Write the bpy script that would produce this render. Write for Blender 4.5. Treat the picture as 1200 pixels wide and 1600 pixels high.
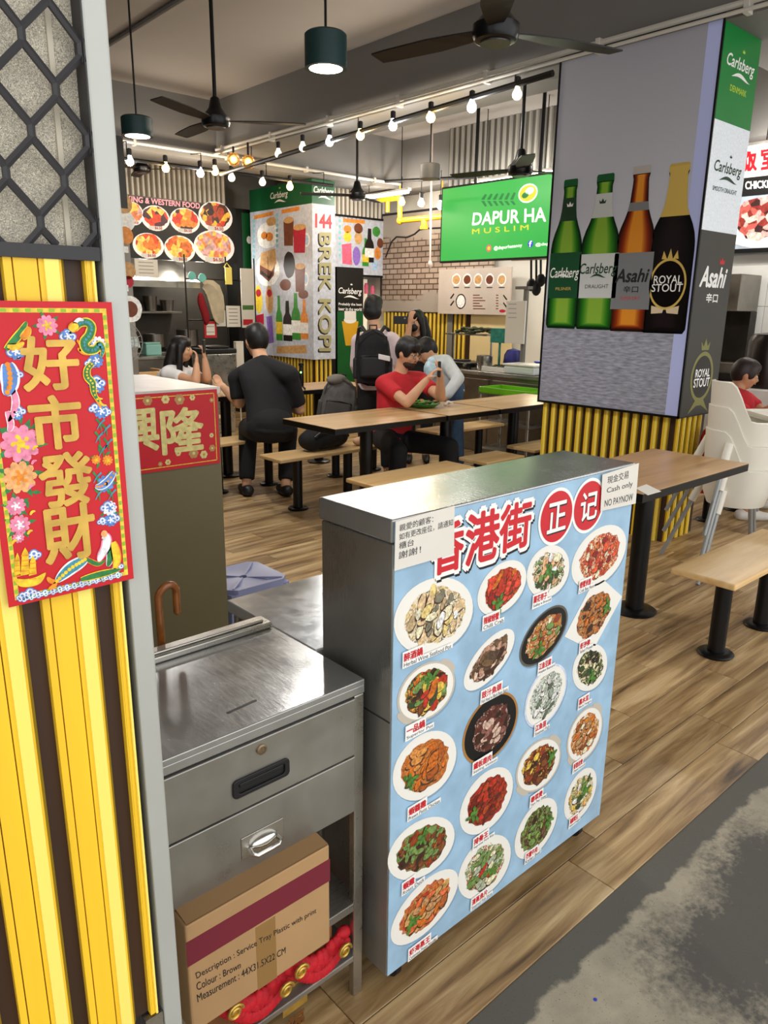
import bpy, bmesh, math, random
from mathutils import Vector, Matrix
random.seed(7)
for o in list(bpy.data.objects): bpy.data.objects.remove(o)
scene = bpy.context.scene
COL = scene.collection
V = Vector
# ------------------------------------------------------------------ camera
EYE = V((0, 0, 1.55)); FPX = 1169.43
PITCH, ROLL, YAW = 0.267721, 0.0131939, 0.838382
FWD = V((math.cos(PITCH)*math.cos(YAW), math.cos(PITCH)*math.sin(YAW), -math.sin(PITCH)))
_r = FWD.cross(V((0, 0, 1))).normalized(); _u = _r.cross(FWD)
RGT = math.cos(ROLL)*_r + math.sin(ROLL)*_u
UPV = -math.sin(ROLL)*_r + math.cos(ROLL)*_u
cd = bpy.data.cameras.new('camera'); cam = bpy.data.objects.new('camera', cd); COL.objects.link(cam)
cam.matrix_world = Matrix(((RGT.x, UPV.x, -FWD.x, EYE.x), (RGT.y, UPV.y, -FWD.y, EYE.y), (RGT.z, UPV.z, -FWD.z, EYE.z), (0, 0, 0, 1)))
cd.sensor_fit = 'VERTICAL'; cd.sensor_height = 24; cd.sensor_width = 18
cd.lens = 24*FPX/1600; cd.clip_start = .05; cd.clip_end = 100
scene.camera = cam
# ------------------------------------------------------------------ daylight from the open sides, exposure
w = bpy.data.worlds.new('world'); scene.world = w; w.use_nodes = True
bg = w.node_tree.nodes['Background']; bg.inputs[0].default_value = (.99, 1.0, 1.0, 1); bg.inputs[1].default_value = 1.65
scene.view_settings.view_transform = 'Standard'; scene.view_settings.look = 'None'
scene.view_settings.exposure = 0.17; scene.view_settings.gamma = 1.0; scene.view_settings.use_curve_mapping = False
def lamp(name, kind, loc, energy, color=(1, 1, 1), size=.1, target=None, spot=None, blend=.6):
    d = bpy.data.lights.new(name, kind); d.energy = energy; d.color = color
    if kind == 'AREA': d.size = size
    else: d.shadow_soft_size = size
    if spot: d.spot_size = math.radians(spot); d.spot_blend = blend
    o = bpy.data.objects.new(name, d); COL.objects.link(o); o.location = loc
    if target is not None: o.rotation_euler = (V(target)-V(loc)).to_track_quat('-Z', 'Y').to_euler()
    return o
# ------------------------------------------------------------------ measuring helpers (pixel of the 1200x1600 frame -> point on a real plane)
def ray(x, y): return (x-600)/FPX*RGT - (y-800)/FPX*UPV + FWD
def PZ(x, y, z=0.0): d = ray(x, y); return EYE + d*((z-EYE.z)/d.z)
def PX(x, y, X): d = ray(x, y); return EYE + d*(X/d.x)
def PY(x, y, Y): d = ray(x, y); return EYE + d*(Y/d.y)
def PT(x, y, t): return EYE + ray(x, y)*t
class Fr:                                     # a flat frame: origin O, right U, up W, outward N
    def __init__(s, O, U, W, N): s.O, s.U, s.W, s.N = V(O), V(U), V(W), V(N)
    def pt(s, u, v, d=0.0): return s.O + s.U*u + s.W*v + s.N*d
    def px(s, x, y):
        d = ray(x, y); t = (s.O-EYE).dot(s.N)/d.dot(s.N); p = EYE+d*t-s.O
        return (p.dot(s.U), p.dot(s.W))
def face_y(Y, x=0, z=0): return Fr((x, Y, z), (1, 0, 0), (0, 0, 1), (0, -1, 0))
def face_x(X, y=0, z=0): return Fr((X, y, z), (0, -1, 0), (0, 0, 1), (-1, 0, 0))
# ------------------------------------------------------------------ materials
def lin(h):
    if isinstance(h, str):
        h = h.lstrip('#'); c = [int(h[i:i+2], 16)/255 for i in (0, 2, 4)]
    else: c = list(h)
    return tuple((x/12.92 if x <= .04045 else ((x+.055)/1.055)**2.4) for x in c) + (1,)
MATS = {}
def mat(name, col, rough=.55, metal=0.0, var=0.0, scale=8.0, bump=0.0, emit=0.0, emitcol=None, alpha=1.0, trans=0.0, stretch=(1, 1, 1), col2=None, spec=.5, ior=1.45, detail=4, coat=0.0):
    if name in MATS: return MATS[name]
    m = bpy.data.materials.new(name); m.use_nodes = True; nt = m.node_tree; b = nt.nodes['Principled BSDF']
    c = lin(col); b.inputs['Base Color'].default_value = c
    b.inputs['Roughness'].default_value = rough; b.inputs['Metallic'].default_value = metal
    b.inputs['Specular IOR Level'].default_value = spec; b.inputs['IOR'].default_value = ior
    b.inputs['Coat Weight'].default_value = coat
    if trans: b.inputs['Transmission Weight'].default_value = trans
    if alpha < 1: b.inputs['Alpha'].default_value = alpha
    if emit:
        b.inputs['Emission Color'].default_value = lin(emitcol or col); b.inputs['Emission Strength'].default_value = emit
    if var or bump or col2:
        tc = nt.nodes.new('ShaderNodeTexCoord'); mp = nt.nodes.new('ShaderNodeMapping'); mp.inputs['Scale'].default_value = stretch
        nz = nt.nodes.new('ShaderNodeTexNoise'); nz.inputs['Scale'].default_value = scale; nz.inputs['Detail'].default_value = detail
        nt.links.new(tc.outputs['Object'], mp.inputs[0]); nt.links.new(mp.outputs[0], nz.inputs[0])
        if var or col2:
            rp = nt.nodes.new('ShaderNodeValToRGB'); e = rp.color_ramp.elements
            e[0].position = .32; e[1].position = .68
            e[0].color = lin(col2) if col2 else tuple(x*(1-var) for x in c[:3])+(1,)
            e[1].color = c if col2 else tuple(min(1, x*(1+var)) for x in c[:3])+(1,)
            nt.links.new(nz.outputs[0], rp.inputs[0]); nt.links.new(rp.outputs[0], b.inputs['Base Color'])
            if emit: nt.links.new(rp.outputs[0], b.inputs['Emission Color'])
        if bump:
            bp = nt.nodes.new('ShaderNodeBump'); bp.inputs['Strength'].default_value = bump; bp.inputs['Distance'].default_value = .01
            nt.links.new(nz.outputs[0], bp.inputs['Height']); nt.links.new(bp.outputs[0], b.inputs['Normal'])
    MATS[name] = m; return m
def food(name, cols, scale=90.0, rough=.5, emit=0.0, distort=.35):
    """printed picture of food: coloured cells of several sizes"""
    if name in MATS: return MATS[name]
    m = bpy.data.materials.new(name); m.use_nodes = True; nt = m.node_tree; b = nt.nodes['Principled BSDF']
    tc = nt.nodes.new('ShaderNodeTexCoord'); nz = nt.nodes.new('ShaderNodeTexNoise'); nz.inputs['Scale'].default_value = scale*.5; nz.inputs['Detail'].default_value = 3
    mx = nt.nodes.new('ShaderNodeMix'); mx.data_type = 'VECTOR'; mx.inputs['Factor'].default_value = distort*.12
    nt.links.new(tc.outputs['Object'], nz.inputs[0]); nt.links.new(tc.outputs['Object'], mx.inputs[4]); nt.links.new(nz.outputs['Color'], mx.inputs[5])
    vo = nt.nodes.new('ShaderNodeTexVoronoi'); vo.inputs['Scale'].default_value = scale; nt.links.new(mx.outputs[1], vo.inputs[0])
    sp = nt.nodes.new('ShaderNodeSeparateColor'); nt.links.new(vo.outputs['Color'], sp.inputs[0])
    rp = nt.nodes.new('ShaderNodeValToRGB'); rp.color_ramp.interpolation = 'CONSTANT'; e = rp.color_ramp.elements
    n = len(cols); e[0].position = 0; e[0].color = lin(cols[0]); e[1].position = 1/n; e[1].color = lin(cols[1 % n])
    for i in range(2, n): k = e.new(i/n); k.color = lin(cols[i])
    nt.links.new(sp.outputs[0], rp.inputs[0])
    n2 = nt.nodes.new('ShaderNodeTexNoise'); n2.inputs['Scale'].default_value = scale*1.7; n2.inputs['Detail'].default_value = 5
    nt.links.new(tc.outputs['Object'], n2.inputs[0])
    mr = nt.nodes.new('ShaderNodeMapRange'); mr.inputs[1].default_value = .3; mr.inputs[2].default_value = .7; mr.inputs[3].default_value = .55; mr.inputs[4].default_value = 1.3
    nt.links.new(n2.outputs[0], mr.inputs[0])
    mm = nt.nodes.new('ShaderNodeMix'); mm.data_type = 'RGBA'; mm.blend_type = 'MULTIPLY'; mm.inputs['Factor'].default_value = 1
    nt.links.new(rp.outputs[0], mm.inputs[6]); nt.links.new(mr.outputs[0], mm.inputs[7])
    nt.links.new(mm.outputs[2], b.inputs['Base Color']); b.inputs['Roughness'].default_value = rough
    if emit: nt.links.new(mm.outputs[2], b.inputs['Emission Color']); b.inputs['Emission Strength'].default_value = emit
    MATS[name] = m; return m
# ------------------------------------------------------------------ mesh builder
def ortho(d):
    d = V(d).normalized(); a = V((0, 0, 1)) if abs(d.z) < .9 else V((1, 0, 0))
    x = d.cross(a).normalized(); return x, x.cross(d).normalized()
class M:
    def __init__(s): s.v = []; s.f = []; s.mi = []
    def add(s, vs, fs, m=0):
        o = len(s.v); s.v += [V(q) for q in vs]
        for f in fs: s.f.append([i+o for i in f]); s.mi.append(m)
        return s
    def box(s, x0, x1, y0, y1, z0, z1, m=0):
        return s.add([(x, y, z) for z in (z0, z1) for y in (y0, y1) for x in (x0, x1)], [(0, 2, 3, 1), (4, 5, 7, 6), (0, 1, 5, 4), (2, 6, 7, 3), (0, 4, 6, 2), (1, 3, 7, 5)], m)
    def obox(s, c, ax, ay, az, m=0):           # centre, three half vectors
        c, ax, ay, az = V(c), V(ax), V(ay), V(az)
        return s.add([c+ax*i+ay*j+az*k for k in (-1, 1) for j in (-1, 1) for i in (-1, 1)], [(0, 2, 3, 1), (4, 5, 7, 6), (0, 1, 5, 4), (2, 6, 7, 3), (0, 4, 6, 2), (1, 3, 7, 5)], m)
    def fbox(s, fr, u0, u1, v0, v1, d0, d1, m=0):
        return s.add([fr.pt(u, v, d) for d in (d0, d1) for v in (v0, v1) for u in (u0, u1)], [(0, 2, 3, 1), (4, 5, 7, 6), (0, 1, 5, 4), (2, 6, 7, 3), (0, 4, 6, 2), (1, 3, 7, 5)], m)
    def tube(s, pts, r, n=10, m=0, caps=True, round_=False):
        pts = [V(p) for p in pts]; k = len(pts); rs = r if isinstance(r, (list, tuple)) else [r]*k
        if round_:                              # hemispherical ends
            d0 = (pts[0]-pts[1]).normalized(); d1 = (pts[-1]-pts[-2]).normalized(); A = []; B = []
            for a in (80, 55, 28): A.append((pts[0]+d0*rs[0]*math.sin(math.radians(a)), rs[0]*math.cos(math.radians(a))))
            for a in (28, 55, 80): B.append((pts[-1]+d1*rs[-1]*math.sin(math.radians(a)), rs[-1]*math.cos(math.radians(a))))
            pts = [a[0] for a in A]+pts+[b[0] for b in B]; rs = [a[1] for a in A]+list(rs)+[b[1] for b in B]; k = len(pts)
        vs = []; x = None
        for i, p in enumerate(pts):
            d = (pts[min(i+1, k-1)]-pts[max(i-1, 0)]).normalized()
            if x is None: x, y = ortho(d)
            else: x = (x-d*x.dot(d)).normalized(); y = d.cross(x)
            if x is not None and i == 0: y = d.cross(x)
            for j in range(n): a = 2*math.pi*j/n; vs.append(p+(x*math.cos(a)+y*math.sin(a))*rs[i])
        fs = [(i*n+j, i*n+(j+1) % n, (i+1)*n+(j+1) % n, (i+1)*n+j) for i in range(k-1) for j in range(n)]
        if caps: fs += [tuple(range(n-1, -1, -1)), tuple((k-1)*n+j for j in range(n))]
        return s.add(vs, fs, m)
    def lathe(s, prof, c=(0, 0, 0), n=24, m=0, ax=(0, 0, 1)):
        c = V(c); ax = V(ax).normalized(); x, y = ortho(ax) if abs(ax.z) < .999 else (V((1, 0, 0)), V((0, 1, 0)))
        vs = [c+ax*z+(x*math.cos(2*math.pi*j/n)+y*math.sin(2*math.pi*j/n))*max(r, 1e-4) for r, z in prof for j in range(n)]
        k = len(prof); fs = [(i*n+j, i*n+(j+1) % n, (i+1)*n+(j+1) % n, (i+1)*n+j) for i in range(k-1) for j in range(n)]
        fs += [tuple(range(n-1, -1, -1)), tuple((k-1)*n+j for j in range(n))]
        return s.add(vs, fs, m)
    def ell(s, c, r, n=12, m=0, rot=None):
        c = V(c); r = (r, r, r) if isinstance(r, (int, float)) else r; vs = []; h = n//2+1
        for i in range(h+1):
            a = math.pi*(i/h-.5); a = max(min(a, 1.555), -1.555)
            for j in range(n):
                b = 2*math.pi*j/n; p = V((math.cos(a)*math.cos(b)*r[0], math.cos(a)*math.sin(b)*r[1], math.sin(a)*r[2]))
                vs.append(c+(rot@p if rot is not None else p))
        fs = [(i*n+j, i*n+(j+1) % n, (i+1)*n+(j+1) % n, (i+1)*n+j) for i in range(h) for j in range(n)]
        fs += [tuple(range(n-1, -1, -1)), tuple(h*n+j for j in range(n))]
        return s.add(vs, fs, m)
    def poly(s, fr, pts, d=0.0, m=0): return s.add([fr.pt(u, v, d) for u, v in pts], [tuple(range(len(pts)))], m)
    def prism(s, fr, pts, d0, d1, m=0):
        n = len(pts)
        return s.add([fr.pt(u, v, d0) for u, v in pts]+[fr.pt(u, v, d1) for u, v in pts], [tuple(range(n-1, -1, -1)), tuple(range(n, 2*n))]+[(i, (i+1) % n, n+(i+1) % n, n+i) for i in range(n)], m)
    def build(s, name, mats, parent=None, smooth=False, bevel=0.0, local=False, label=None, seg=2):
        if not isinstance(mats, (list, tuple)): mats = [mats]
        off = V((0, 0, 0))
        if not local:
            if parent is not None: off = WORLD[parent.name]
            else:
                xs = [q.x for q in s.v]; ys = [q.y for q in s.v]; zs = [q.z for q in s.v]
                off = V(((min(xs)+max(xs))/2, (min(ys)+max(ys))/2, min(zs)))
        me = bpy.data.meshes.new(name); me.from_pydata([tuple(q-off) for q in s.v], [], s.f)
        for k in mats: me.materials.append(k)
        if len(mats) > 1: me.polygons.foreach_set('material_index', s.mi)
        if smooth: me.polygons.foreach_set('use_smooth', [True]*len(me.polygons))
        me.update(); o = bpy.data.objects.new(name, me); COL.objects.link(o)
        if smooth:
            try: me.set_sharp_from_angle(angle=math.radians(42))
            except Exception: pass
        if parent is not None: o.parent = parent; WORLD[o.name] = V(off)
        else: o.location = off; WORLD[o.name] = V(off)
        if bevel:
            b = o.modifiers.new('bevel', 'BEVEL'); b.width = bevel; b.segments = seg; b.limit_method = 'ANGLE'; b.angle_limit = math.radians(40)
        if label: o['label'] = label
        return o
WORLD = {}
def tag(o, label, cat, group=None):
    o['label'] = label; o['category'] = cat
    if group: o['group'] = group
    return o
def struct(o): o['kind'] = 'structure'; return o
def thing(name, label, cat, loc, group=None):
    o = bpy.data.objects.new(name, None); COL.objects.link(o); o.location = loc; o.empty_display_size = .1
    WORLD[o.name] = V(loc); return tag(o, label, cat, group)
def copy_tree(o, parent=None):
    c = o.copy(); COL.objects.link(c); WORLD[c.name] = V(WORLD[o.name])
    if parent is not None: c.parent = parent
    for ch in list(o.children): copy_tree(ch, c)
    return c
def copy_to(o, loc, label=None, rz=None):
    c = copy_tree(o); c.location = loc; WORLD[c.name] = V(loc)
    if rz is not None: c.rotation_euler.z = rz
    if label: c['label'] = label
    return c
# ------------------------------------------------------------------ lettering
_TX = {}
def glyphs(s, bold=0.0, shear=0.0, spacing=1.0):
    k = (s, bold, shear, spacing)
    if k in _TX: return _TX[k]
    c = bpy.data.curves.new('t', 'FONT'); c.body = s; c.offset = bold; c.shear = shear; c.resolution_u = 3; c.space_character = spacing; c.fill_mode = 'FRONT'
    o = bpy.data.objects.new('t', c); COL.objects.link(o)
    bpy.context.view_layer.update()
    dg = bpy.context.evaluated_depsgraph_get(); me = bpy.data.meshes.new_from_object(o.evaluated_get(dg))
    vs = [(q.co.x, q.co.y) for q in me.vertices]; fs = [tuple(p.vertices) for p in me.polygons]
    bpy.data.objects.remove(o); bpy.data.curves.remove(c); bpy.data.meshes.remove(me)
    if not vs: vs = [(0, 0), (1, 0), (1, 1)]; fs = []
    x0 = min(q[0] for q in vs); x1 = max(q[0] for q in vs); y0 = min(q[1] for q in vs); y1 = max(q[1] for q in vs)
    r = ([((a-x0)/max(x1-x0, 1e-6), (b-y0)/max(y1-y0, 1e-6)) for a, b in vs], fs, (x1-x0)/max(y1-y0, 1e-6)); _TX[k] = r; return r
def letter(m, fr, s, quad, d, mi=0, bold=0.0, shear=0.0, spacing=1.0):
    """text filling the plane quad (bottom left, bottom right, top right, top left) given as (u,v)"""
    vs, fs, asp = glyphs(s, 0.0, shear, spacing); (a, b, c, e) = quad
    base = []
    for x, y in vs:
        base.append(((a[0]*(1-x)+b[0]*x)*(1-y)+(e[0]*(1-x)+c[0]*x)*y, (a[1]*(1-x)+b[1]*x)*(1-y)+(e[1]*(1-x)+c[1]*x)*y))
    hgt = math.hypot(e[0]-a[0], e[1]-a[1]); r = bold*hgt; k = 0 if r < .0004 else (8 if len(s) < 4 else 4)   # heavier strokes: the print is laid a few times, slightly shifted
    m.add([fr.pt(u, v, d) for u, v in base], fs, mi)
    for i in range(k): t = 2*math.pi*i/k+.39; m.add([fr.pt(u+r*math.cos(t), v+r*math.sin(t), d+.00004*(i+1)) for u, v in base], fs, mi)
def rect(u0, v0, u1, v1): return [(u0, v0), (u1, v0), (u1, v1), (u0, v1)]
def pq(fr, *p): return [fr.px(*q) for q in p]
def ellipse(c, a, b, n=28, jit=0.0):
    return [(c[0]+(a[0]*math.cos(t)+b[0]*math.sin(t))*k, c[1]+(a[1]*math.cos(t)+b[1]*math.sin(t))*k) for i in range(n) for t in (2*math.pi*i/n,) for k in (1+random.uniform(-jit, jit),)]
# ================================================================== shared materials
def steel(name, col='#b9b6ae', rough=.3, stretch=(2, 60, 2), amt=.12, metal=.95):
    if name in MATS: return MATS[name]
    m = mat(name, col, rough, metal); nt = m.node_tree; b = nt.nodes['Principled BSDF']
    tc = nt.nodes.new('ShaderNodeTexCoord'); mp = nt.nodes.new('ShaderNodeMapping'); mp.inputs['Scale'].default_value = stretch
    nz = nt.nodes.new('ShaderNodeTexNoise'); nz.inputs['Scale'].default_value = 9; nz.inputs['Detail'].default_value = 8; nz.inputs['Roughness'].default_value = .7
    nt.links.new(tc.outputs['Object'], mp.inputs[0]); nt.links.new(mp.outputs[0], nz.inputs[0])
    n2 = nt.nodes.new('ShaderNodeTexNoise'); n2.inputs['Scale'].default_value = 5; n2.inputs['Detail'].default_value = 6; nt.links.new(tc.outputs['Object'], n2.inputs[0])
    ad = nt.nodes.new('ShaderNodeMath'); ad.operation = 'ADD'; nt.links.new(nz.outputs[0], ad.inputs[0]); nt.links.new(n2.outputs[0], ad.inputs[1])
    mr = nt.nodes.new('ShaderNodeMapRange'); mr.inputs[1].default_value = .7; mr.inputs[2].default_value = 1.3; mr.inputs[3].default_value = rough-amt; mr.inputs[4].default_value = rough+amt
    nt.links.new(ad.outputs[0], mr.inputs[0]); nt.links.new(mr.outputs[0], b.inputs['Roughness'])
    c = lin(col); rp = nt.nodes.new('ShaderNodeValToRGB'); rp.color_ramp.elements[0].position = .3; rp.color_ramp.elements[1].position = .7
    rp.color_ramp.elements[0].color = tuple(x*.78 for x in c[:3])+(1,); rp.color_ramp.elements[1].color = tuple(min(1, x*1.12) for x in c[:3])+(1,)
    nt.links.new(n2.outputs[0], rp.inputs[0]); nt.links.new(rp.outputs[0], b.inputs['Base Color'])
    bp = nt.nodes.new('ShaderNodeBump'); bp.inputs['Strength'].default_value = .06; bp.inputs['Distance'].default_value = .004
    nt.links.new(nz.outputs[0], bp.inputs['Height']); nt.links.new(bp.outputs[0], b.inputs['Normal'])
    return m
STEEL = steel('brushed_steel'); STEEL_D = steel('worn_steel', '#a09d96', .34, metal=.8)
STEEL_TOP = steel('counter_steel', '#b0b0ae', .22, (30, 3, 2), .08, metal=.72)
BLACK = mat('black_metal', '#0d0d0f', .32, 0, spec=.4); BLACKP = mat('black_plastic', '#141416', .45)
WHITE = mat('white_paint', '#e9e6df', .5, var=.04); YEL = mat('slat_yellow', '#f0c22c', .38, var=.08, scale=3, stretch=(8, 8, .6)); YEL2 = mat('slat_pale_yellow', '#f7e36e', .35)
YELO = mat('slat_olive', '#9a7f1c', .5); BROWN = mat('slat_dark_brown', '#3a2415', .5, var=.15, scale=6, stretch=(6, 6, .5)); DARKF = mat('dark_frame', '#2d2b2d', .45)
ALU = mat('pale_aluminium', '#b3b4ae', .42, .25, var=.05, scale=4); RED = mat('banner_red', '#c41420', .5, var=.05); GOLD = mat('gold_foil', '#c9a24b', .33, .35, var=.22, scale=30)
PAPER = mat('white_paper', '#e8e4da', .7); INK = mat('black_ink', '#16161a', .6); REDINK = mat('red_print', '#c8202a', .55); WPRINT = mat('white_print', '#f1efea', .5)
GREYP = mat('grey_paint', '#77756f', .7, var=.05, scale=2)
GREEN = mat('deep_green_print', '#0d5c2b', .4, var=.12, scale=3); GREENL = mat('leaf_green_print', '#4f9a2c', .5, var=.3, scale=60)
def wood(name, cols, scale=1.0, rough=.45, pos=False, planks=False, axis=0):
    m = bpy.data.materials.new(name); m.use_nodes = True; nt = m.node_tree; b = nt.nodes['Principled BSDF']; L = nt.links.new
    if pos: src = nt.nodes.new('ShaderNodeNewGeometry').outputs['Position']
    else: src = nt.nodes.new('ShaderNodeTexCoord').outputs['Object']
    oi = nt.nodes.new('ShaderNodeObjectInfo'); sc = nt.nodes.new('ShaderNodeVectorMath'); sc.operation = 'SCALE'; sc.inputs[0].default_value = (13.7, 7.1, 3.3)
    rnd = oi.outputs['Random']
    if planks:
        br = nt.nodes.new('ShaderNodeTexBrick'); br.inputs['Scale'].default_value = 1; br.inputs['Mortar Size'].default_value = .0016; br.inputs['Brick Width'].default_value = .94; br.inputs['Row Height'].default_value = .1535
        br.offset = .35; br.inputs['Color1'].default_value = (0, 0, 0, 1); br.inputs['Color2'].default_value = (1, 1, 1, 1); br.inputs['Mortar'].default_value = (.5, .5, .5, 1)
        sh = nt.nodes.new('ShaderNodeVectorMath'); sh.operation = 'ADD'; sh.inputs[1].default_value = (.24, -.846+.1535*20, 0); L(src, sh.inputs[0]); L(sh.outputs[0], br.inputs[0])
        rnd = br.outputs['Color']
    L(rnd, sc.inputs['Scale'])
    ad = nt.nodes.new('ShaderNodeVectorMath'); ad.operation = 'ADD'; L(src, ad.inputs[0]); L(sc.outputs[0], ad.inputs[1])
    mp = nt.nodes.new('ShaderNodeMapping'); st = [12*scale]*3; st[axis] = .9*scale; mp.inputs['Scale'].default_value = st; L(ad.outputs[0], mp.inputs[0])
    nz = nt.nodes.new('ShaderNodeTexNoise'); nz.inputs['Scale'].default_value = 1.6; nz.inputs['Detail'].default_value = 9; nz.inputs['Roughness'].default_value = .62; nz.inputs['Distortion'].default_value = .6; L(mp.outputs[0], nz.inputs[0])
    rp = nt.nodes.new('ShaderNodeValToRGB'); e = rp.color_ramp.elements; e[0].position = .28; e[0].color = lin(cols[0]); e[1].position = .75; e[1].color = lin(cols[-1])
    for i, c in enumerate(cols[1:-1]): k = e.new(.28+.47*(i+1)/(len(cols)-1)); k.color = lin(c)
    L(nz.outputs[0], rp.inputs[0])
    mr = nt.nodes.new('ShaderNodeMapRange'); mr.inputs[3].default_value = .8; mr.inputs[4].default_value = 1.15; L(rnd, mr.inputs[0])
    mm = nt.nodes.new('ShaderNodeMix'); mm.data_type = 'RGBA'; mm.blend_type = 'MULTIPLY'; mm.inputs['Factor'].default_value = 1; L(rp.outputs[0], mm.inputs[6]); L(mr.outputs[0], mm.inputs[7])
    out = mm.outputs[2]
    if planks:
        m2 = nt.nodes.new('ShaderNodeMix'); m2.data_type = 'RGBA'; L(br.outputs['Fac'], m2.inputs['Factor']); L(out, m2.inputs[6]); m2.inputs[7].default_value = lin('#2e241a'); out = m2.outputs[2]
    L(out, b.inputs['Base Color']); b.inputs['Roughness'].default_value = rough
    bp = nt.nodes.new('ShaderNodeBump'); bp.inputs['Strength'].default_value = .12; bp.inputs['Distance'].default_value = .003; L(nz.outputs[0], bp.inputs['Height']); L(bp.outputs[0], b.inputs['Normal'])
    MATS[name] = m; return m
FLOORC = ['#3f2d1b', '#8f7048', '#bb9d70', '#d8c096']
PLANK = wood('floor_plank_wood', FLOORC, 1.0, .42); PLANKFAR = wood('floor_wood_far', FLOORC, 1.0, .42, pos=True, planks=True)
TABLEW = wood('table_laminate', ['#b08656', '#cca674', '#dab98a'], .8, .3); BENCHW = wood('bench_laminate', ['#c89c62', '#dcb67e', '#e6c48f'], .7, .38)
# ================================================================== floor
m = M(); m.add([(-3, .846, -.004), (10, .846, -.004), (10, 11, -.004), (-3, 11, -.004)], [(0, 1, 2, 3)]); m.add([(-3, .846, -.12), (10, .846, -.12), (10, 11, -.12), (-3, 11, -.12)], [(3, 2, 1, 0)])
floor = struct(m.build('floor', PLANKFAR))
PW, PL = .1535, .94
plank_me = None; cand = []
for i in range(0, 26):
    off = [0.70, .85, .31, .62, .12, .47, .8, .25][i % 8] if i > 1 else (.70, .84)[i]
    for k in range(-1, 10):
        x0 = off+PL*k; y0 = .846+PW*i; c = V((x0+PL/2, y0+PW/2, 0))
        vis = False
        for q in (c, V((x0, y0, 0)), V((x0+PL, y0, 0)), V((x0, y0+PW, 0)), V((x0+PL, y0+PW, 0))):
            d = q-EYE; wz = d.dot(FWD)
            if wz > .1 and abs(FPX*d.dot(RGT)/wz) < 700 and abs(FPX*d.dot(UPV)/wz) < 900: vis = True
        if vis: cand.append(((c-EYE).length, x0, y0))
cand.sort(); g = .0012
for dd, x0, y0 in cand[:285]:
    if plank_me is None:
        m = M(); m.box(g, PL-g, g, PW-g, -.008, 0); o = m.build('plank', PLANK, floor, local=True, bevel=.0012, seg=1); plank_me = o
    else: o = plank_me.copy(); COL.objects.link(o)
    o.location = V((x0, y0, 0))-WORLD[floor.name]; o.parent = floor
# walkway concrete
def concrete():
    m = bpy.data.materials.new('walkway_concrete'); m.use_nodes = True; nt = m.node_tree; b = nt.nodes['Principled BSDF']; L = nt.links.new
    g = nt.nodes.new('ShaderNodeNewGeometry'); sx = nt.nodes.new('ShaderNodeSeparateXYZ'); L(g.outputs['Position'], sx.inputs[0])
    def noise(s, d, off=0, r=.6):
        n = nt.nodes.new('ShaderNodeTexNoise'); n.inputs['Scale'].default_value = s; n.inputs['Detail'].default_value = d; n.inputs['Roughness'].default_value = r
        a = nt.nodes.new('ShaderNodeVectorMath'); a.operation = 'ADD'; a.inputs[1].default_value = (off, off*.7, 0); L(g.outputs['Position'], a.inputs[0]); L(a.outputs[0], n.inputs[0]); return n.outputs[0]
    def rng(i, a, b_, c=0, d=1):
        r = nt.nodes.new('ShaderNodeMapRange'); r.inputs[1].default_value = a; r.inputs[2].default_value = b_; r.inputs[3].default_value = c; r.inputs[4].default_value = d; L(i, r.inputs[0]); return r.outputs[0]
    def math_(op, a, b_):
        n = nt.nodes.new('ShaderNodeMath'); n.operation = op
        for i, q in enumerate((a, b_)):
            if isinstance(q, (int, float)): n.inputs[i].default_value = q
            else: L(q, n.inputs[i])
        return n.outputs[0]
    def mix(f, a, b_):
        n = nt.nodes.new('ShaderNodeMix'); n.data_type = 'RGBA'; L(f, n.inputs['Factor'])
        for i, q in ((6, a), (7, b_)):
            if isinstance(q, tuple): n.inputs[i].default_value = q
            else: L(q, n.inputs[i])
        return n.outputs[2]
    fine = noise(60, 6); base = mix(rng(noise(7, 8, 3), .35, .65), lin('#8a8271'), lin('#a59b86'))
    # old dark wear: big ragged patch in the walkway with a speckled rim
    dx = math_('MULTIPLY', math_('SUBTRACT', sx.outputs[0], 2.08), .8); dy = math_('SUBTRACT', sx.outputs[1], .52)
    rr = math_('SQRT', math_('ADD', math_('MULTIPLY', dx, dx), math_('MULTIPLY', math_('MULTIPLY', dy, dy), 5.0)), 0)
    edge = math_('ADD', rr, math_('ADD', math_('MULTIPLY', noise(2.6, 9, 9, .72), 1.3), math_('MULTIPLY', noise(70, 3, 1), .35)))
    c1 = mix(rng(edge, 1.40, 1.16), base, lin('#4d4a45'))
    strip = math_('ADD', sx.outputs[1], math_('MULTIPLY', noise(9, 7, 5, .65), -.09))
    c2 = mix(rng(strip, .715, .728), c1, lin('#55524b'))
    spk = mix(rng(noise(230, 2), .66, .72), c2, lin('#37332c'))
    L(spk, b.inputs['Base Color']); b.inputs['Roughness'].default_value = .62
    bp = nt.nodes.new('ShaderNodeBump'); bp.inputs['Strength'].default_value = .35; bp.inputs['Distance'].default_value = .004; L(fine, bp.inputs['Height']); L(bp.outputs[0], b.inputs['Normal'])
    return m
m = M(); m.box(-3, 10, -3, .846, -.12, -.004); struct(m.build('floor_walkway', concrete()))
m = M(); p = PZ(930, 1562, -.004); m.lathe([(.001, 0), (.0045, 0), (.0045, .0012), (.001, .0016)], p, 8)
tag(m.build('bottle_cap_scrap', mat('blue_scrap', '#2c3fae', .5)), 'tiny blue scrap lying on the grey concrete walkway', 'litter')
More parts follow.
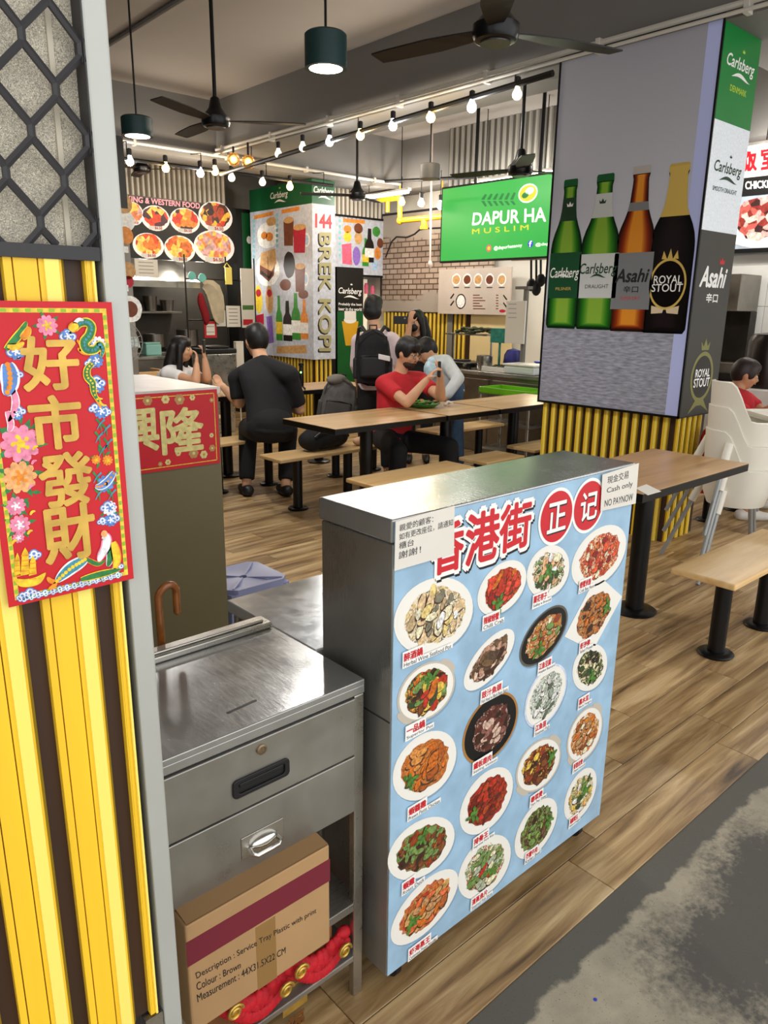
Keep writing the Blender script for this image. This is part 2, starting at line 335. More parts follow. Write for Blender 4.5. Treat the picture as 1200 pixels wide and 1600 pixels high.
# ================================================================== ceiling, beams, walls
CEIL = mat('ceiling_paint', '#98938e', .85, var=.04, scale=1.2); BEAMM = mat('beam_paint', '#74726f', .85, var=.05, scale=1.5)
m = M(); m.box(-3, 10, -.6, 11, 3.72, 3.85); struct(m.build('ceiling', CEIL))
def beam(n, *a): m = M(); m.box(*a); return struct(m.build('trim_%d' % n, BEAMM))
beam(1, 4.7, 5.19, -.6, 8.12, 3.16, 3.72); beam(2, 2.4, 8.0, 8.12, 8.62, 3.1, 3.72); beam(3, 7.55, 7.95, 3.0, 8.12, 3.1, 3.72); beam(4, 5.19, 10, 2.4, 2.8, 3.3, 3.72)
WALLW = mat('stall_white', '#d9d5cb', .6, var=.05, scale=2); TILE = mat('white_tile', '#e4e3de', .25)
m = M(); m.box(8.1, 8.25, -1, 11, 0, 3.72); struct(m.build('wall_right', WALLW))
m = M(); m.box(-3, -2.85, 1.5, 10.3, 0, 3.72); struct(m.build('wall_left', mat('stall_dark_wall', '#4a463f', .7, var=.15, scale=2)))
m = M(); m.box(-3, 8.1, 10.3, 10.45, 0, 3.72); struct(m.build('wall_back', mat('stall_dark_wall', '#4a463f', .7, var=.15, scale=2)))
# pale conduits along the beam edges
CON = mat('conduit_white', '#c9c5bb', .5)
m = M(); m.tube([(4.66, -.5, 3.21), (4.66, 2.3, 3.21), (4.66, 8.06, 3.21)], .018, 8); m.tube([(4.64, -.5, 3.165), (4.64, 8.06, 3.165)], .012, 8)
for i in range(9): m.box(4.64, 4.702, .3+i*.95, .33+i*.95, 3.15, 3.235)
tag(m.build('conduit', CON, smooth=True), 'pale twin cable conduit running along the long ceiling beam', 'conduit')
m = M(); m.tube([(2.4, 8.08, 3.16), (4.62, 8.08, 3.16), (7.5, 8.08, 3.16)], .018, 8)
for i in range(5): m.box(2.6+i*1.1, 2.63+i*1.1, 8.06, 8.121, 3.13, 3.19)
tag(m.build('conduit', CON, smooth=True), 'pale conduit on the cross beam above the far stalls', 'conduit')
m = M(); a = PZ(150, 82, 3.70); b = PZ(300, -12, 3.70); m.tube([a, b], .02, 8); tag(m.build('conduit', BEAMM, smooth=True), 'dark conduit along the ceiling in the upper left', 'conduit')
# ribbed cladding sheets: backing with each rib a part
def ribbed(name, fr, u0, u1, v0, v1, n, mback, mrib, label, prof=.5, d=.02, thick=.02, v0b=None, v1b=None):
    c = fr.pt((u0+u1)/2, v0, 0); t = thing(name, label, 'wall panel', c)
    m = M(); m.fbox(fr, u0, u1, v0, v1, -thick, 0); m.build('backing', mback, t)
    p = (u1-u0)/n; first = None
    for i in range(n):
        if first is None:
            m = M(); a = u0+p*(.5-prof/2); b = u0+p*(.5+prof/2)
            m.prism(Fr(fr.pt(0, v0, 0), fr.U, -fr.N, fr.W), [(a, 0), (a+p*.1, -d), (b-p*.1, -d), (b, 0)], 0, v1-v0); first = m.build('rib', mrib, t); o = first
        else:
            o = first.copy(); COL.objects.link(o); o.location = fr.U*(p*i)
    return t
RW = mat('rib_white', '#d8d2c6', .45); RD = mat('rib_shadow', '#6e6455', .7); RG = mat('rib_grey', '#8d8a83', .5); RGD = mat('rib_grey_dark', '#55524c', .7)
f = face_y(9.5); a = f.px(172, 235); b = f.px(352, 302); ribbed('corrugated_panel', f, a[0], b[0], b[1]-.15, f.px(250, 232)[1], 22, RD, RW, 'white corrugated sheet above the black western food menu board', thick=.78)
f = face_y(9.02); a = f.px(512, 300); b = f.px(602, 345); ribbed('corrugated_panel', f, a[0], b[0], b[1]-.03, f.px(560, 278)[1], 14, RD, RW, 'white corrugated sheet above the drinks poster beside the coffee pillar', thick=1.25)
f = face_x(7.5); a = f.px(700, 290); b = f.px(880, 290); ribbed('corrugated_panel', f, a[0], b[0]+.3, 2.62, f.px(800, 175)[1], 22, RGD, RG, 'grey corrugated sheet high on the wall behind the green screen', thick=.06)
# ================================================================== slatted skirts: every yellow slat a part
def slat_mesh(p, h, d, thin=False):
    """profile over one pitch p: proud yellow board with two grooves and a pale ridge"""
    m = M(); F = Fr((0, 0, 0), (1, 0, 0), (0, 1, 0), (0, 0, 1)); e = p*.012
    def strip(a, b, y0, y1, mi): m.prism(F, [(a*p, 0), (b*p, 0), (b*p, -y1), (a*p, -y0)], 0, h, mi)
    if thin:
        strip(.0, .22, d, d, 0); strip(.22, .25, d*.5, d*.5, 3); strip(.25, .42, d*1.2, d*1.2, 1); strip(.42, .5, d, d, 0); strip(.5, .58, d, d*.2, 2); return m
    strip(.0, .10, d, d, 0); strip(.10, .118, d*.55, d*.55, 3); strip(.118, .40, d, d, 0); strip(.40, .418, d*.55, d*.55, 3); strip(.418, .48, d, d, 0)
    strip(.48, .66, d*1.25, d*1.25, 1); strip(.66, .70, d, d, 0); strip(.70, .765, d, d*.2, 2)
    return m
def slats(parent, fr, u0, v0, h, p, n, d=.012, mats=None, thin=False):
    """n slats on the frame, gaps show the dark backing"""
    first = None; rot = Matrix((fr.U, -fr.N, fr.W)).transposed().to_4x4()
    for i in range(n):
        if first is None: first = slat_mesh(p, h, d, thin).build('slat', mats or [YEL, YEL2, YELO, BROWN], parent, local=True); o = first; o.matrix_local = rot
        else: o = first.copy(); COL.objects.link(o); o.parent = parent
        o.matrix_local = Matrix.Translation(fr.pt(u0+p*i, v0, 0)-WORLD[parent.name]) @ rot
def boxpx(fr, cx, cy, w, h):
    return rect(fr.px(cx-w/2, cy)[0], fr.px(cx, cy+h/2)[1], fr.px(cx+w/2, cy)[0], fr.px(cx, cy-h/2)[1])
def quadpx(fr, cx, cy, w, h, du=0.0): q = boxpx(fr, cx, cy, w, h); return q
# ================================================================== striped pillar right beside the camera
NY = .93; F = face_y(NY)
uR = F.px(163, 0)[0]; uP = uR-.029; uD = F.px(120, 5)[0]
zb = F.px(255, 1572)[1]; zbar0 = F.px(100, 406)[1]; zbar1 = F.px(100, 384)[1]; uL = -.42; ztop = 2.6
pil = thing('striped_pillar', 'near pillar clad in yellow and brown slats under a diamond mesh panel', 'pillar', (0, NY+.2, 0))
m = M(); m.box(uL, uP-.004, NY+.035, NY+.4, 0, zbar0+.01); m.build('core', BROWN, pil)
m = M(); m.box(uL, uP-.004, NY+.008, NY+.035, zb, zbar0+.004); m.build('slat_backing', BROWN, pil)
pa = F.px(78.7, 1250)[0]; pb = F.px(186, 1250)[0]; pit = pb-pa; s0 = F.px(100.6, 1250)[0]
NS = [YEL, YEL2, YELO, BROWN]
fs_ = Fr((0, NY+.008, 0), (1, 0, 0), (0, 0, 1), (0, -1, 0))
n0 = int((s0-uL)/pit); slats(pil, fs_, s0-n0*pit, zb, zbar0-zb, pit, n0+1, d=.011)
m = slat_mesh(uP-.004-(s0+pit), zbar0-zb, .011); o = m.build('slat', NS, pil, local=True, label='narrow last slat beside the corner post'); o.location = fs_.pt(s0+pit, zb)-WORLD[pil.name]
m = M(); m.box(uP, uR, NY-.006, NY+.4, 0, ztop); m.build('corner_post', ALU, pil, bevel=.003, label='pale grey aluminium corner post')
m = M(); m.box(uL, uP-.003, NY-.008, NY+.05, zbar0, zbar1); m.box(uD, uP-.002, NY-.008, NY+.05, zbar1, ztop); m.build('panel_frame', DARKF, pil, bevel=.002)
STONE = food('aggregate_stone', ['#b3ac9d', '#cdc4b0', '#9a9488', '#ded3bb', '#868075', '#bfb6a2'], 420, .8)
m = M(); m.box(uL, uD+.01, NY+.018, NY+.4, zbar1-.002, ztop); m.build('stone_panel', STONE, pil)
m = M(); m.box(uD-.030, uD-.024, NY+.015, NY+.019, zbar1, ztop); m.build('stone_joint', mat('stone_joint', '#c2b9a6', .8), pil)
m = M(); A = F.px(33, 54); B = F.px(87, 141); Cc = F.px(49.5, 205)
ax = (B[0]-A[0], B[1]-A[1]); cx = (0.0, Cc[1]-A[1]); hn = .0065
for i in range(-26, 4):
    for j in range(-26, 30):
        u = A[0]+ax[0]*i; v = A[1]+ax[1]*i+cx[1]*j
        if not (uL < u < uD+.05 and zbar1-.12 < v < ztop+.1): continue
        P0 = (u, v)
        def seg(p, q):
            # clip to the window
            pts = []
            for k in range(9):
                t = k/8; x = p[0]+(q[0]-p[0])*t; y = p[1]+(q[1]-p[1])*t
                if uL < x < uD+.003 and zbar1-.004 < y < ztop: pts.append(F.pt(x, y, .001-.008*0))
            if len(pts) > 1: m.tube([pts[0], pts[-1]], .0045, 6)
        seg((u, v+hn), (u, v-hn)); seg((u, v-hn), (u+ax[0], v+ax[1]+hn)); seg((u, v-hn), (u-ax[0], v-ax[1]+cx[1]+hn))
m.build('diamond_mesh', DARKF, pil, smooth=True)
m = M(); m.box(uL, uP-.002, NY+.02, NY+.03, .0, zb-.004); m.build('base_panel', DARKF, pil)
m = M(); m.box(uP-.03, uP-.002, NY-.004, NY+.02, 0, zb-.004); m.build('base_trim', STEEL, pil)
# ---- long red lucky banner on the slats
u0 = F.px(8, 945)[0]; u1 = F.px(201, 897)[0]; v0 = F.px(201, 899)[1]; v1 = F.px(168, 472)[1]; D = .016
ban = M(); ban.fbox(F, u0, u1, v0, v1, D-.0012, D); ban = ban.build('lucky_banner', RED); tag(ban, 'tall red paper banner with four gold characters on the yellow slats', 'banner')
YB = mat('banner_yellow', '#e6c341', .5, var=.25, scale=120); m = M(); b0 = .0075; b1 = .0125
for (a, b, c, d) in ((u0+b0, v0+b0, u1-b0, v0+b1), (u0+b0, v1-b1, u1-b0, v1-b0), (u0+b0, v0+b1, u0+b1, v1-b1), (u1-b1, v0+b1, u1-b0, v1-b1)): m.poly(F, rect(a, b, c, d), D+.0005)
m.build('gold_border', YB, ban)
GB = mat('border_knot_green', '#8fb52f', .5); m = M(); k = (b0+b1)/2
nv = 30
for i in range(nv):
    v = v0+b1+(v1-v0-2*b1)*(i+.5)/nv
    for u in (u0+k, u1-k): m.poly(F, rect(u-.0018, v-.0026, u+.0018, v+.0026), D+.0009)
for i in range(10):
    u = u0+b1+(u1-u0-2*b1)*(i+.5)/10
    for v in (v0+k, v1-k): m.poly(F, rect(u-.003, v-.0018, u+.003, v+.0018), D+.0009)
m.build('border_knots', GB, ban)
GD2 = mat('gold_edge', '#f0e2a0', .4)
for ch, cxp, cyp, wp, hp in (('好', 70, 566, 86, 80), ('市', 79, 657, 78, 80), ('發', 95, 745, 80, 80), ('財', 100, 827, 78, 84)):
    q = boxpx(F, cxp, cyp, wp, hp); m = M(); letter(m, F, ch, q, D+.0016, 0, bold=.032)
    m.build('character', GOLD, ban)
FLW = {k: mat('print_'+k, c, .5, var=.25, scale=150) for k, c in dict(pink='#e886a4', peach='#eba86a', blue='#5a86c8', green='#2f7a3e', white='#e9e6ea', orange='#e8891f', yellow='#ecc22c', teal='#3f8a9c', sail='#e8b81e').items()}
def flower(m, px_, py_, r, mi, mc, petals=10):
    c = F.px(px_, py_); k = r*.00074
    for ring, (rr, dd) in enumerate(((1.0, .0006), (.74, .0009), (.5, .0012))):
        for i in range(petals):
            t = 2*math.pi*(i+ring*.5)/petals; ca = (c[0]+k*rr*.6*math.cos(t), c[1]+k*rr*.6*math.sin(t))
            m.poly(F, ellipse(ca, (k*rr*.42*math.cos(t), k*rr*.42*math.sin(t)), (-k*rr*.27*math.sin(t), k*rr*.27*math.cos(t)), 9), D+dd+.00002*i, mi if ring < 2 or i % 2 else mc)
    m.poly(F, ellipse(c, (k*.22, 0), (0, k*.22), 10), D+.0017, mc)
K = list(FLW); KI = {k: i for i, k in enumerate(K)}
for a in ((25, 690, 30, 'pink', 'yellow'), (24, 742, 26, 'peach', 'orange'), (18, 786, 15, 'pink', 'white'), (24, 815, 16, 'pink', 'white'), (22, 835, 9, 'pink', 'white'), (66, 508, 16, 'pink', 'yellow'), (18, 548, 13, 'blue', 'white'), (143, 600, 14, 'blue', 'white'), (142, 562, 12, 'blue', 'white'), (150, 640, 13, 'blue', 'white'), (157, 752, 15, 'blue', 'orange'), (142, 715, 8, 'orange', 'yellow'), (160, 716, 9, 'orange', 'yellow'), (163, 790, 13, 'white', 'blue'), (165, 808, 12, 'blue', 'white'), (20, 645, 9, 'blue', 'white'), (98, 525, 12, 'blue', 'white'), (145, 537, 13, 'white', 'green')): m = M(); flower(m, a[0], a[1], a[2], 0, 1); m.build('printed_flower', [FLW[a[3]], FLW[a[4]]], ban)
def smooth_path(pts, n=5):
    out = []
    for i in range(len(pts)-1):
        p0, p1, p2, p3 = pts[max(i-1, 0)], pts[i], pts[i+1], pts[min(i+2, len(pts)-1)]
        for k in range(n):
            t = k/n; out.append(tuple(.5*((2*p1[q])+(-p0[q]+p2[q])*t+(2*p0[q]-5*p1[q]+4*p2[q]-p3[q])*t*t+(-p0[q]+3*p1[q]-3*p2[q]+p3[q])*t**3) for q in (0, 1)))
    return out+[pts[-1]]
def ribbon(pts, wd, key, d, edge=None, scales=None, name='printed_motif', belly=True):
    P = smooth_path([F.px(*q) for q in pts]); k = len(P); m = M()
    def lay(wm, mi, dd):
        L_, R_ = [], []
        for i, p in enumerate(P):
            a = P[max(i-1, 0)]; b = P[min(i+1, k-1)]; t = (b[0]-a[0], b[1]-a[1]); L = math.hypot(*t) or 1; n = (-t[1]/L, t[0]/L); x = i/(k-1)
            ww = wd*wm*(math.sin(math.pi*(.12+.86*x))**.6 if belly else 1-.7*x); L_.append((p[0]+n[0]*ww, p[1]+n[1]*ww)); R_.append((p[0]-n[0]*ww, p[1]-n[1]*ww))
        for i in range(k-1): m.poly(F, [L_[i], L_[i+1], R_[i+1], R_[i]], d+dd, mi)
    if edge: lay(1.35, 1, 0)
    lay(1, 0, .0001)
    if scales:
        for i in range(1, k-1, 2): r = wd*.38; m.poly(F, ellipse(P[i], (r, 0), (0, r), 7), d+.0002+.00001*i, 2)
    m.build(name, [FLW[key], FLW[edge or key], FLW[scales or key]], ban)
def leaves(x, y, r, n=5, d=.0005):
    m = M(); c = F.px(x, y); k = r*.00074
    for i in range(n):
        t = 2*math.pi*i/n+x; a = (math.cos(t), math.sin(t)); q = (c[0]+a[0]*k*1.05, c[1]+a[1]*k*1.05)
        m.poly(F, [(q[0]-a[0]*k*.5, q[1]-a[1]*k*.5), (q[0]-a[1]*k*.2, q[1]+a[0]*k*.2), (q[0]+a[0]*k*.5, q[1]+a[1]*k*.5), (q[0]+a[1]*k*.2, q[1]-a[0]*k*.2)], D+d+.00002*i, 0)
    m.build('printed_leaves', FLW['green'], ban)
def cloud(x, y, r, key='blue'):
    m = M(); c = F.px(x, y); k = r*.00074
    for i, (dx, dy, rr) in enumerate(((-.7, -.1, .55), (0, .25, .75), (.7, -.1, .55), (.1, -.35, .6))):
        q = (c[0]+dx*k, c[1]+dy*k); m.poly(F, ellipse(q, (k*rr, 0), (0, k*rr), 12), D+.0007+.00002*i, 0); m.poly(F, ellipse(q, (k*rr*.72, 0), (0, k*rr*.72), 12), D+.0009+.00002*i, 1); m.poly(F, ellipse(q, (k*rr*.34, 0), (0, k*rr*.34), 10), D+.0011+.00002*i, 0)
    m.build('printed_cloud', [FLW[key], FLW['white']], ban)
for q in ((25, 690, 27), (24, 742, 24), (18, 786, 15), (24, 815, 17), (157, 752, 14), (150, 712, 13), (66, 508, 15), (163, 795, 12), (28, 672, 20), (30, 765, 18)): leaves(*q)
for q in ((98, 524, 11), (142, 540, 10), (134, 566, 9), (143, 596, 12), (140, 636, 9), (156, 641, 9), (18, 548, 12), (18, 583, 9), (22, 640, 9), (46, 862, 10), (160, 788, 11), (168, 806, 11), (152, 810, 8), (176, 880, 9), (40, 920, 9), (28, 926, 8)): cloud(*q)
# dragon: body, mane, claws
ribbon([(108, 514), (116, 505), (127, 503), (134, 510), (131, 523), (123, 534), (127, 545), (140, 545), (147, 537), (152, 546), (148, 558)], .0046, 'green', D+.0016, 'yellow', 'teal', 'printed_dragon')
ribbon([(101, 516), (107, 510), (114, 510)], .0042, 'yellow', D+.0022, 'orange'); ribbon([(106, 506), (114, 499), (122, 500)], .0022, 'white', D+.0021); ribbon([(113, 543), (121, 550), (133, 553)], .002, 'orange', D+.0014); ribbon([(112, 530), (118, 540), (116, 548)], .0018, 'orange', D+.0014)
ribbon([(136, 566), (128, 575), (128, 587), (136, 597), (138, 612), (146, 626)], .0036, 'green', D+.0016, 'yellow', 'yellow', 'printed_dragon_tail'); ribbon([(136, 606), (142, 622), (150, 636)], .0018, 'orange', D+.0013)
for a in ((140, 612), (146, 622), (134, 600)): ribbon([a, (a[0]+5, a[1]+8), (a[0]+12, a[1]+9)], .0014, 'yellow', D+.0013)
# pine and bamboo sprays, bird
for x, y in ((148, 660), (157, 668), (146, 680), (160, 690), (152, 700), (143, 742), (168, 742), (146, 768), (166, 768)): ribbon([(x-6, y-8), (x, y), (x+2, y+11)], .0016, 'green', D+.0008, belly=False); ribbon([(x+7, y-7), (x, y), (x-5, y+9)], .0014, 'teal', D+.001, belly=False)
ribbon([(170, 734), (160, 748), (149, 756), (140, 756)], .0042, 'blue', D+.0016, 'white', 'orange', 'printed_bird')
# phoenix on the left edge
ribbon([(2, 545), (14, 532), (26, 517), (34, 502)], .0036, 'green', D+.0012, 'yellow'); ribbon([(4, 540), (18, 541), (30, 534)], .003, 'yellow', D+.0013, 'orange'); ribbon([(26, 528), (34, 520), (38, 510)], .0034, 'orange', D+.0015, 'yellow', name='printed_phoenix_head')
ribbon([(4, 566), (8, 582), (8, 600), (2, 616)], .0078, 'blue', D+.0011, 'white', 'orange', 'printed_phoenix_wing'); ribbon([(10, 600), (17, 622), (15, 640), (6, 656)], .0034, 'pink', D+.001, 'white'); ribbon([(4, 640), (10, 660), (6, 672)], .003, 'pink', D+.001, 'white')
for x, y in ((34, 712), (42, 722), (38, 760), (44, 700), (40, 800), (10, 800), (36, 830), (12, 845)): ribbon([(x, y), (x+3, y-5), (x+8, y-6)], .0016, 'pink' if x % 4 else 'yellow', D+.0012)
# treasure boat, carp, cranes and old scholar, waves
m = M()
for x, t_, w_ in ((20, 858, 5), (32, 850, 7), (44, 862, 6)):
    m.poly(F, pq(F, (x-w_, 894), (x+w_, 891), (x+w_*.7, t_+8), (x, t_), (x-w_*.7, t_+9)), D+.0012, 0)
    for k in range(4): y = t_+12+k*8; m.poly(F, pq(F, (x-w_*.9, y), (x+w_*.9, y-1), (x+w_*.9, y+.6), (x-w_*.9, y+1.6)), D+.0014, 1)
m.poly(F, smooth_path(pq(F, (13, 897), (30, 899), (48, 896), (64, 889), (56, 905), (38, 911), (22, 909), (13, 897))), D+.0013, 2); m.build('printed_treasure_boat', [FLW['sail'], FLW['orange'], FLW['yellow']], ban)
ribbon([(126, 868), (116, 874), (103, 882), (90, 893), (80, 903)], .0066, 'teal', D+.0016, 'white', 'yellow', 'printed_carp'); ribbon([(80, 903), (72, 902), (66, 896)], .003, 'orange', D+.0015); ribbon([(80, 904), (75, 911), (68, 914)], .003, 'orange', D+.0015)
ribbon([(152, 832), (158, 836), (157, 850), (150, 862), (146, 872)], .0052, 'white', D+.0014, 'pink', name='printed_scholar'); ribbon([(168, 842), (172, 856), (174, 872), (170, 884)], .0048, 'yellow', D+.0014, 'orange'); ribbon([(162, 850), (164, 866), (160, 880)], .004, 'green', D+.0013, 'white'); c = F.px(154, 829); m = M(); m.poly(F, ellipse(c, (.0042, 0), (0, .0046), 12), D+.0021); m.build('printed_face', FLW['peach'], ban)
ribbon([(124, 866), (134, 872), (146, 876), (156, 870)], .0026, 'green', D+.0015, 'orange')
for k in range(14): x = 30+k*11.2; cloud(x, 929-(x-30)*.245, 7, 'teal' if k % 2 else 'blue')
ribbon([(118, 900), (140, 894), (160, 889), (180, 884)], .0038, 'green', D+.0015, 'yellow')
# ================================================================== partition counter with the second banner
PYY = 2.448; PXR = 1.382
PART = mat('olive_laminate', '#6e6447', .42, var=.06, scale=2); STONET = mat('counter_stone', '#cfc4b8', .35, var=.08, scale=12)
pc = thing('partition_counter', 'olive brown counter box with pale stone top beside the entrance', 'counter', (1.0, 2.75, 0))
m = M(); m.box(.35, PXR, PYY, 3.05, 0, 1.235); m.build('body', PART, pc, bevel=.004)
m = M(); m.box(.34, PXR+.006, PYY-.006, 3.06, 1.2355, 1.262); m.build('top_slab', STONET, pc, bevel=.004)
F2 = face_y(PYY-.007); q0 = F2.px(340, 607); q1 = F2.px(345, 723)
bv1 = q0[1]-.002; bv0 = q1[1]; bu1 = q0[0]-.004; bu0 = bu1-.72
b2 = M(); b2.fbox(F2, bu0, bu1, bv0, bv1, 0, .0015); b2 = tag(b2.build('lucky_banner', RED), 'wide red paper banner with gold characters across the olive counter front', 'banner')
m = M()
for a in (rect(bu0+.012, bv0+.012, bu1-.012, bv0+.015), rect(bu0+.012, bv1-.015, bu1-.012, bv1-.012), rect(bu1-.015, bv0+.012, bu1-.012, bv1-.012)): m.poly(F2, a, .002)
m.build('gold_border', YB, b2)
GOLDL = mat('gold_print', '#d9c983', .45, .15, var=.15, scale=60)
for ch, cxp, wp in (('興', 216, 60), ('隆', 284, 64)):
    m = M(); letter(m, F2, ch, boxpx(F2, cxp, 672, wp, 68), .0035, 0, bold=.03); m.build('character', GOLDL, b2)
for k, ch in enumerate('意生'):
    c = boxpx(F2, 216, 672, 60, 68); w_ = c[1][0]-c[0][0]; m = M(); letter(m, F2, ch, [(p[0]-(k+1)*w_*1.12, p[1]) for p in c], .0035, 0, bold=.03); m.build('character', GOLDL, b2)
def fl2(px_, py_, r, mi):
    m = M(); c = F2.px(px_, py_)
    for i in range(6):
        t = i*math.pi/3; ca = (c[0]+r*.6*math.cos(t), c[1]+r*.6*math.sin(t)); m.poly(F2, ellipse(ca, (r*.5, 0), (0, r*.5), 10), .0025+.00005*i, mi)
    m.poly(F2, ellipse(c, (r*.35, 0), (0, r*.35), 8), .0032, 1-mi); m.build('printed_flower', [mat('gold_red_print', '#b98a52', .5), GOLDL], b2)
for x, y, r, mi in ((230, 626, .016, 0), (258, 624, .014, 1), (280, 624, .018, 0), (300, 621, .010, 1), (302, 708, .018, 0), (278, 708, .010, 1), (331, 700, .012, 0), (330, 680, .008, 1), (318, 710, .014, 1), (330, 625, .008, 0), (250, 725, .008, 0), (262, 722, .010, 1)): fl2(x, y, r, mi)
# ================================================================== plastic stool
ST = mat('stool_plastic', '#8b90b4', .38, var=.06, scale=6); sx, sy, sz = 1.545, 2.60, .452; h_ = .14
st = thing('plastic_stool', 'lavender blue square plastic stool with a hole in its seat', 'stool', (sx, sy, 0))
m = M(); n = 24; ring = [[], [], []]
for k, (rr, zz) in enumerate(((0.018, sz-.006), (h_*.62, sz-.012), (h_, sz))):
    for i in range(n):
        t = 2*math.pi*(i+.5)/n; c, s_ = math.cos(t), math.sin(t); q = 1/max(abs(c), abs(s_)) if k else 1; q = q if k == 2 else (1+(q-1)*.8 if k else 1)
        ring[k].append((sx+c*q*rr, sy+s_*q*rr, zz))
allv = ring[0]+ring[1]+ring[2]+[(a, b, c-.03) for a, b, c in ring[2]]+[(a, b, c-.03) for a, b, c in ring[0]]
m.add(allv, [(r*n+i, r*n+(i+1) % n, (r+1)*n+(i+1) % n, (r+1)*n+i) for r in range(3) for i in range(n)]+[(4*n+i, 4*n+(i+1) % n, (i+1) % n, i) for i in range(n)])
m.build('seat', ST, st, smooth=True)
m = M()
for a in (45, 135, 225, 315):
    c, s_ = math.cos(math.radians(a)), math.sin(math.radians(a)); m.obox((sx+c*.09, sy+s_*.09, sz-.005), (c*.075, s_*.075, .003), (-s_*.004, c*.004, 0), (0, 0, .004))
m.build('seat_ribs', ST, st)
for a in (-1, 1):
    for b in (-1, 1):
        m = M(); m.tube([(sx+a*(h_-.02), sy+b*(h_-.02), sz-.02), (sx+a*(h_+.012), sy+b*(h_+.012), 0)], [.024, .018], 8); m.build('leg', ST, st, smooth=True)
# ================================================================== steel drawer cabinet
CX0, CX1, CY0, CY1, CZ = .455, .908, 1.062, 1.446, .81
FC = face_y(CY0)
cab = thing('drawer_cabinet', 'stainless steel cash cabinet with two drawers beside the menu cart', 'cabinet', ((CX0+CX1)/2, (CY0+CY1)/2, 0))
za = FC.px(555, 1088)[1]; zb1 = FC.px(552, 1180)[1]; zc = FC.px(550, 1268)[1]
m = M(); m.box(CX0, CX1, CY0, CY1, CZ-.014, CZ); m.box(CX0, CX1, CY0, CY0+.004, za, CZ-.012); m.build('top', STEEL_TOP, cab, bevel=.003)
m = M(); y = CY1-.05; m.box(CX0+.002, CX1-.004, y, CY1, CZ+.001, CZ+.016); m.box(CX0+.01, CX1-.02, y+.012, CY1-.01, CZ+.016, CZ+.022); m.build('back_ledge', STEEL, cab, bevel=.004)
m = M(); m.box(CX0+.004, CX1, CY0+.014, CY1, zc, CZ-.015); m.build('body', STEEL_D, cab)
m = M(); m.box(CX1-.026, CX1, CY0+.002, CY0+.02, 0.0, za-.001); m.build('leg', STEEL, cab, bevel=.003)
m = M(); m.box(CX1-.026, CX1, CY1-.026, CY1, 0, zc-.001); m.build('leg', STEEL, cab, bevel=.003)
for yy in (CY0+.002, CY1-.026): m = M(); m.box(CX0, CX0+.026, yy, yy+.024, 0, zc-.001); m.build('leg', STEEL, cab, bevel=.003)
dr1 = M(); dr1.box(CX0+.004, CX1-.028, CY0-.004, CY0+.012, zb1+.002, za-.003); dr1 = dr1.build('drawer', STEEL_D, cab, bevel=.002)
dr2 = M(); dr2.box(CX0+.004, CX1-.028, CY0-.004, CY0+.012, zc, zb1-.002); dr2 = dr2.build('drawer', STEEL_D, cab, bevel=.002)
FD = face_y(CY0-.004)
# recessed black pull with rounded ends
def rrect(u0, v0, u1, v1, r, n=5):
    out = []
    for cx_, cy_, a0 in ((u1-r, v0+r, -90), (u1-r, v1-r, 0), (u0+r, v1-r, 90), (u0+r, v0+r, 180)):
        for i in range(n+1): t = math.radians(a0+90*i/n); out.append((cx_+r*math.cos(t), cy_+r*math.sin(t)))
    return out
def ringp(m, fr, o, i, d0, d1, mi=0):
    n = len(o); vs = [fr.pt(*p, d0) for p in o]+[fr.pt(*p, d1) for p in o]+[fr.pt(*p, d1) for p in i]+[fr.pt(*p, d0) for p in i]
    m.add(vs, [(r*n+k, r*n+(k+1) % n, ((r+1) % 4)*n+(k+1) % n, ((r+1) % 4)*n+k) for r in range(4) for k in range(n)], mi)
c = FD.px(408, 1215); hw, hh = .062, .019
m = M(); ringp(m, FD, rrect(c[0]-hw, c[1]-hh, c[0]+hw, c[1]+hh, .009), rrect(c[0]-hw+.011, c[1]-hh+.008, c[0]+hw-.011, c[1]+hh-.008, .006), 0, .005); m.poly(FD, rrect(c[0]-hw+.01, c[1]-hh+.007, c[0]+hw-.01, c[1]+hh-.007, .006), .0006); m.fbox(FD, c[0]-hw+.014, c[0]+hw-.014, c[1]+.002, c[1]+.010, .001, .0045); m.build('recessed_handle', BLACKP, dr1, bevel=.0015)
c = FD.px(408, 1170); m = M(); m.lathe([(.001, 0), (.0105, 0), (.0105, .004), (.007, .005), (.006, .003), (.001, .003)], FD.pt(*c, 0), 20, ax=(0, -1, 0)); m.fbox(FD, c[0]-.001, c[0]+.001, c[1]-.004, c[1]+.004, .003, .0036); m.build('keyhole', mat('lock_brass', '#8d7c62', .35, .8), dr1, smooth=True)
c = FD.px(410, 1310); m = M(); m.fbox(FD, c[0]-.047, c[0]+.047, c[1]-.024, c[1]+.024, 0, .002); m.build('handle_plate', STEEL, dr2, bevel=.001)
m = M(); m.tube([FD.pt(c[0]-.03, c[1]-.006, .002), FD.pt(c[0]-.031, c[1]-.010, .016), FD.pt(c[0]-.024, c[1]-.013, .021), FD.pt(c[0]+.024, c[1]-.013, .021), FD.pt(c[0]+.031, c[1]-.010, .016), FD.pt(c[0]+.03, c[1]-.006, .002)], .0042, 8)
pts = [];
m.ell(FD.pt(c[0], c[1]+.001, .003), (.031, .014, .013), 16)
m.build('handle', mat('polished_steel', '#d6d4cf', .15, 1), dr2, smooth=True)
c = PZ(378, 1104, CZ); m = M(); m.obox((c.x, c.y, CZ+.0003), (.034, .003, 0), (-.0002, .003, 0), (0, 0, .0003)); m.build('coin_slot', BLACKP, cab)
zs = FC.px(532, 1428)[1]
m = M(); m.box(CX0+.002, CX1-.002, CY0+.004, CY1-.002, zs-.022, zs); m.build('shelf', STEEL_D, cab, bevel=.002)
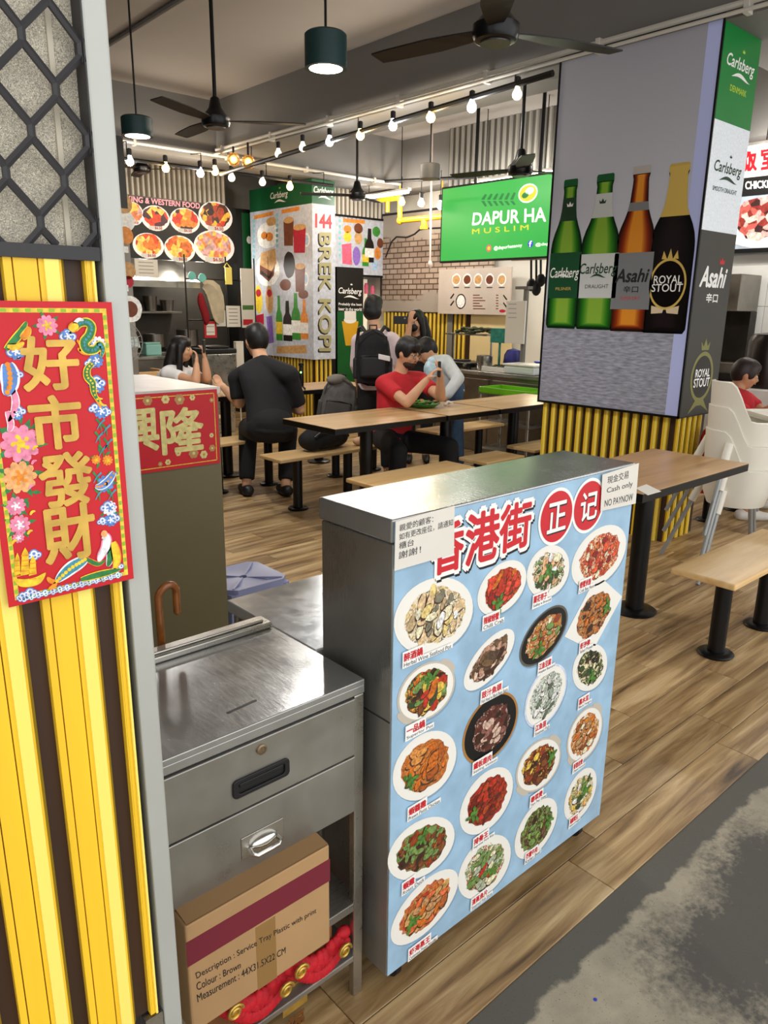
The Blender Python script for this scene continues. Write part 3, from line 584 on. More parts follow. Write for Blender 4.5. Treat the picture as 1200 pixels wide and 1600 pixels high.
m = M(); m.box(CX0+.002, CX1-.002, CY0+.004, CY1-.002, .10, .115); m.build('shelf', STEEL_D, cab, bevel=.002)
# ---- carton on the shelf
CARD = mat('cardboard', '#a8845a', .75, var=.08, scale=5); MAROON = mat('maroon_print', '#6e1a2a', .65); CARDD = mat('cardboard_edge', '#8a6a45', .8)
pk_ = PZ(516, 1471, zs+.001); KY0 = pk_.y; KX1 = pk_.x; KX0 = PZ(288, 1598, zs+.001).x; KZ1 = PY(521, 1316, KY0).z
ct = thing('cardboard_carton', 'brown cardboard carton with maroon band and printed text on cabinet shelf', 'box', ((KX0+KX1)/2, 1.22, zs))
m = M(); m.box(KX0, KX1, KY0, KY0+.30, zs+.001, KZ1); m.build('body', CARD, ct, bevel=.004)
for k, (a, b) in enumerate(((KY0+.001, .13), (KY0+.299, -.12))):
    m = M(); m.add([(KX0+.003, a, KZ1), (KX1-.003, a, KZ1), (KX1-.004, a+b, KZ1+.012), (KX0+.004, a+b, KZ1+.012)], [(0, 1, 2, 3)]); m.add([(KX0+.003, a, KZ1+.003), (KX1-.003, a, KZ1+.003), (KX1-.004, a+b, KZ1+.015), (KX0+.004, a+b, KZ1+.015)], [(0, 1, 2, 3)]); m.build('flap', CARDD, ct)
FK = face_y(KY0); H_ = KZ1-zs
m = M(); m.fbox(FK, KX0-.0005, KX1+.0005, KZ1-H_*.36, KZ1-H_*.14, 0, .0006); m.fbox(Fr((KX1, 0, 0), (0, 1, 0), (0, 0, 1), (1, 0, 0)), KY0, KY0+.3, KZ1-H_*.36, KZ1-H_*.14, 0, .0006); m.build('maroon_band', MAROON, ct)
m = M()
for ln, a, b, cc, d_ in (('Description : Service Tray Plastic with print', (308, 1532), (494, 1428), (494, 1418), (305, 1520)), ('Colour : Brown', (308, 1548), (376, 1512), (376, 1502), (306, 1536)), ('Measurement : 44X31.5X22 CM', (309, 1566), (446, 1489), (446, 1479), (307, 1554))):
    letter(m, FK, ln, pq(FK, a, b, cc, d_), .0008, 0, bold=.012)
m.build('printed_text', INK, ct)
m = M(); m.fbox(FK, KX0+(KX1-KX0)*.44, KX0+(KX1-KX0)*.58, zs+.002, KZ1-H_*.38, 0, .0004); m.build('packing_tape', mat('packing_tape', '#8f6c3e', .3), ct)
# ---- red festive ornaments and gift box under the shelf
REDV = mat('red_velvet', '#b80f1e', .7, var=.2, scale=60, bump=.4); GOLDP = mat('gold_ornament', '#c9a64f', .3, .7, var=.2, scale=40)
bx = thing('gift_carton', 'brown carton with gold emblem panel below the cardboard box', 'box', (.72, 1.22, .115))
zg = FC.px(480, 1530)[1]
m = M(); m.box(.50, .842, CY0+.03, CY0+.3, .115, max(zg, .25)); m.build('body', mat('brown_carton', '#7a4a24', .7, var=.1), bx, bevel=.003)
FG = face_y(CY0+.03); cg = FG.px(463, 1590); m = M(); m.fbox(FG, cg[0]-.035, cg[0]+.03, .12, cg[1]+.025, 0, .001); m.build('gold_panel', GOLDP, bx)
m = M(); letter(m, FG, '福', rect(cg[0]-.025, cg[1]-.035, cg[0]+.02, cg[1]+.015), .0015, 0, .02); m.build('emblem', mat('emblem_brown', '#6a3d14', .5), bx)
def garland(px0, px1, label):
    A = FC.pt(*FC.px(*px0), .0); B = FC.pt(*FC.px(*px1), .0); t = thing('festive_garland', label, 'decoration', (A+B)/2); n = 15
    m = M(); c0 = (A+B)/2; L = (B-A)
    for i in range(n):
        s = i/(n-1); p = A+L*s+V((0, .02, -.045*math.sin(math.pi*s)+.008*math.sin(i*2.4))); m.ell(p, (.020, .014, .024+.006*math.sin(i*1.7)), 8)
    for i in range(n+5):
        s = i/(n+4); p = A+L*s+V((0, .008, -.055*math.sin(math.pi*s)-.012)); m.ell(p, (.012, .005, .014), 8)
    m.build('ruffle', REDV, t, smooth=True)
    for s in (.12, .88):
        p = A+L*s+V((0, -.006, -.012)); m = M(); m.tube([p+V((.018*math.cos(a)*(1-a/14), -.004, .018*math.sin(a)*(1-a/14))) for a in [k*.55 for k in range(18)]], .0035, 6); m.ell(p, (.012, .004, .012), 8); m.build('gold_scroll', GOLDP, t, smooth=True)
    return t
garland((455, 1512), (545, 1470), 'red ruffled festive garland with gold scrolls right under the carton'); garland((350, 1575), (455, 1530), 'red ruffled festive garland hanging lower left below the carton')
# ================================================================== steel worktable behind and umbrella
wt = thing('steel_worktable', 'low shiny stainless steel worktable behind the menu cart', 'table', (1.4, 1.45, 0))
m = M(); m.box(.918, 1.83, 1.245, 1.635, .772, .803); m.build('top', steel('mirror_steel', '#c6cacd', .18, (3, 3, 3), .06, metal=.55), wt, bevel=.003)
for a in (.945, 1.80):
    for b in (1.27, 1.61): m = M(); m.tube([(a, b, 0), (a, b, .771)], .018, 10); m.build('leg', STEEL_D, wt, smooth=True)
ub = thing('umbrella', 'folded umbrella with varnished wooden crook handle behind steel cabinet', 'umbrella', (.70, 1.50, .1))
m = M(); base = PY(253, 985, 1.475); top = PY(262, 915, 1.475); r_ = .5*(PY(276, 940, 1.475)-PY(248, 945, 1.475)).length
cc = V(((PY(276, 940, 1.475).x+PY(248, 945, 1.475).x)/2, 1.475, top.z-r_))
pts = [V((cc.x-r_, 1.475, base.z-.05)), V((cc.x-r_, 1.475, cc.z))]+[V((cc.x-r_*math.cos(t), 1.475-.01*math.sin(t), cc.z+r_*1.25*math.sin(t))) for t in [math.pi*i/10 for i in range(1, 11)]]+[V((cc.x+r_, 1.475, cc.z-.045))]
m.tube(pts, .0085, 10, round_=True); m.build('handle', mat('varnished_wood', '#8a4f1f', .22, var=.2, scale=30, coat=.5), ub, smooth=True)
xh = cc.x-r_; m = M(); m.tube([(xh, 1.475, base.z-.05), (xh, 1.475, .12)], .005, 8); m.build('shaft', BLACK, ub, smooth=True)
m = M(); m.lathe([(.012, .0), (.03, .08), (.036, .4), (.02, .56), (.008, .6)], (xh, 1.488, .15), 14); m.build('folded_canopy', mat('navy_cloth', '#1b2233', .8), ub, smooth=True)
# ================================================================== menu cart
GX0, GX1, GY0, GY1, GZ0, GZ1 = .932, 1.803, 1.008, 1.237, .068, 1.158
cart = thing('menu_cart', 'stainless steel menu cart on castors with pale blue food poster', 'cart', ((GX0+GX1)/2, (GY0+GY1)/2, 0))
m = M(); m.box(GX0, GX1, GY0, GY1, GZ0, GZ1-.05); m.build('body', STEEL_D, cart, bevel=.003)
m = M(); m.box(GX0-.004, GX1+.004, GY0, GY1+.004, GZ1-.048, GZ1); m.build('top_cover', STEEL_TOP, cart, bevel=.004)
m = M(); m.box(GX0-.001, GX0+.003, GY0+.002, GY1-.002, .72, .7235); m.build('side_seam', DARKF, cart)
for a in (GX0+.06, GX1-.06):
    for b in (GY0+.05, GY1-.05):
        m = M(); m.lathe([(.001, -.011), (.024, -.011), (.03, -.008), (.03, .008), (.024, .011), (.001, .011)], (a, b, .0305), 20, ax=(1, 0, 0)); wh = m.build('castor', BLACKP, cart, smooth=True)
        m = M(); m.box(a-.017, a-.013, b-.018, b+.012, .025, GZ0-.002); m.box(a+.013, a+.017, b-.018, b+.012, .025, GZ0-.002); m.box(a-.02, a+.02, b-.02, b+.02, GZ0-.006, GZ0-.001); m.build('fork', STEEL_D, wh)
FP = face_y(GY0-.0025); BLUE = mat('poster_blue', '#98b9d2', .4, var=.13, scale=14, detail=6)
m = M(); m.fbox(FP, GX0+.002, GX1-.002, GZ0+.003, GZ1-.005, -.0022, 0); post = m.build('poster', BLUE, cart, label='pale blue printed food poster')
GREENL = mat('herb_print', '#4c7a2e', .5, var=.55, scale=120, detail=6)
PLATE = mat('plate_white', '#ece8df', .35); GREYRIM = mat('plate_grey_rim', '#c2b8a8', .4)  # grey rim tone of the printed pots
GR, DG, BR, DB, OR, RD_, CR, WH, YE, TN = '#6d8a48', '#2f4a26', '#7a4420', '#3a2014', '#c8691f', '#b3301c', '#e6d3b0', '#efe9dc', '#dcb64a', '#b98a5a'
def L2(s, t): return '#'+s
DISH = [  # centre, major, minor (pixels on the poster), plate colour, food colours, garnish, chinese, english, caption centre / width
 ((680, 962), (60, -26), (14, 54), 'w', [CR, WH, '#b59c74', '#dcc07a', '#d8b98e', '#7a7460', CR, '#e8d8b8'], (0.1, .5), '醉酒鍋', 'Herbal Wine Seafood Pot', (668, 1010), 92),
 ((785, 918), (28, -40), (26, 16), 'w', [RD_, '#8e1e12', OR, '#d4442a', RD_], (-.75, .4), '辣椒螃蟹', 'Chilli Crab', (770, 962), 46),
 ((857, 893), (22, -36), (25, 20), 'w', [CR, DG, WH, DG, '#e0a87a', GR], (0, 0), '蘭花带子', 'Scallop w Broccoli', (846, 930), 46),
 ((937, 869), (34, -44), (26, 22), 'w', [RD_, '#d8502a', OR, CR, '#8e1e12'], (.1, -.1), '螃蟹米粉', 'Crab Bee Hoon', (916, 908), 44),
 ((928, 960), (27, -46), (22, 16), 'q', [BR, OR, '#a8682c', TN, DB], (.6, .5), '虾沙律', 'Salad Prawn', (915, 1003), 40),
 ((765, 1030), (36, -46), (17, 15), 'w', [DB, '#b58a72', '#54402e', '#d9b9a2', '#6e5236'], (.2, .3), '豉汁魚頭', 'Fish Head w Black Bean Sauce', (772, 1074), 62),
 ((850, 993), (32, -46), (20, 15), 'd', [OR, '#b5752c', '#8a3a1c', CR, TN, GR], (-.6, .3), '江鱼豆腐', 'Hotplate Beancurd', (853, 1034), 44),
 ((853, 1087), (24, -48), (23, 14), 'b', [WH, '#dde2da', '#8a9684', '#c9cdbd', '#5c6a58'], (.3, 0), '江鱼苗', 'Steamed Fish', (846, 1130), 40),
 ((922, 1043), (16, -34), (22, 14), 'w', [DG, DB, CR, '#4a5a2c', '#d8cfa0', '#1c1c14'], (-.4, .4), '黑木耳', 'Black Fungus', (913, 1090), 40),
 ((667, 1080), (34, -42), (30, 22), 'y', [OR, DG, RD_, BR, YE, GR, DB], (.5, -.4), '一品鍋', 'Superior Pot', (655, 1130), 52),
 ((767, 1137), (34, -52), (27, 22), 'k', [DB, '#5a2a22', '#8c5c50', '#c9a896', '#2c1a12', '#6a3a2c'], (.2, .2), '鐵板鹿肉', 'Sizzling Venison', (757, 1185), 56),
 ((665, 1196), (38, -48), (32, 26), 'w', [OR, '#b56a2c', '#d08a44', '#a4541e'], (-.75, -.2), '蝦醬雞', 'Prawn Paste Chicken', (662, 1252), 64),
 ((914, 1147), (20, -42), (20, 14), 'y', ['#c07c34', OR, TN, CR, '#8a4a1c'], (.2, .1), '虾粉丝煲', 'Claypot Vermicelli', (904, 1190), 38),
 ((842, 1195), (26, -40), (24, 16), 'y', [DB, BR, '#8e3a1c', YE, '#5a2814'], (.6, .4), '春菜煲', 'Yam Pot Stew', (840, 1240), 44),
 ((761, 1251), (34, -48), (24, 22), 'w', [RD_, '#8a2a18', '#a8401e', '#6a1e12'], (-.75, -.2), '排骨王', 'Supreme Pork Ribs', (755, 1303), 50),
 ((907, 1241), (19, -40), (17, 12), 'w', [CR, DG, YE, '#d9a05a', GR, WH], (.3, .2), '海鮮翠玉', 'Seafood Delight', (897, 1276), 34),
 ((660, 1325), (44, -42), (28, 26), 'w', [BR, DB, '#8a3a18', GR, '#a0521e', GR], (.3, -.5), '蝦雞', 'Roast Duck', (645, 1372), 44),
 ((838, 1294), (26, -46), (21, 13), 'w', [DB, '#4a3a24', GR, '#6a4a34', '#86a84a'], (.55, .5), '芥蘭牛肉', 'Kailan Beef', (832, 1328), 44),
 ((758, 1354), (32, -46), (26, 20), 'w', [WH, GR, '#a8b096', RD_, '#6a8a4a', CR], (0, .4), '清蒸魚片', 'Steamed Fish Slices', (752, 1396), 52),
 ((665, 1416), (48, -56), (22, 20), 'w', [OR, RD_, '#a85a2c', TN, '#c89a5a', '#d86a3a'], (-.65, 0), '虾海蒸王', 'Cantonese Prawn Noodles', (660, 1470), 60)]
PLM = {'w': PLATE, 'q': PLATE, 'd': mat('plate_dark_rim', '#6a665e', .35, .3), 'b': mat('plate_blue_rim', '#c9d3e6', .35, var=.15, scale=90), 'y': GREYRIM, 'k': mat('plate_wood_base', '#a8763a', .5)}
BLK = mat('hotplate_black', '#121212', .35)
def axes(fr, c, a):
    p = fr.px(*c); q = fr.px(c[0]+a[0], c[1]+a[1]); r = fr.px(c[0]-a[0], c[1]-a[1]); return ((q[0]-r[0])/2, (q[1]-r[1])/2)
SH = mat('print_shadow', '#7f9cb4', .5)
for i, (c, a, b, kind, cols, g_, zh, en, cap, cw) in enumerate(DISH):
    p = FP.px(*c); A = axes(FP, c, a); B = axes(FP, c, b); rnd = random.Random(i)
    m = M(); mats = [PLM[kind], PLATE, food('dish_food_%d' % i, cols, 130+20*(i % 4), .45), GREENL, SH, BLK]+[mat('printed_food_'+c_[1:], c_, .45, var=.45, scale=140, detail=5) for c_ in cols]+[mat('printed_food_shade', '#4a3020', .6)]
    sc = lambda k: ((A[0]*k, A[1]*k), (B[0]*k, B[1]*k))
    if kind == 'q':
        m.poly(FP, [(p[0]+A[0]*x+B[0]*y, p[1]+A[1]*x+B[1]*y) for x, y in ((-1, -.8), (1, -1), (.95, .9), (-.9, 1))], .0008, 0)
    else:
        m.poly(FP, [(u+.004, v-.006) for u, v in ellipse(p, *sc(1.0), 32)], .0004, 4)
        m.poly(FP, ellipse(p, *sc(1.0), 36), .0008, 0)
        if kind == 'y':
            for s in (-1, 1): m.poly(FP, ellipse((p[0]+A[0]*s, p[1]+A[1]*s), (A[0]*.14, A[1]*.14), (B[0]*.35, B[1]*.35), 14), .0006, 0)
        m.poly(FP, ellipse(p, *sc(.93), 36), .0011, 5 if kind == 'k' else (1 if kind != 'd' else 5))
    k = .74 if kind != 'k' else .66
    m.poly(FP, ellipse(p, *sc(k), 40, .07), .0014, 2)
    nch = 26 if c[0] < 800 else 18
    for q in range(nch):                                       # printed pieces heaped on the plate, each with a dark lower edge
        t = q*2.4; r = (1-q/nch)**.5*.62*k/.74; cc = (p[0]+A[0]*r*math.cos(t)+B[0]*r*math.sin(t), p[1]+A[1]*r*math.cos(t)+B[1]*r*math.sin(t))
        L_ = rnd.uniform(.007, .017)*(1.25 if c[0] < 800 else 1); W_ = L_*rnd.uniform(.35, .75); an = rnd.uniform(-.3, 1.6); ca_, sa_ = math.cos(an), math.sin(an)
        for dd, mi, gx in ((0, 6+len(cols), 1.12), (.00003, 6+rnd.randrange(len(cols)), 1.0)):
            m.poly(FP, ellipse((cc[0], cc[1]-(.0018 if dd == 0 else 0)), (L_*ca_*gx, L_*sa_*gx), (-W_*sa_*gx, W_*ca_*gx), 11, .14), .0016+.00006*q+dd, mi)
    if cols.count(DG)+cols.count(GR) or abs(g_[0]) > .5:
        for q in range(9):
            t = q*.8+i; cc = (p[0]+A[0]*g_[0]*.72+B[0]*g_[1]*.72+.018*math.cos(t)*(q % 3)*.5, p[1]+A[1]*g_[0]*.72+B[1]*g_[1]*.72+.018*math.sin(t)*(q % 3)*.5)
            m.poly(FP, ellipse(cc, (.010*math.cos(t), .010*math.sin(t)), (-.005*math.sin(t), .005*math.cos(t)), 11, .25), .0034+.00005*q, 3)
    d_ = m.build('dish_print', mats, post)
    # caption strip: white tag, red chinese, small black english
    cu = FP.px(*cap); s = cw/62; wz = .076*s*1.15; rise = .17*wz; m = M()
    n_ = len(zh); wzh = min(wz*.8, .0175*n_); hz = .0165
    o_ = (cu[0]-wz*.55, cu[1]-.012)
    m.poly(FP, [(o_[0]-.004, o_[1]-.004), (o_[0]+wzh+.004, o_[1]-.004), (o_[0]+wzh+.004, o_[1]+hz+.008), (o_[0]-.004, o_[1]+hz+.006)], .0041, 0)
    m.poly(FP, [(o_[0]-.004, o_[1]-.014), (o_[0]+wz*1.12, o_[1]-.012), (o_[0]+wz*1.12, o_[1]+.001), (o_[0]-.004, o_[1]-.001)], .0040, 0)
    letter(m, FP, zh, rect(o_[0], o_[1]+.001, o_[0]+wzh, o_[1]+hz+.002), .0045, 1, bold=.035)
    letter(m, FP, en, rect(o_[0], o_[1]-.0115, o_[0]+wz*1.08, o_[1]-.002), .0044, 2, bold=.02)
    m.build('caption', [WPRINT, REDINK, INK], d_)
# title
m = M()
def outlined(s, q, d, mi, grow=.05, dx=.004, dy=-.006):
    u0, v0 = q[0]; u1, v1 = q[2]; w_ = u1-u0; h = v1-v0; e = grow
    letter(m, FP, s, rect(u0-w_*e+dx, v0-h*e+dy, u1+w_*e+dx, v1+h*e+dy), d, 2, bold=.075)
    letter(m, FP, s, rect(u0-w_*e, v0-h*e, u1+w_*e, v1+h*e), d+.0005, 0, bold=.075)
    letter(m, FP, s, q, d+.0010, mi, bold=.03)
for ch, cx_, cy_, wp, hp in (('香', 699, 855, 46, 74), ('港', 753, 838, 50, 76), ('街', 804, 822, 46, 70)): outlined(ch, boxpx(FP, cx_, cy_, wp, hp), .0012, 1)
for k, (cx_, cy_) in enumerate(((869, 807), (919, 790))):
    c = FP.px(cx_, cy_); r = .063
    m.poly(FP, ellipse(c, (r*1.13, 0), (0, r*1.13), 40), .0012+.0001*k, 0)
for k, (cx_, cy_, ch) in enumerate(((869, 807, '正'), (919, 790, '记'))):
    c = FP.px(cx_, cy_); r = .063; m.poly(FP, ellipse(c, (r, 0), (0, r), 40), .0018+.0002*k, 1)
    letter(m, FP, ch, rect(c[0]-.036+.003, c[1]-.036-.004, c[0]+.036+.003, c[1]+.036-.004), .0024, 2, bold=.02); letter(m, FP, ch, rect(c[0]-.036, c[1]-.036, c[0]+.036, c[1]+.036), .0028, 0, bold=.02)
m.build('title_print', [WPRINT, REDINK, INK], post)
# handwritten notes taped on
PENCIL = mat('pen_ink', '#2b2b33', .6)
def note(name, label, corners, lines, d=.0062):
    q = pq(FP, *corners); t = M(); t.prism(FP, q, d-.0005, d); t = tag(t.build(name, mat('note_paper', '#dcd6cb', .6, var=.03)), label, 'note'); m = M()
    n = len(lines)
    for k, (s, x0, x1, y0, y1) in enumerate(lines):
        def bl(x, y):
            a, b, c, e = q; return ((a[0]*(1-x)+b[0]*x)*(1-y)+(e[0]*(1-x)+c[0]*x)*y, (a[1]*(1-x)+b[1]*x)*(1-y)+(e[1]*(1-x)+c[1]*x)*y)
        letter(m, FP, s, [bl(x0, y0), bl(x1, y0), bl(x1, y1), bl(x0, y1)], d+.0005, 0, bold=.0)
    m.build('handwriting', PENCIL, t); return t
note('handwritten_note', 'white handwritten note taped at the left top of the food poster', [(613, 891), (706, 864), (707, 789), (615, 814)], [('親愛的顧客：', .06, .62, .78, .92), ('如有更改座位，請通知', .06, .97, .60, .74), ('櫃台', .06, .3, .42, .56), ('謝謝！', .06, .42, .22, .37)])
note('handwritten_note', 'white cash only note taped at the right top of the food poster', [(935, 798), (990, 786), (995, 723), (938, 741)], [('現金交易', .14, .72, .70, .90), ('Cash only', .14, .86, .42, .60), ('NO PAYNOW', .10, .90, .10, .28)])
# ================================================================== big advertising pillar
BX0, BX1, BY0, BY1 = 4.70, 5.19, 2.352, 3.49; BZ0, BZ1 = .866, 3.2
bp_ = thing('advertising_pillar', 'square pillar wrapped in beer bottle poster above yellow slat skirt', 'pillar', ((BX0+BX1)/2, (BY0+BY1)/2, 0))
m = M(); m.box(BX0+.05, BX1-.02, BY0+.05, BY1-.02, 0, BZ0); m.build('skirt_backing', BROWN, bp_)
fx = Fr((BX0+.05, BY1-.02, 0), (0, -1, 0), (0, 0, 1), (-1, 0, 0)); fy = Fr((BX0+.05, BY0+.05, 0), (1, 0, 0), (0, 0, 1), (0, -1, 0))
slats(bp_, fx, .01, 0, BZ0-.003, .0755, 14, d=.014, thin=True); slats(bp_, fy, .012, 0, BZ0-.003, .0755, 5, d=.014, thin=True)
m = M(); m.box(BX0+.004, BX1, BY0+.004, BY1, BZ0, BZ1); m.build('light_box', BLACKP, bp_)
m = M()
for (a, b, c, d) in ((BY0, BY0+.012, BZ0, BZ1), (BY1-.014, BY1, BZ0, BZ1), (BY0, BY1, BZ0, BZ0+.016), (BY0, BY1, BZ1-.03, BZ1)): m.box(BX0-.006, BX0+.004, a, b, c, d)
m.build('frame', BLACK, bp_)
def backdrop():
    mt = bpy.data.materials.new('bottle_poster_backdrop'); mt.use_nodes = True; nt = mt.node_tree; b = nt.nodes['Principled BSDF']; L = nt.links.new
    g = nt.nodes.new('ShaderNodeNewGeometry'); s = nt.nodes.new('ShaderNodeSeparateXYZ'); L(g.outputs['Position'], s.inputs[0])
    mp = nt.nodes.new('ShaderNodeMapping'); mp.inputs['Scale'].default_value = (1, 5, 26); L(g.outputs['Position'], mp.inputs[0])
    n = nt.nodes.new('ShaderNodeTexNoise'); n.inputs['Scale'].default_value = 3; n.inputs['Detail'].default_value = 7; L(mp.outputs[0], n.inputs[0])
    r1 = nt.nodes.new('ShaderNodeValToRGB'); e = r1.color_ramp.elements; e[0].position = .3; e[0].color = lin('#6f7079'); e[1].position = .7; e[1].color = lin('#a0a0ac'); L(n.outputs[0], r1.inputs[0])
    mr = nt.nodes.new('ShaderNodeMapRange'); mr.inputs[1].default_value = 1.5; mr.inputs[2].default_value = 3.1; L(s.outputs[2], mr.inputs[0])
    r2 = nt.nodes.new('ShaderNodeValToRGB'); e = r2.color_ramp.elements; e[0].position = 0; e[0].color = lin('#c2c1c9'); e[1].position = 1; e[1].color = lin('#94939a'); k = e.new(.4); k.color = lin('#b0afb6'); L(mr.outputs[0], r2.inputs[0])  # print gradient, with some lamp falloff put into the grey
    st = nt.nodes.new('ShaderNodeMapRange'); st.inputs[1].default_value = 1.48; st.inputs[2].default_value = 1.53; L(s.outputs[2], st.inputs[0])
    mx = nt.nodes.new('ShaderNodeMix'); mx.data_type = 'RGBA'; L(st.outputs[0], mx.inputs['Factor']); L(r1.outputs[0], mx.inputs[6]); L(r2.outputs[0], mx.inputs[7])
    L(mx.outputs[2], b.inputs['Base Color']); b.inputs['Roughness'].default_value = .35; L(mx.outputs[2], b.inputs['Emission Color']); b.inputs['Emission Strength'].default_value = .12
    return mt
FB = face_x(BX0-.001)
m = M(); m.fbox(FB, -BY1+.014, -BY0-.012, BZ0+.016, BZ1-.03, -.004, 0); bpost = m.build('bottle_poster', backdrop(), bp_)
m = M(); m.fbox(FB, -BY0-.10, -BY0-.012, BZ0+.016, BZ1-.03, 0, .001); m.build('painted_edge_glow', mat('lavender_edge_glow', '#a9afd8', .3, emit=.12), bp_)  # light leaking at the box edge, put into a coloured, faintly glowing strip
PROF = [(0, .88), (.012, .97), (.03, 1), (.50, 1), (.55, .98), (.60, .92), (.65, .80), (.70, .64), (.75, .51), (.80, .45), (.9, .39), (.945, .38), (.95, .43), (.99, .43), (1, .38)]
def bottle(base, top, hw, cols, mats, texts, label_rng, neck_rng, prof=PROF):
    b = FB.px(*base); t = FB.px(*top); h = t[1]-b[1]; r = abs(FB.px(base[0]+hw, base[1]-60)[0]-FB.px(base[0]-hw, base[1]-60)[0])/2; cu = (b[0]+t[0])/2; v0 = b[1]
    def wid(s):
        for i in range(len(prof)-1):
            if prof[i][0] <= s <= prof[i+1][0]:
                k = (s-prof[i][0])/(prof[i+1][0]-prof[i][0]); return r*(prof[i][1]*(1-k)+prof[i+1][1]*k)
        return r*.36
    def band(m, s0, s1, mi, d, k=1.0, n=14):
        ss = [s0+(s1-s0)*i/n for i in range(n+1)]
        m.poly(FB, [(cu+wid(s)*k, v0+h*s) for s in ss]+[(cu-wid(s)*k, v0+h*s) for s in reversed(ss)], d, mi)
    m = M(); band(m, 0, 1, 0, .002, 1.0, 40); [band(m, .012+.004*j, .95, 6+j, .0021+.00006*j, .96-.075*j, 30) for j in range(9)]
    band(m, .955, 1, 3, .0027, 1)
    if label_rng: band(m, *label_rng, 4, .003, 1.0)
    if neck_rng: band(m, *neck_rng, 5, .003, 1.0)
    def lerp(a_, b_, t_): return tuple(a_[q]+(b_[q]-a_[q])*t_ for q in range(3))
    e_, g__, l_ = [[int(c_[q:q+2], 16)/255 for q in (1, 3, 5)] for c_ in cols]
    gr = [mat('%s_glass_%d' % (mats[0].name, j), lerp(e_, g__, j/4) if j < 5 else lerp(g__, l_, (j-4)/4), .25) for j in range(9)]
    o = m.build('printed_bottle', mats+gr, bpost); m2 = M()
    for (s, y0, y1, k, mi, bold, sh) in texts: letter(m2, FB, s, rect(cu-r*k, v0+h*y0, cu+r*k, v0+h*y1), .0036, mi, bold=bold, shear=sh)
    return o, m2, cu, v0, h, r
GL = [mat('bottle_green_edge', '#0b2a12', .25), mat('bottle_green', '#2f7a1c', .25), mat('bottle_green_light', '#7fae3a', .25), mat('cap_green', '#1d5a30', .3)]
LG = mat('label_green', '#0f4a2a', .4); LW = mat('label_silver', '#c9cdcb', .35); SIL = mat('label_grey_silver', '#8f9194', .3, .3); AMB = [mat('bottle_amber_edge', '#2a0f08', .25), mat('bottle_amber', '#8a3010', .25), mat('bottle_amber_light', '#d9822a', .25), mat('cap_silver', '#b9b2ac', .3)]
BLKB = [mat('bottle_black_edge', '#050404', .2), mat('bottle_black', '#0f0a0a', .2), mat('bottle_black_sheen', '#1c1416', .25), mat('cap_gold', '#c9a850', .3)]
YLAB = mat('label_gold', '#d3b35a', .35); CREAM = mat('label_cream', '#d9c3a0', .5); PGR = mat('print_dark_green', '#123a22', .5)
o, m, cu, v0, h, r = bottle((876, 513), (893, 280), 24, ('#0b2a12', '#2f7a1c', '#86b03c'), GL+[LG, PGR], [('Carlsberg', .33, .42, .92, 0, .01, .2), ('PILSNER', .265, .285, .5, 1, .01, 0)], (.21, .52), (.73, .88))
m.build('label_print', [WPRINT, YLAB], o)
o, m, cu, v0, h, r = bottle((930, 515), (944, 272), 30, ('#0b2a12', '#357f1c', '#9cc04a'), GL+[LW, LW], [('Carlsberg', .35, .44, .95, 0, .012, .2), ('DRAUGHT', .275, .30, .6, 1, .01, 0)], (.21, .50), (.73, .88))
m.build('label_print', [PGR, INK], o)
o, m, cu, v0, h, r = bottle((980, 518), (1004, 259), 30, ('#2a0f08', '#8a3010', '#e0902e'), AMB+[SIL, SIL], [('Asahi', .31, .39, .85, 0, .04, .25), ('辛口', .245, .285, .38, 0, .02, 0), ('SUPER DRY', .2, .22, .5, 1, .01, 0)], (.14, .49), (.74, .79))
m.build('label_print', [INK, REDINK], o)
o, m, cu, v0, h, r = bottle((1038, 521), (1060, 255), 35, ('#050404', '#0f0a0a', '#1e1416'), BLKB+[BLKB[1], YLAB], [('ROYAL', .305, .352, .62, 0, .015, 0), ('STOUT', .255, .302, .68, 0, .015, 0)], None, (.70, .985))
for k in (1.0, .9): m.poly(FB, ellipse((cu, v0+h*.30), (r*.82*k, 0), (0, h*.155*k), 36), .003+.0004*(1-k)*10, 1 if k == 1 else 2)
for s in (-1, 0, 1): m.poly(FB, [(cu+s*r*.25-r*.12, v0+h*.45), (cu+s*r*.25+r*.12, v0+h*.45), (cu+s*r*.3, v0+h*(.50+.012*(1-abs(s))))], .0032, 1)
for s in (-1, 1): m.poly(FB, [(cu+s*r*.05, v0+h*.15), (cu+s*r*.62, v0+h*.17), (cu+s*r*.6, v0+h*.12), (cu+s*r*.1, v0+h*.125)], .0033, 3)
m.build('label_print', [WPRINT, YLAB, BLKB[1], CREAM], o)
# crown logos on neck labels and swooshes are drawn with this
def swoosh(m, fr, a, b, sag, wd, d, mi):
    n = 12; up = []; lo = []
    for i in range(n+1):
        t = i/n; u = a[0]+(b[0]-a[0])*t; v = a[1]+(b[1]-a[1])*t; s = math.sin(t*math.pi*1.6-.3)*sag; k = wd*math.sin(math.pi*min(1, t*1.02+.02))
        up.append((u, v+s+k)); lo.append((u, v+s-k))
    m.poly(fr, up+lo[::-1], d, mi)
def crown(m, fr, c, s, d, mi):
    m.poly(fr, [(c[0]-s, c[1]), (c[0]+s, c[1]), (c[0]+s*1.25, c[1]+s*1.1), (c[0]+s*.55, c[1]+s*.5), (c[0], c[1]+s*1.5), (c[0]-s*.55, c[1]+s*.5), (c[0]-s*1.25, c[1]+s*1.1)], d, mi)
m = M()
for q, mi in (((891, 323), 0), ((942, 318), 1)): crown(m, FB, FB.px(*q), .022, .0036, mi)
for q, mi in (((852+28, 432), 0), ((934, 432), 1)):
    c = FB.px(*q); swoosh(m, FB, (c[0]-.06, c[1]-.004), (c[0]+.07, c[1]+.004), .012, .008, .0037, mi)
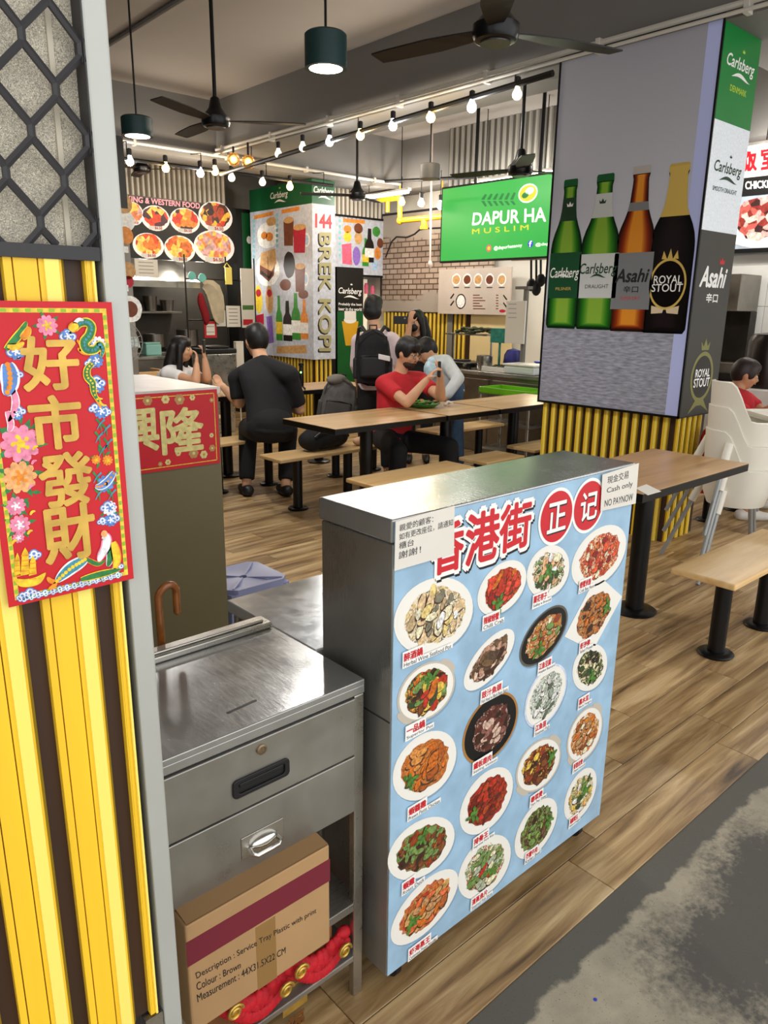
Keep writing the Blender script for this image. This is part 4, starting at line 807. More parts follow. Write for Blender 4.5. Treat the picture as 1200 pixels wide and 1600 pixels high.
m.build('crown_and_swoosh_print', [WPRINT, PGR], bpost)
# right hand face: three printed panels
FS = face_y(BY0-.001); g1 = FS.px(1121, 186)[1]; g2 = FS.px(1101, 359)[1]
WPAT = mat('dotted_white_print', '#dfe4ea', .35, var=.08, scale=70, emit=.10); GRE = mat('beer_green_print', '#0f7a35', .3, emit=.06, var=.1, scale=2); CHAR = mat('charcoal_print', '#35332f', .4)
pg = M(); pg.fbox(FS, BX0+.006, BX1, g1, BZ1, -.005, 0); pg = pg.build('green_panel', GRE, bp_)
pw = M(); pw.fbox(FS, BX0+.006, BX1, g2, g1-.001, -.005, 0); pw = pw.build('white_panel', WPAT, bp_)
pk = M(); pk.fbox(FS, BX0+.006, BX1, BZ0+.01, g2-.001, -.005, 0); pk = pk.build('charcoal_panel', CHAR, bp_)
def carlsberg(fr, quad, d, mats, parent, sub=None, subq=None):
    m = M(); letter(m, fr, 'Carlsberg', quad, d, 0, bold=.018, shear=.25); a, b, c, e = quad; h = e[1]-a[1]; w_ = b[0]-a[0]
    swoosh(m, fr, (a[0]+w_*.22, a[1]-h*.28), (b[0]-w_*.1, b[1]-h*.2), h*.16, h*.13, d, 0); crown(m, fr, ((e[0]+c[0])/2+w_*.05, max(c[1], e[1])+h*.35), h*.17, d, 1)
    if sub: letter(m, fr, sub, subq, d, 1, bold=.02)
    m.build('logo_print', mats, parent)
YG = mat('lime_print', '#b9d43a', .5)
carlsberg(FS, rect(BX0+.07, FS.px(1160, 118)[1], BX1-.05, FS.px(1160, 92)[1]), .001, [WPRINT, YG], pg, 'DENMARK', rect(BX0+.15, FS.px(1160, 150)[1], BX1-.12, FS.px(1160, 140)[1]))
carlsberg(FS, rect(BX0+.07, FS.px(1140, 278)[1], BX1-.05, FS.px(1140, 255)[1]), .001, [PGR, PGR], pw, 'SMOOTH DRAUGHT', rect(BX0+.08, FS.px(1140, 303)[1], BX1-.08, FS.px(1140, 296)[1]))
m = M(); letter(m, FS, 'Asahi', rect(BX0+.06, FS.px(1120, 449)[1], BX1-.07, FS.px(1120, 418)[1]), .001, 0, bold=.045, shear=.3); letter(m, FS, '辛口', rect(BX0+.17, FS.px(1120, 473)[1], BX0+.33, FS.px(1120, 459)[1]), .001, 0, bold=.03)
crown(m, FS, FS.px(1128, 413), .03, .001, 1)
letter(m, FS, 'ROYAL', rect(BX0+.15, FS.px(1105, 588)[1], BX1-.14, FS.px(1105, 576)[1]), .0018, 0, bold=.03); letter(m, FS, 'STOUT', rect(BX0+.14, FS.px(1105, 603)[1], BX1-.13, FS.px(1105, 590)[1]), .0018, 0, bold=.03)
c = FS.px(1105, 588)
for k, d in ((1.0, .001), (.84, .0013)): m.poly(FS, ellipse((BX0+.245, c[1]), (.155*k, 0), (0, .165*k), 36), d, 2 if k == 1 else 3)
crown(m, FS, (BX0+.245, c[1]+.175), .05, .001, 2); m.poly(FS, [(BX0+.10, c[1]-.24), (BX0+.2, c[1]-.14), (BX0+.29, c[1]-.14), (BX0+.39, c[1]-.24), (BX0+.28, c[1]-.19), (BX0+.21, c[1]-.19)], .0011, 2)
m.build('logo_print', [WPRINT, REDINK, mat('dull_gold_print', '#7d7a45', .5), BLKB[1]], pk)
# ================================================================== tables and benches
def make_table(x0, x1, y0, y1, label, wd=TABLEW):
    cx_, cy_ = (x0+x1)/2, (y0+y1)/2; t = thing('dining_table', label, 'table', (cx_, cy_, 0), 'laminate dining tables')
    m = M(); m.box(x0+.002, x1-.002, y0+.002, y1-.002, .735, .7735); m.build('edge_band', BLACK, t, bevel=.003)
    m = M(); m.box(x0+.003, x1-.003, y0+.003, y1-.003, .774, .777); m.build('tabletop', wd, t)
    m = M(); m.tube([(cx_, cy_, .021), (cx_, cy_, .7345)], .048, 20); m.build('post', BLACK, t, smooth=True)
    m = M(); m.lathe([(.001, 0), (.115, 0), (.118, .008), (.105, .016), (.06, .02), (.001, .0205)], (cx_, cy_, 0), 28); m.build('floor_flange', BLACK, t, smooth=True)
    m = M(); m.box(cx_-.2, cx_+.2, cy_-.03, cy_+.03, .727, .7345); m.box(cx_-.03, cx_+.03, cy_-.17, cy_+.17, .727, .7345); m.build('cross_bracket', BLACK, t)
    return t
def make_bench(x0, yc, label, L=.97, wd=.29, posts=(.25, .75)):
    t = thing('bench', label, 'bench', (x0+L/2, yc, 0), 'laminate benches')
    m = M(); m.box(x0, x0+L, yc-wd/2, yc+wd/2, .417, .446); m.build('seat', BENCHW, t, bevel=.008, seg=3)
    for p in posts:
        x = x0+p*L/.97 if L > .6 else x0+L/2
        m = M(); m.tube([(x, yc, .0205), (x, yc, .4165)], .038, 18); q = m.build('post', BLACK, t, smooth=True)
        m = M(); m.lathe([(.001, 0), (.078, 0), (.082, .008), (.075, .015), (.05, .019), (.001, .02)], (x, yc, 0), 24); m.build('floor_flange', BLACK, q, smooth=True)
        if L <= .6: break
    return t
make_table(2.955, 4.03, 1.60, 2.15, 'wood laminate table with white paper at its corner by the bottle pillar', wood('table_laminate_dark', ['#966c40', '#b48a57', '#c49b69'], .8, .28))
make_table(2.99, 4.04, 3.81, 4.415, 'empty wood laminate table in front of the grey backpack'); make_table(4.06, 4.645, 3.81, 4.415, 'small square laminate table carrying the green plate'); make_table(4.665, 5.75, 3.81, 4.415, 'laminate table passing behind the bottle pillar')
make_table(2.99, 4.04, 5.82, 6.40, 'laminate table in front of the long haired woman'); make_table(4.06, 5.1, 5.82, 6.40, 'laminate table with the tall black bottle tripod')
make_bench(3.06, 1.345, 'laminate bench at the right edge on two black posts'); make_bench(3.06, 3.645, 'long laminate bench just behind the menu cart'); make_bench(4.2, 3.68, 'short laminate bench behind the cart top', .45); make_bench(4.9, 3.78, 'laminate bench half hidden by the bottle pillar')
make_bench(3.06, 4.70, 'laminate bench with a black bag on it', .98); make_bench(4.12, 4.70, 'laminate bench under the man in red', .6, posts=(.3,)); make_bench(4.9, 4.87, 'laminate bench beside the person in pale hoodie', .95)
make_bench(2.85, 5.56, 'laminate bench under the man in black', .98); make_bench(4.05, 5.45, 'laminate bench under the grey backpack', .9); make_bench(2.95, 6.86, 'laminate bench under the long haired woman', .97)
m = M(); f_ = [PZ(x, y, .778) for x, y in ((993, 763), (1012, 774), (1033, 768), (1010, 757))]; m.add(f_+[p+V((0, 0, .0012)) for p in f_], [(3, 2, 1, 0), (4, 5, 6, 7), (0, 1, 5, 4), (1, 2, 6, 5), (2, 3, 7, 6), (3, 0, 4, 7)])
tag(m.build('paper_sheet', PAPER), 'white paper sheet at the near corner of the right table', 'paper')
# ================================================================== ceiling fans
def fan(hubpx, t, tip, R, label, ztop=3.72, scale=1.0):
    c = PT(*hubpx, t); th = thing('ceiling_fan', label, 'fan', (c.x, c.y, c.z-.05)); q = PZ(*tip, c.z); a0 = math.atan2(q.y-c.y, q.x-c.x)
    m = M(); m.lathe([(.001, -.055), (.07, -.055), (.085, -.05), (.095, -.03), (.095, .005), (.07, .03), (.045, .06), (.03, .12), (.018, .13), (.001, .13)], c, 28); hub = m.build('motor_housing', BLACK, th, smooth=True)
    m = M(); m.lathe([(.05, -.062), (.062, -.062), (.062, -.056), (.05, -.056)], c, 24); m.build('ring_cap', mat('fan_ring', '#4b4a48', .3, .5), hub, smooth=True)
    m = M(); m.tube([c+V((0, 0, .12)), V((c.x, c.y, ztop))], .013, 10); m.build('down_rod', BLACK, th, smooth=True)
    m = M(); m.lathe([(.001, 0), (.06, 0), (.05, -.06), (.02, -.08), (.001, -.08)], (c.x, c.y, ztop), 20); m.build('ceiling_canopy', BLACK, th, smooth=True)
    for k in range(3):
        a = a0+k*2*math.pi/3; d = V((math.cos(a), math.sin(a), 0)); s = V((-d.y, d.x, 0)); tl = V((0, 0, .007))
        m = M(); vs = []
        for r_, w_ in ((.085, .03), (.16, .045), (.3, .062), (R*.85, .055), (R, .045)):
            for sg in (-1, 1):
                for z_ in (-.003, .003): vs.append(c+d*r_+s*w_*sg+tl*sg*.8+V((0, 0, z_-.015)))
        n = 5; fs = []
        for i in range(n-1):
            b = i*4; e = b+4; fs += [(b, e, e+2, b+2), (b+1, b+3, e+3, e+1), (b, b+1, e+1, e), (b+2, e+2, e+3, b+3)]
        fs += [(0, 2, 3, 1), (16, 17, 19, 18)]; m.add(vs, fs); m.build('blade', mat('fan_blade', '#14110f', .5), th)
    return th
fan((337, 185), 5.0, (506, 192), .60, 'black ceiling fan on a long rod in the upper left')
fan((775, 42), 3.0, (1012, 84), .60, 'black ceiling fan nearest the camera at the top of the room')
fan((813, 262), 5.6, (690, 274), .58, 'black ceiling fan in front of the green screen')
fan((558, 303), 8.0, (640, 288), .6, 'far black ceiling fan above the drinks poster')
fan((222, 262), 8.5, (278, 262), .58, 'far black ceiling fan above the western food board')
# ================================================================== drum pendants
TEAL = mat('pendant_teal', '#1d3a3a', .4); GLOW = mat('pendant_glow', '#ffffff', .5, emit=14, emitcol='#fff8ec'); GLOWOFF = mat('pendant_diffuser', '#a8a49a', .5)
def pendant(cpx, t, r, h, label, on=True, watts=130, ztop=3.72, shell=TEAL):
    c = PT(*cpx, t); th = thing('pendant_lamp', label, 'lamp', (c.x, c.y, c.z-h/2))
    m = M(); m.lathe([(r*.93, -h/2), (r, -h/2), (r, h/2-.01), (r-.012, h/2), (.001, h/2), (.001, h/2-.012), (r*.93, h/2-.014)], c, 36); m.build('shade', shell, th, smooth=True)
    m = M(); m.lathe([(.001, -h/2-.003), (r*.6, -h/2-.003), (r*.925, -h/2+.002), (r*.92, -h/2+.02), (.001, -h/2+.02)], c, 32); m.build('diffuser', GLOW if on else GLOWOFF, th, smooth=True)
    m = M(); m.tube([c+V((0, 0, h/2)), V((c.x, c.y, ztop))], .007, 8); m.build('cord', BLACK, th, smooth=True)
    m = M(); m.lathe([(.001, 0), (.05, 0), (.045, -.025), (.001, -.03)], (c.x, c.y, ztop), 18); m.build('ceiling_rose', BLACK, th, smooth=True)
    if on: lamp('pendant_light', 'SPOT', c+V((0, 0, -h/2-.01)), watts, (1, .98, .95), .09, c-V((0, 0, 3)), 150, .5)
pendant((509, 80), 4.0, .113, .17, 'teal drum pendant lamp glowing at the top centre'); pendant((214, 198), 5.3, .108, .125, 'teal drum pendant lamp glowing at the upper left'); pendant((672, 268), 6.4, .088, .12, 'small grey drum pendant lamp left of the green screen', False, shell=mat('pendant_grey', '#4b4a47', .5))
# ================================================================== festoon rails with bulbs
COOL = mat('bulb_cool', '#ffffff', .4, emit=16, emitcol='#f3f6ff'); WARM = mat('bulb_warm', '#ffd080', .4, emit=14, emitcol='#ffc870'); DIM = mat('bulb_clear', '#efe6d2', .15, emit=1.6, emitcol='#fff0d0')
SOCK = mat('bulb_socket', '#1c1a18', .5)
def bulb(p, kind, zr, label, r=.035, w=9):
    t = thing('festoon_bulb', label, 'light bulb', p-V((0, 0, r)), 'festoon bulbs')
    m = M(); m.lathe([(.001, -r), (r*.5, -r*.87), (r*.87, -r*.5), (r, 0), (r*.9, r*.45), (r*.6, r*.95), (r*.45, r*1.5), (.001, r*1.5)], p, 18); m.build('globe', {'c': COOL, 'w': WARM, 'd': DIM}[kind], t, smooth=True)
    m = M(); m.lathe([(.001, r*1.5), (r*.55, r*1.5), (r*.6, r*2.2), (r*.6, r*3.0), (r*.3, r*3.2), (.001, r*3.2)], p, 14); m.build('socket', SOCK, t, smooth=True)
    m = M(); m.tube([p+V((0, 0, r*3.1)), V((p.x, p.y, max(zr, p.z+r*3.2)))], .005, 6); m.build('drop_cord', SOCK, t)
    if kind != 'd' and w: lamp('bulb_light', 'POINT', p-V((0, 0, r+.05)), w, (1, .97, .93) if kind == 'c' else (1, .74, .42), .04)
ordn = ['first', 'second', 'third', 'fourth', 'fifth', 'sixth', 'seventh', 'eighth', 'ninth']
RAILM = mat('rail_black', '#1b1a19', .5)
XR = 4.58; A = PX(345, 272, XR); B = PX(868, 113, XR)
m = M(); m.tube([A, A+(B-A)*.995], .022, 8); 
for s in (.1, .5, .9): p = A+(B-A)*s; m.tube([p, V((p.x+.115, p.y, p.z+.04)), V((4.705, p.y, 3.2))], .006, 6)
rail = tag(m.build('lighting_rail', RAILM), 'black lighting rail under the long ceiling beam', 'light rail')
for i, (x, y, k) in enumerate(((435, 241, 'd'), (473, 231, 'd'), (515, 222, 'c'), (563, 212, 'w'), (614, 197, 'c'), (673, 184, 'w'), (737, 168, 'c'), (808, 148, 'd'))):
    p = PX(x, y, XR); s = (p.y-A.y)/(B.y-A.y); zr = A.z+(B.z-A.z)*s; bulb(p, k, zr, '%s %s festoon bulb from the left on the beam rail' % (ordn[i], {'c': 'white glowing', 'w': 'amber glowing', 'd': 'clear unlit'}[k]), r=.036)
YR = 7.9; A = PY(178, 246, YR); B = PY(520, 290, YR)
m = M(); m.tube([A, B], .02, 8)
for s in (.05, .35, .65, .95): p = A+(B-A)*s; m.tube([p, V((p.x, p.y, 3.12)), V((p.x, 8.13, 3.14))], .006, 6)
tag(m.build('lighting_rail', RAILM), 'black lighting rail across the far left stalls', 'light rail')
for i, (x, y, k) in enumerate(((203, 253, 'c'), (259, 263, 'w'), (313, 271, 'c'), (336, 268, 'w'), (362, 278, 'd'), (410, 285, 'd'), (453, 292, 'w'))): bulb(PY(x, y, YR), k, A.z, '%s %s festoon bulb from the left above the far stalls' % (ordn[i], {'c': 'white glowing', 'w': 'amber glowing', 'd': 'clear unlit'}[k]), r=.04)
XR2 = 7.2; A = PX(600, 296, XR2); B = PX(700, 300, XR2)
m = M(); m.tube([A+V((0, .3, .12)), B+V((0, -.5, .12))], .02, 8)
tag(m.build('lighting_rail', RAILM), 'black lighting rail in front of the brick print wall', 'light rail')
for i, (x, y, k) in enumerate(((628, 316, 'w'), (658, 318, 'c'), (688, 322, 'c'))): bulb(PX(x, y, XR2), k, A.z+.12, '%s %s festoon bulb from the left over the brick print' % (ordn[i], 'amber glowing' if k == 'w' else 'white glowing'), r=.042)
# two amber glass globes
for i, (x, y) in enumerate(((365, 243), (388, 247))):
    p = PX(x, y+6, XR); t = thing('globe_lamp', ('left' if i == 0 else 'right')+' amber glass globe lamp under the beam corner', 'lamp', p-V((0, 0, .07)))
    m = M(); m.ell(p, .07, 16); m.build('glass', mat('amber_glass', '#d8a850', .05, trans=.6, alpha=.6), t, smooth=True); m = M(); m.ell(p, .028, 10); m.build('filament_bulb', WARM, t, smooth=True)
    m = M(); m.tube([p+V((0, 0, .065)), V((p.x, p.y, 3.17))], .012, 8); m.build('stem', SOCK, t)
# ================================================================== green hanging screen
TX = 6.2; FT = face_x(TX); a = FT.px(690, 293); b = FT.px(690, 411); v1_, v0_ = a[1], b[1]; uL_ = a[0]; uR_ = uL_+1.62
tv = thing('menu_screen', 'large green display screen hanging behind the bottle pillar', 'screen', (TX+.05, -(uL_+uR_)/2, v0_))
m = M(); m.fbox(FT, uL_, uR_, v0_, v1_, -.07, 0); m.build('housing', BLACKP, tv, bevel=.006)
SCR = mat('screen_green', '#3cb24f', .3, emit=.62); m = M(); m.fbox(FT, uL_+.02, uR_-.02, v0_+.02, v1_-.02, -.001, .001); scr = m.build('screen', SCR, tv, label='lit green screen face')
SW = mat('screen_white', '#ffffff', .4, emit=.8); SY = mat('screen_yellow', '#d6d83a', .4, emit=.6); SOL = mat('screen_leaf', '#2f8a4a', .4, emit=.4); SPK = mat('screen_pink', '#e8607a', .4, emit=.6); SBL = mat('screen_blue', '#3a5ac8', .4, emit=.6)
m = M(); letter(m, FT, 'DAPUR HA', pq(FT, (738, 352), (853, 346), (853, 324), (740, 333)), .002, 0, bold=.03); m.build('title_graphic', [SW], scr); m = M(); letter(m, FT, 'M U S L I M', pq(FT, (738, 366), (826, 359), (826, 351), (738, 358)), .002, 1, bold=.03)
m.build('subtitle_graphic', [SW, SY], scr); m = M(); letter(m, FT, '@dapurhasanoy', pq(FT, (772, 392), (816, 387), (816, 380), (772, 385)), .002, 0, bold=.02); letter(m, FT, '@dap', pq(FT, (837, 386), (858, 384), (858, 378), (837, 380)), .002, 0, bold=.02)
for cx_, cy_, mi in ((764, 388, 3), (829, 381, 4)): m.poly(FT, ellipse(FT.px(cx_, cy_), (.034, 0), (0, .034), 20), .002, mi)
m.poly(FT, ellipse(FT.px(764, 388), (.02, 0), (0, .02), 16), .0025, 1); letter(m, FT, 'f', boxpx(FT, 829, 381, 4, 9), .003, 0, bold=.04)
m.build('handle_graphic', [SW, SY, SOL, SPK, SBL], scr); m = M()
for i in range(6):
    x = 752+i*9
    for s in (-1, 1): m.poly(FT, [FT.px(x, 313-s), FT.px(x+6, 313-s*10-i*.5), FT.px(x+9, 313-s*9-i*.5), FT.px(x+5, 313-s)], .002, 2)
m.build('leaf_graphic', [SW, SY, SOL], scr); m = M(); c = FT.px(825, 302); m.poly(FT, ellipse(c, (.115, .01), (-.01, .085), 30), .002, 0); m.poly(FT, ellipse(c, (.102, .01), (-.01, .072), 30), .0026, 1); m.poly(FT, ellipse((c[0]+.02, c[1]+.02), (.05, .01), (-.01, .03), 20), .003, 0); m.poly(FT, ellipse((c[0]-.03, c[1]-.015), (.04, .01), (-.01, .025), 20), .003, 2)
m.build('bowl_graphic', [SW, SY, SOL, SPK, SBL], scr)
for u in (uL_+.4, uR_-.4): m = M(); p = FT.pt(u, v1_-.1, -.09); m.tube([p, V((p.x, p.y, 3.72))], .018, 10); m.build('hanger', BLACK, tv)
# ================================================================== coffee stall pillar
KX, KY = 6.08, 8.2; KXR, KYB = 6.45, 9.66; KZ0, KZ1_ = .856, 3.09
kp = thing('coffee_pillar', 'pillar wrapped in breakfast and drinks poster reading BREK KOPI', 'pillar', ((KX+KXR)/2, (KY+KYB)/2, 0))
m = M(); m.box(KX+.05, KXR-.02, KY+.05, KYB-.02, 0, KZ0); m.build('skirt_backing', BROWN, kp)
slats(kp, Fr((KX+.05, KYB-.03, 0), (0, -1, 0), (0, 0, 1), (-1, 0, 0)), .01, 0, KZ0-.003, .0755, 18, d=.014, thin=True); slats(kp, Fr((KX+.05, KY+.05, 0), (1, 0, 0), (0, 0, 1), (0, -1, 0)), .01, 0, KZ0-.003, .0755, 4, d=.014, thin=True)
m = M(); m.box(KX+.004, KXR, KY+.004, KYB, KZ0, KZ1_); m.build('light_box', BLACKP, kp)
FA = face_x(KX-.001); FBk = face_y(KY-.001); vg = FA.px(470, 320)[1]
KW = mat('kopi_poster_grey', '#b9bcc4', .4, var=.14, scale=24, emit=.12); KG = mat('kopi_green', '#14502c', .35, emit=.05, var=.2, scale=2)
for fr, u0, u1 in ((FA, -KYB, -KY), (FBk, KX, KXR-.004)):
    pl = M(); pl.fbox(fr, u0, u1, KZ0, vg-.001, -.004, 0); p1 = pl.build('poster_panel', KW, kp); pl = M(); pl.fbox(fr, u0, u1, vg, KZ1_, -.004, 0); p2 = pl.build('green_header', KG, kp)
    w_ = u1-u0; vm = (vg+KZ1_)/2; hh = .09
    carlsberg(fr, rect(u0+w_*(.36 if fr is FA else .08), vm-.04, u0+w_*(.64 if fr is FA else .94), vm+.06), .001, [WPRINT, YG], p2)
    if fr is FA: kpost = p1
    else: kside = p1
m = M(); letter(m, FBk, '144', pq(FBk, (493, 355), (518, 357), (518, 336), (493, 334)), .001, 0, bold=.04)
letter(m, FBk, 'BREK KOPI', [FBk.px(497, 366), FBk.px(497, 550), FBk.px(516, 550), FBk.px(516, 366)], .001, 2, bold=.05); letter(m, FBk, 'BREK KOPI', [FBk.px(499, 364), FBk.px(499, 548), FBk.px(517, 548), FBk.px(517, 364)], .0018, 1, bold=.04)
m.build('lettering', [REDINK, mat('khaki_print', '#a8a070', .5), INK], kside)
# ---- shared small poster kit
PCOL = dict(w='#efece6', o='#dd8a3a', y='#e6c53a', r='#b02036', k='#1c1210', b='#6e3a22', g='#3c8a34', t='#c89a62', c='#7fc0c8', lb='#a8c4e0', p='#d8607a', dk='#0d3a20', v='#8a68b8')
PM = {k: mat('poster_'+k, c, .45, var=.18, scale=30, emit=.08) for k, c in PCOL.items()}; PMK = list(PM); PI = {k: i for i, k in enumerate(PMK)}
def pe(m, fr, c, rx, ry, k, d, n=18, tilt=0.0):
    p = fr.px(*c); a = abs(fr.px(c[0]+rx, c[1])[0]-p[0]); b = abs(fr.px(c[0], c[1]-ry)[1]-p[1]); ct, st_ = math.cos(tilt), math.sin(tilt)
    m.poly(fr, ellipse(p, (a*ct, a*st_), (-b*st_, b*ct), n, .03), d, PI[k])
def pp(m, fr, pts, k, d): m.poly(fr, pq(fr, *pts), d, PI[k])
def pbottle(m, fr, base, top, hw, k, kl, d):
    b = fr.px(*base); t = fr.px(*top); r = abs(fr.px(base[0]+hw, base[1])[0]-b[0]); h = t[1]-b[1]; P = [(0, 1), (.5, 1), (.6, .85), (.7, .45), (1, .35)]
    m.poly(fr, [(b[0]+r*w_, b[1]+h*s) for s, w_ in P]+[(b[0]-r*w_, b[1]+h*s) for s, w_ in reversed(P)], d, PI[k]); m.poly(fr, rect(b[0]-r, b[1]+h*.15, b[0]+r, b[1]+h*.42), d+.0004, PI[kl])
def pmug(m, fr, c, rx, ry, k, d):
    x, y = c; pp(m, fr, [(x-rx, y-ry), (x+rx, y-ry), (x+rx*.85, y+ry), (x-rx*.85, y+ry)], k, d+.0003); pe(m, fr, (x, y-ry), rx, ry*.25, 't', d+.0006)
    pe(m, fr, (x+rx*1.1, y), rx*.55, ry*.55, 'w', d); pe(m, fr, (x+rx*1.1, y), rx*.35, ry*.38, 'lb', d+.0002)
m = M(); F_ = FA
pp(m, F_, [(397, 337), (427, 330), (427, 336), (397, 343)], 'o', .001); pp(m, F_, [(440, 328), (468, 322), (468, 329), (440, 334)], 'o', .001)
for i in range(9): pe(m, F_, (397, 345+i*8), 2, 3, 'c', .001, 8)
for i in range(7): pe(m, F_, (433, 336+i*8), 2, 3, 'c', .001, 8)
pe(m, F_, (418, 368), 17, 21, 'w', .001); pe(m, F_, (413, 368), 5, 6, 'o', .0016); pe(m, F_, (421, 370), 6, 7, 'o', .0016); pe(m, F_, (424, 346), 8, 7, 't', .0012)
pe(m, F_, (418, 422), 19, 26, 'w', .001); pp(m, F_, [(408, 395), (430, 388), (432, 412), (424, 424), (406, 414)], 't', .0014); pp(m, F_, [(406, 414), (424, 424), (430, 414), (428, 430), (420, 440), (406, 428)], 'b', .0016); pp(m, F_, [(408, 422), (420, 432), (426, 424), (422, 436), (408, 428)], 'k', .0018)
pmug(m, F_, (451, 364), 8, 20, 'b', .001); pmug(m, F_, (468, 375), 10, 20, 'r', .0014); pe(m, F_, (452, 414), 9, 21, 'k', .001); pmug(m, F_, (469, 436), 8, 20, 'b', .0012); pe(m, F_, (446, 445), 9, 9, 'b', .0016); pe(m, F_, (474, 460), 8, 7, 'b', .0016)
for x, k1 in ((404, 'y'), (421, 't')): pe(m, F_, (x, 468), 6, 22, k1, .001); pe(m, F_, (x, 458), 4, 6, 'r', .0014)
pp(m, F_, [(399, 493), (412, 490), (413, 520), (400, 522)], 'r', .001); pp(m, F_, [(416, 495), (425, 493), (428, 535), (420, 537)], 'v', .001)
pbottle(m, F_, (437, 532), (433, 462), 5, 'g', 'y', .001); pbottle(m, F_, (450, 533), (447, 470), 7, 'k', 'w', .0012); pbottle(m, F_, (463, 531), (462, 458), 7, 'g', 'w', .001); pbottle(m, F_, (476, 530), (477, 468), 6, 'o', 'w', .001)
pp(m, F_, [(433, 541), (478, 539), (480, 552), (432, 552)], 't', .001); m.build('food_and_drink_print', list(PM.values()), kpost)
# ================================================================== western food board
MB = face_y(9.42); a = MB.px(150, 293); b = MB.px(368, 326); bb = MB.px(368, 412)[1]
mb = thing('food_menu_board', 'black lit menu board with round western food plates', 'menu board', ((a[0]+b[0])/2, 9.45, bb))
m = M(); m.fbox(MB, a[0], b[0], bb, b[1]+.01, -.05, 0); brd = m.build('board', mat('menu_black', '#14110f', .4), mb)
m = M(); letter(m, MB, 'COOKING & WESTERN FOOD', pq(MB, (172, 312), (312, 326), (312, 318), (172, 303)), .001, 0, bold=.05); m.build('heading', mat('heading_pink', '#f2a0a8', .5, emit=.5), brd)
WF = [['#e89a30', '#f2c24a', '#d86a28', '#f6d67a', '#c8501e'], ['#e8742c', '#d8481e', '#f0b84a', '#f4cc6a'], ['#4a2414', '#d83a20', '#e8b03a', '#2c140c', '#a8401e'], ['#3a1c14', '#e8842c', '#f0c050', '#d83018'], ['#2c1420', '#f0c860', '#d8401e', '#4a2030'], ['#e8842c', '#e0a8a0', '#f0c050', '#d87848', '#c89890']]
for i, (x, y, rx, ry) in enumerate(((178, 330, 16, 17), (209, 334, 15, 18), (243, 341, 22, 20), (289, 345, 23, 20), (337, 339, 26, 24), (232, 384, 24, 20), (281, 389, 24, 21), (335, 386, 31, 26))):
    m = M(); pm = [mat('plate_lit', '#f3eee8', .4, emit=.35), food('western_dish_%d' % i, WF[(i*5) % 6], 14, .4, emit=.45), WPRINT, REDINK]; p = MB.px(x, y); ra = MB.px(x+rx, y)[0]-p[0]; rb = MB.px(x, y-ry)[1]-p[1]
    m.poly(MB, ellipse(p, (ra, 0), (0, rb), 28), .001, 0); m.poly(MB, ellipse((p[0], p[1]+rb*.12), (ra*.86, 0), (0, rb*.82), 28, .08), .002, 1)
    for k in range(7): t = random.uniform(0, 6.28); r = random.uniform(.1, .6); m.poly(MB, ellipse((p[0]+ra*r*math.cos(t), p[1]+rb*r*math.sin(t)), (ra*.22, 0), (0, rb*.18), 10, .1), .003+.0003*k, 1)
    m.poly(MB, rect(p[0]-ra*.5, p[1]-rb*.92, p[0]+ra*.45, p[1]-rb*.62), .006, 2); letter(m, MB, '$6.50', rect(p[0]-ra*.1, p[1]-rb*.88, p[0]+ra*.4, p[1]-rb*.66), .0065, 3, bold=.03); m.build('plate_print', pm, brd)
# left printed column
CF = face_y(7.6); u1 = CF.px(197, 300)[0]; col = thing('menu_column', 'grey printed column with snack photos at the left edge', 'pillar', (u1-.2, 7.8, 0))
m = M(); m.box(u1-.45, u1, 7.605, 8.05, 0, 3.1); m.build('core', mat('column_grey', '#9a958e', .5, var=.12, scale=4), col)
m = M(); m.box(u1-.45, u1+.002, 7.59, 7.604, 2.45, 3.1); m.build('dark_header', BLACKP, col)
m = M()
for y, rx, k in ((318, 14, 't'), (368, 12, 'o'), (423, 12, 't'), (483, 18, 'w'), (483, 11, 'b'), (345, 16, 'w'), (440, 8, 'r')): pe(m, CF, (191+(y-300)*.07, y), rx, rx*1.15, k, .004 if k == 'w' else .006)
for y in (395, 455, 497): p = CF.px(196, y); m.poly(CF, rect(p[0]-.12, p[1], p[0]+.03, p[1]+.06), .007, PI['w'])
m.build('food_print', list(PM.values()), col)
# dark green strip pillar behind the board
GF = face_y(9.75); a = GF.px(366, 322)[0]; b = GF.px(396, 322)[0]; gp = thing('green_pillar', 'narrow dark green beer pillar between menu board and coffee pillar', 'pillar', ((a+b)/2, 9.8, 0))
m = M(); m.fbox(GF, a, b+.2, 0, 2.85, -.3, 0); m.build('core', mat('pillar_black', '#0e0f0d', .4), gp); m = M(); m.fbox(GF, a+(b-a)*.35, b+.19, 1.6, 2.8, 0, .004); gpan = m.build('green_panel', GREEN, gp)
m = M(); pe(m, GF, (389, 375), 4, 6, 'w', .006); m.build('logo_print', list(PM.values()), gpan)
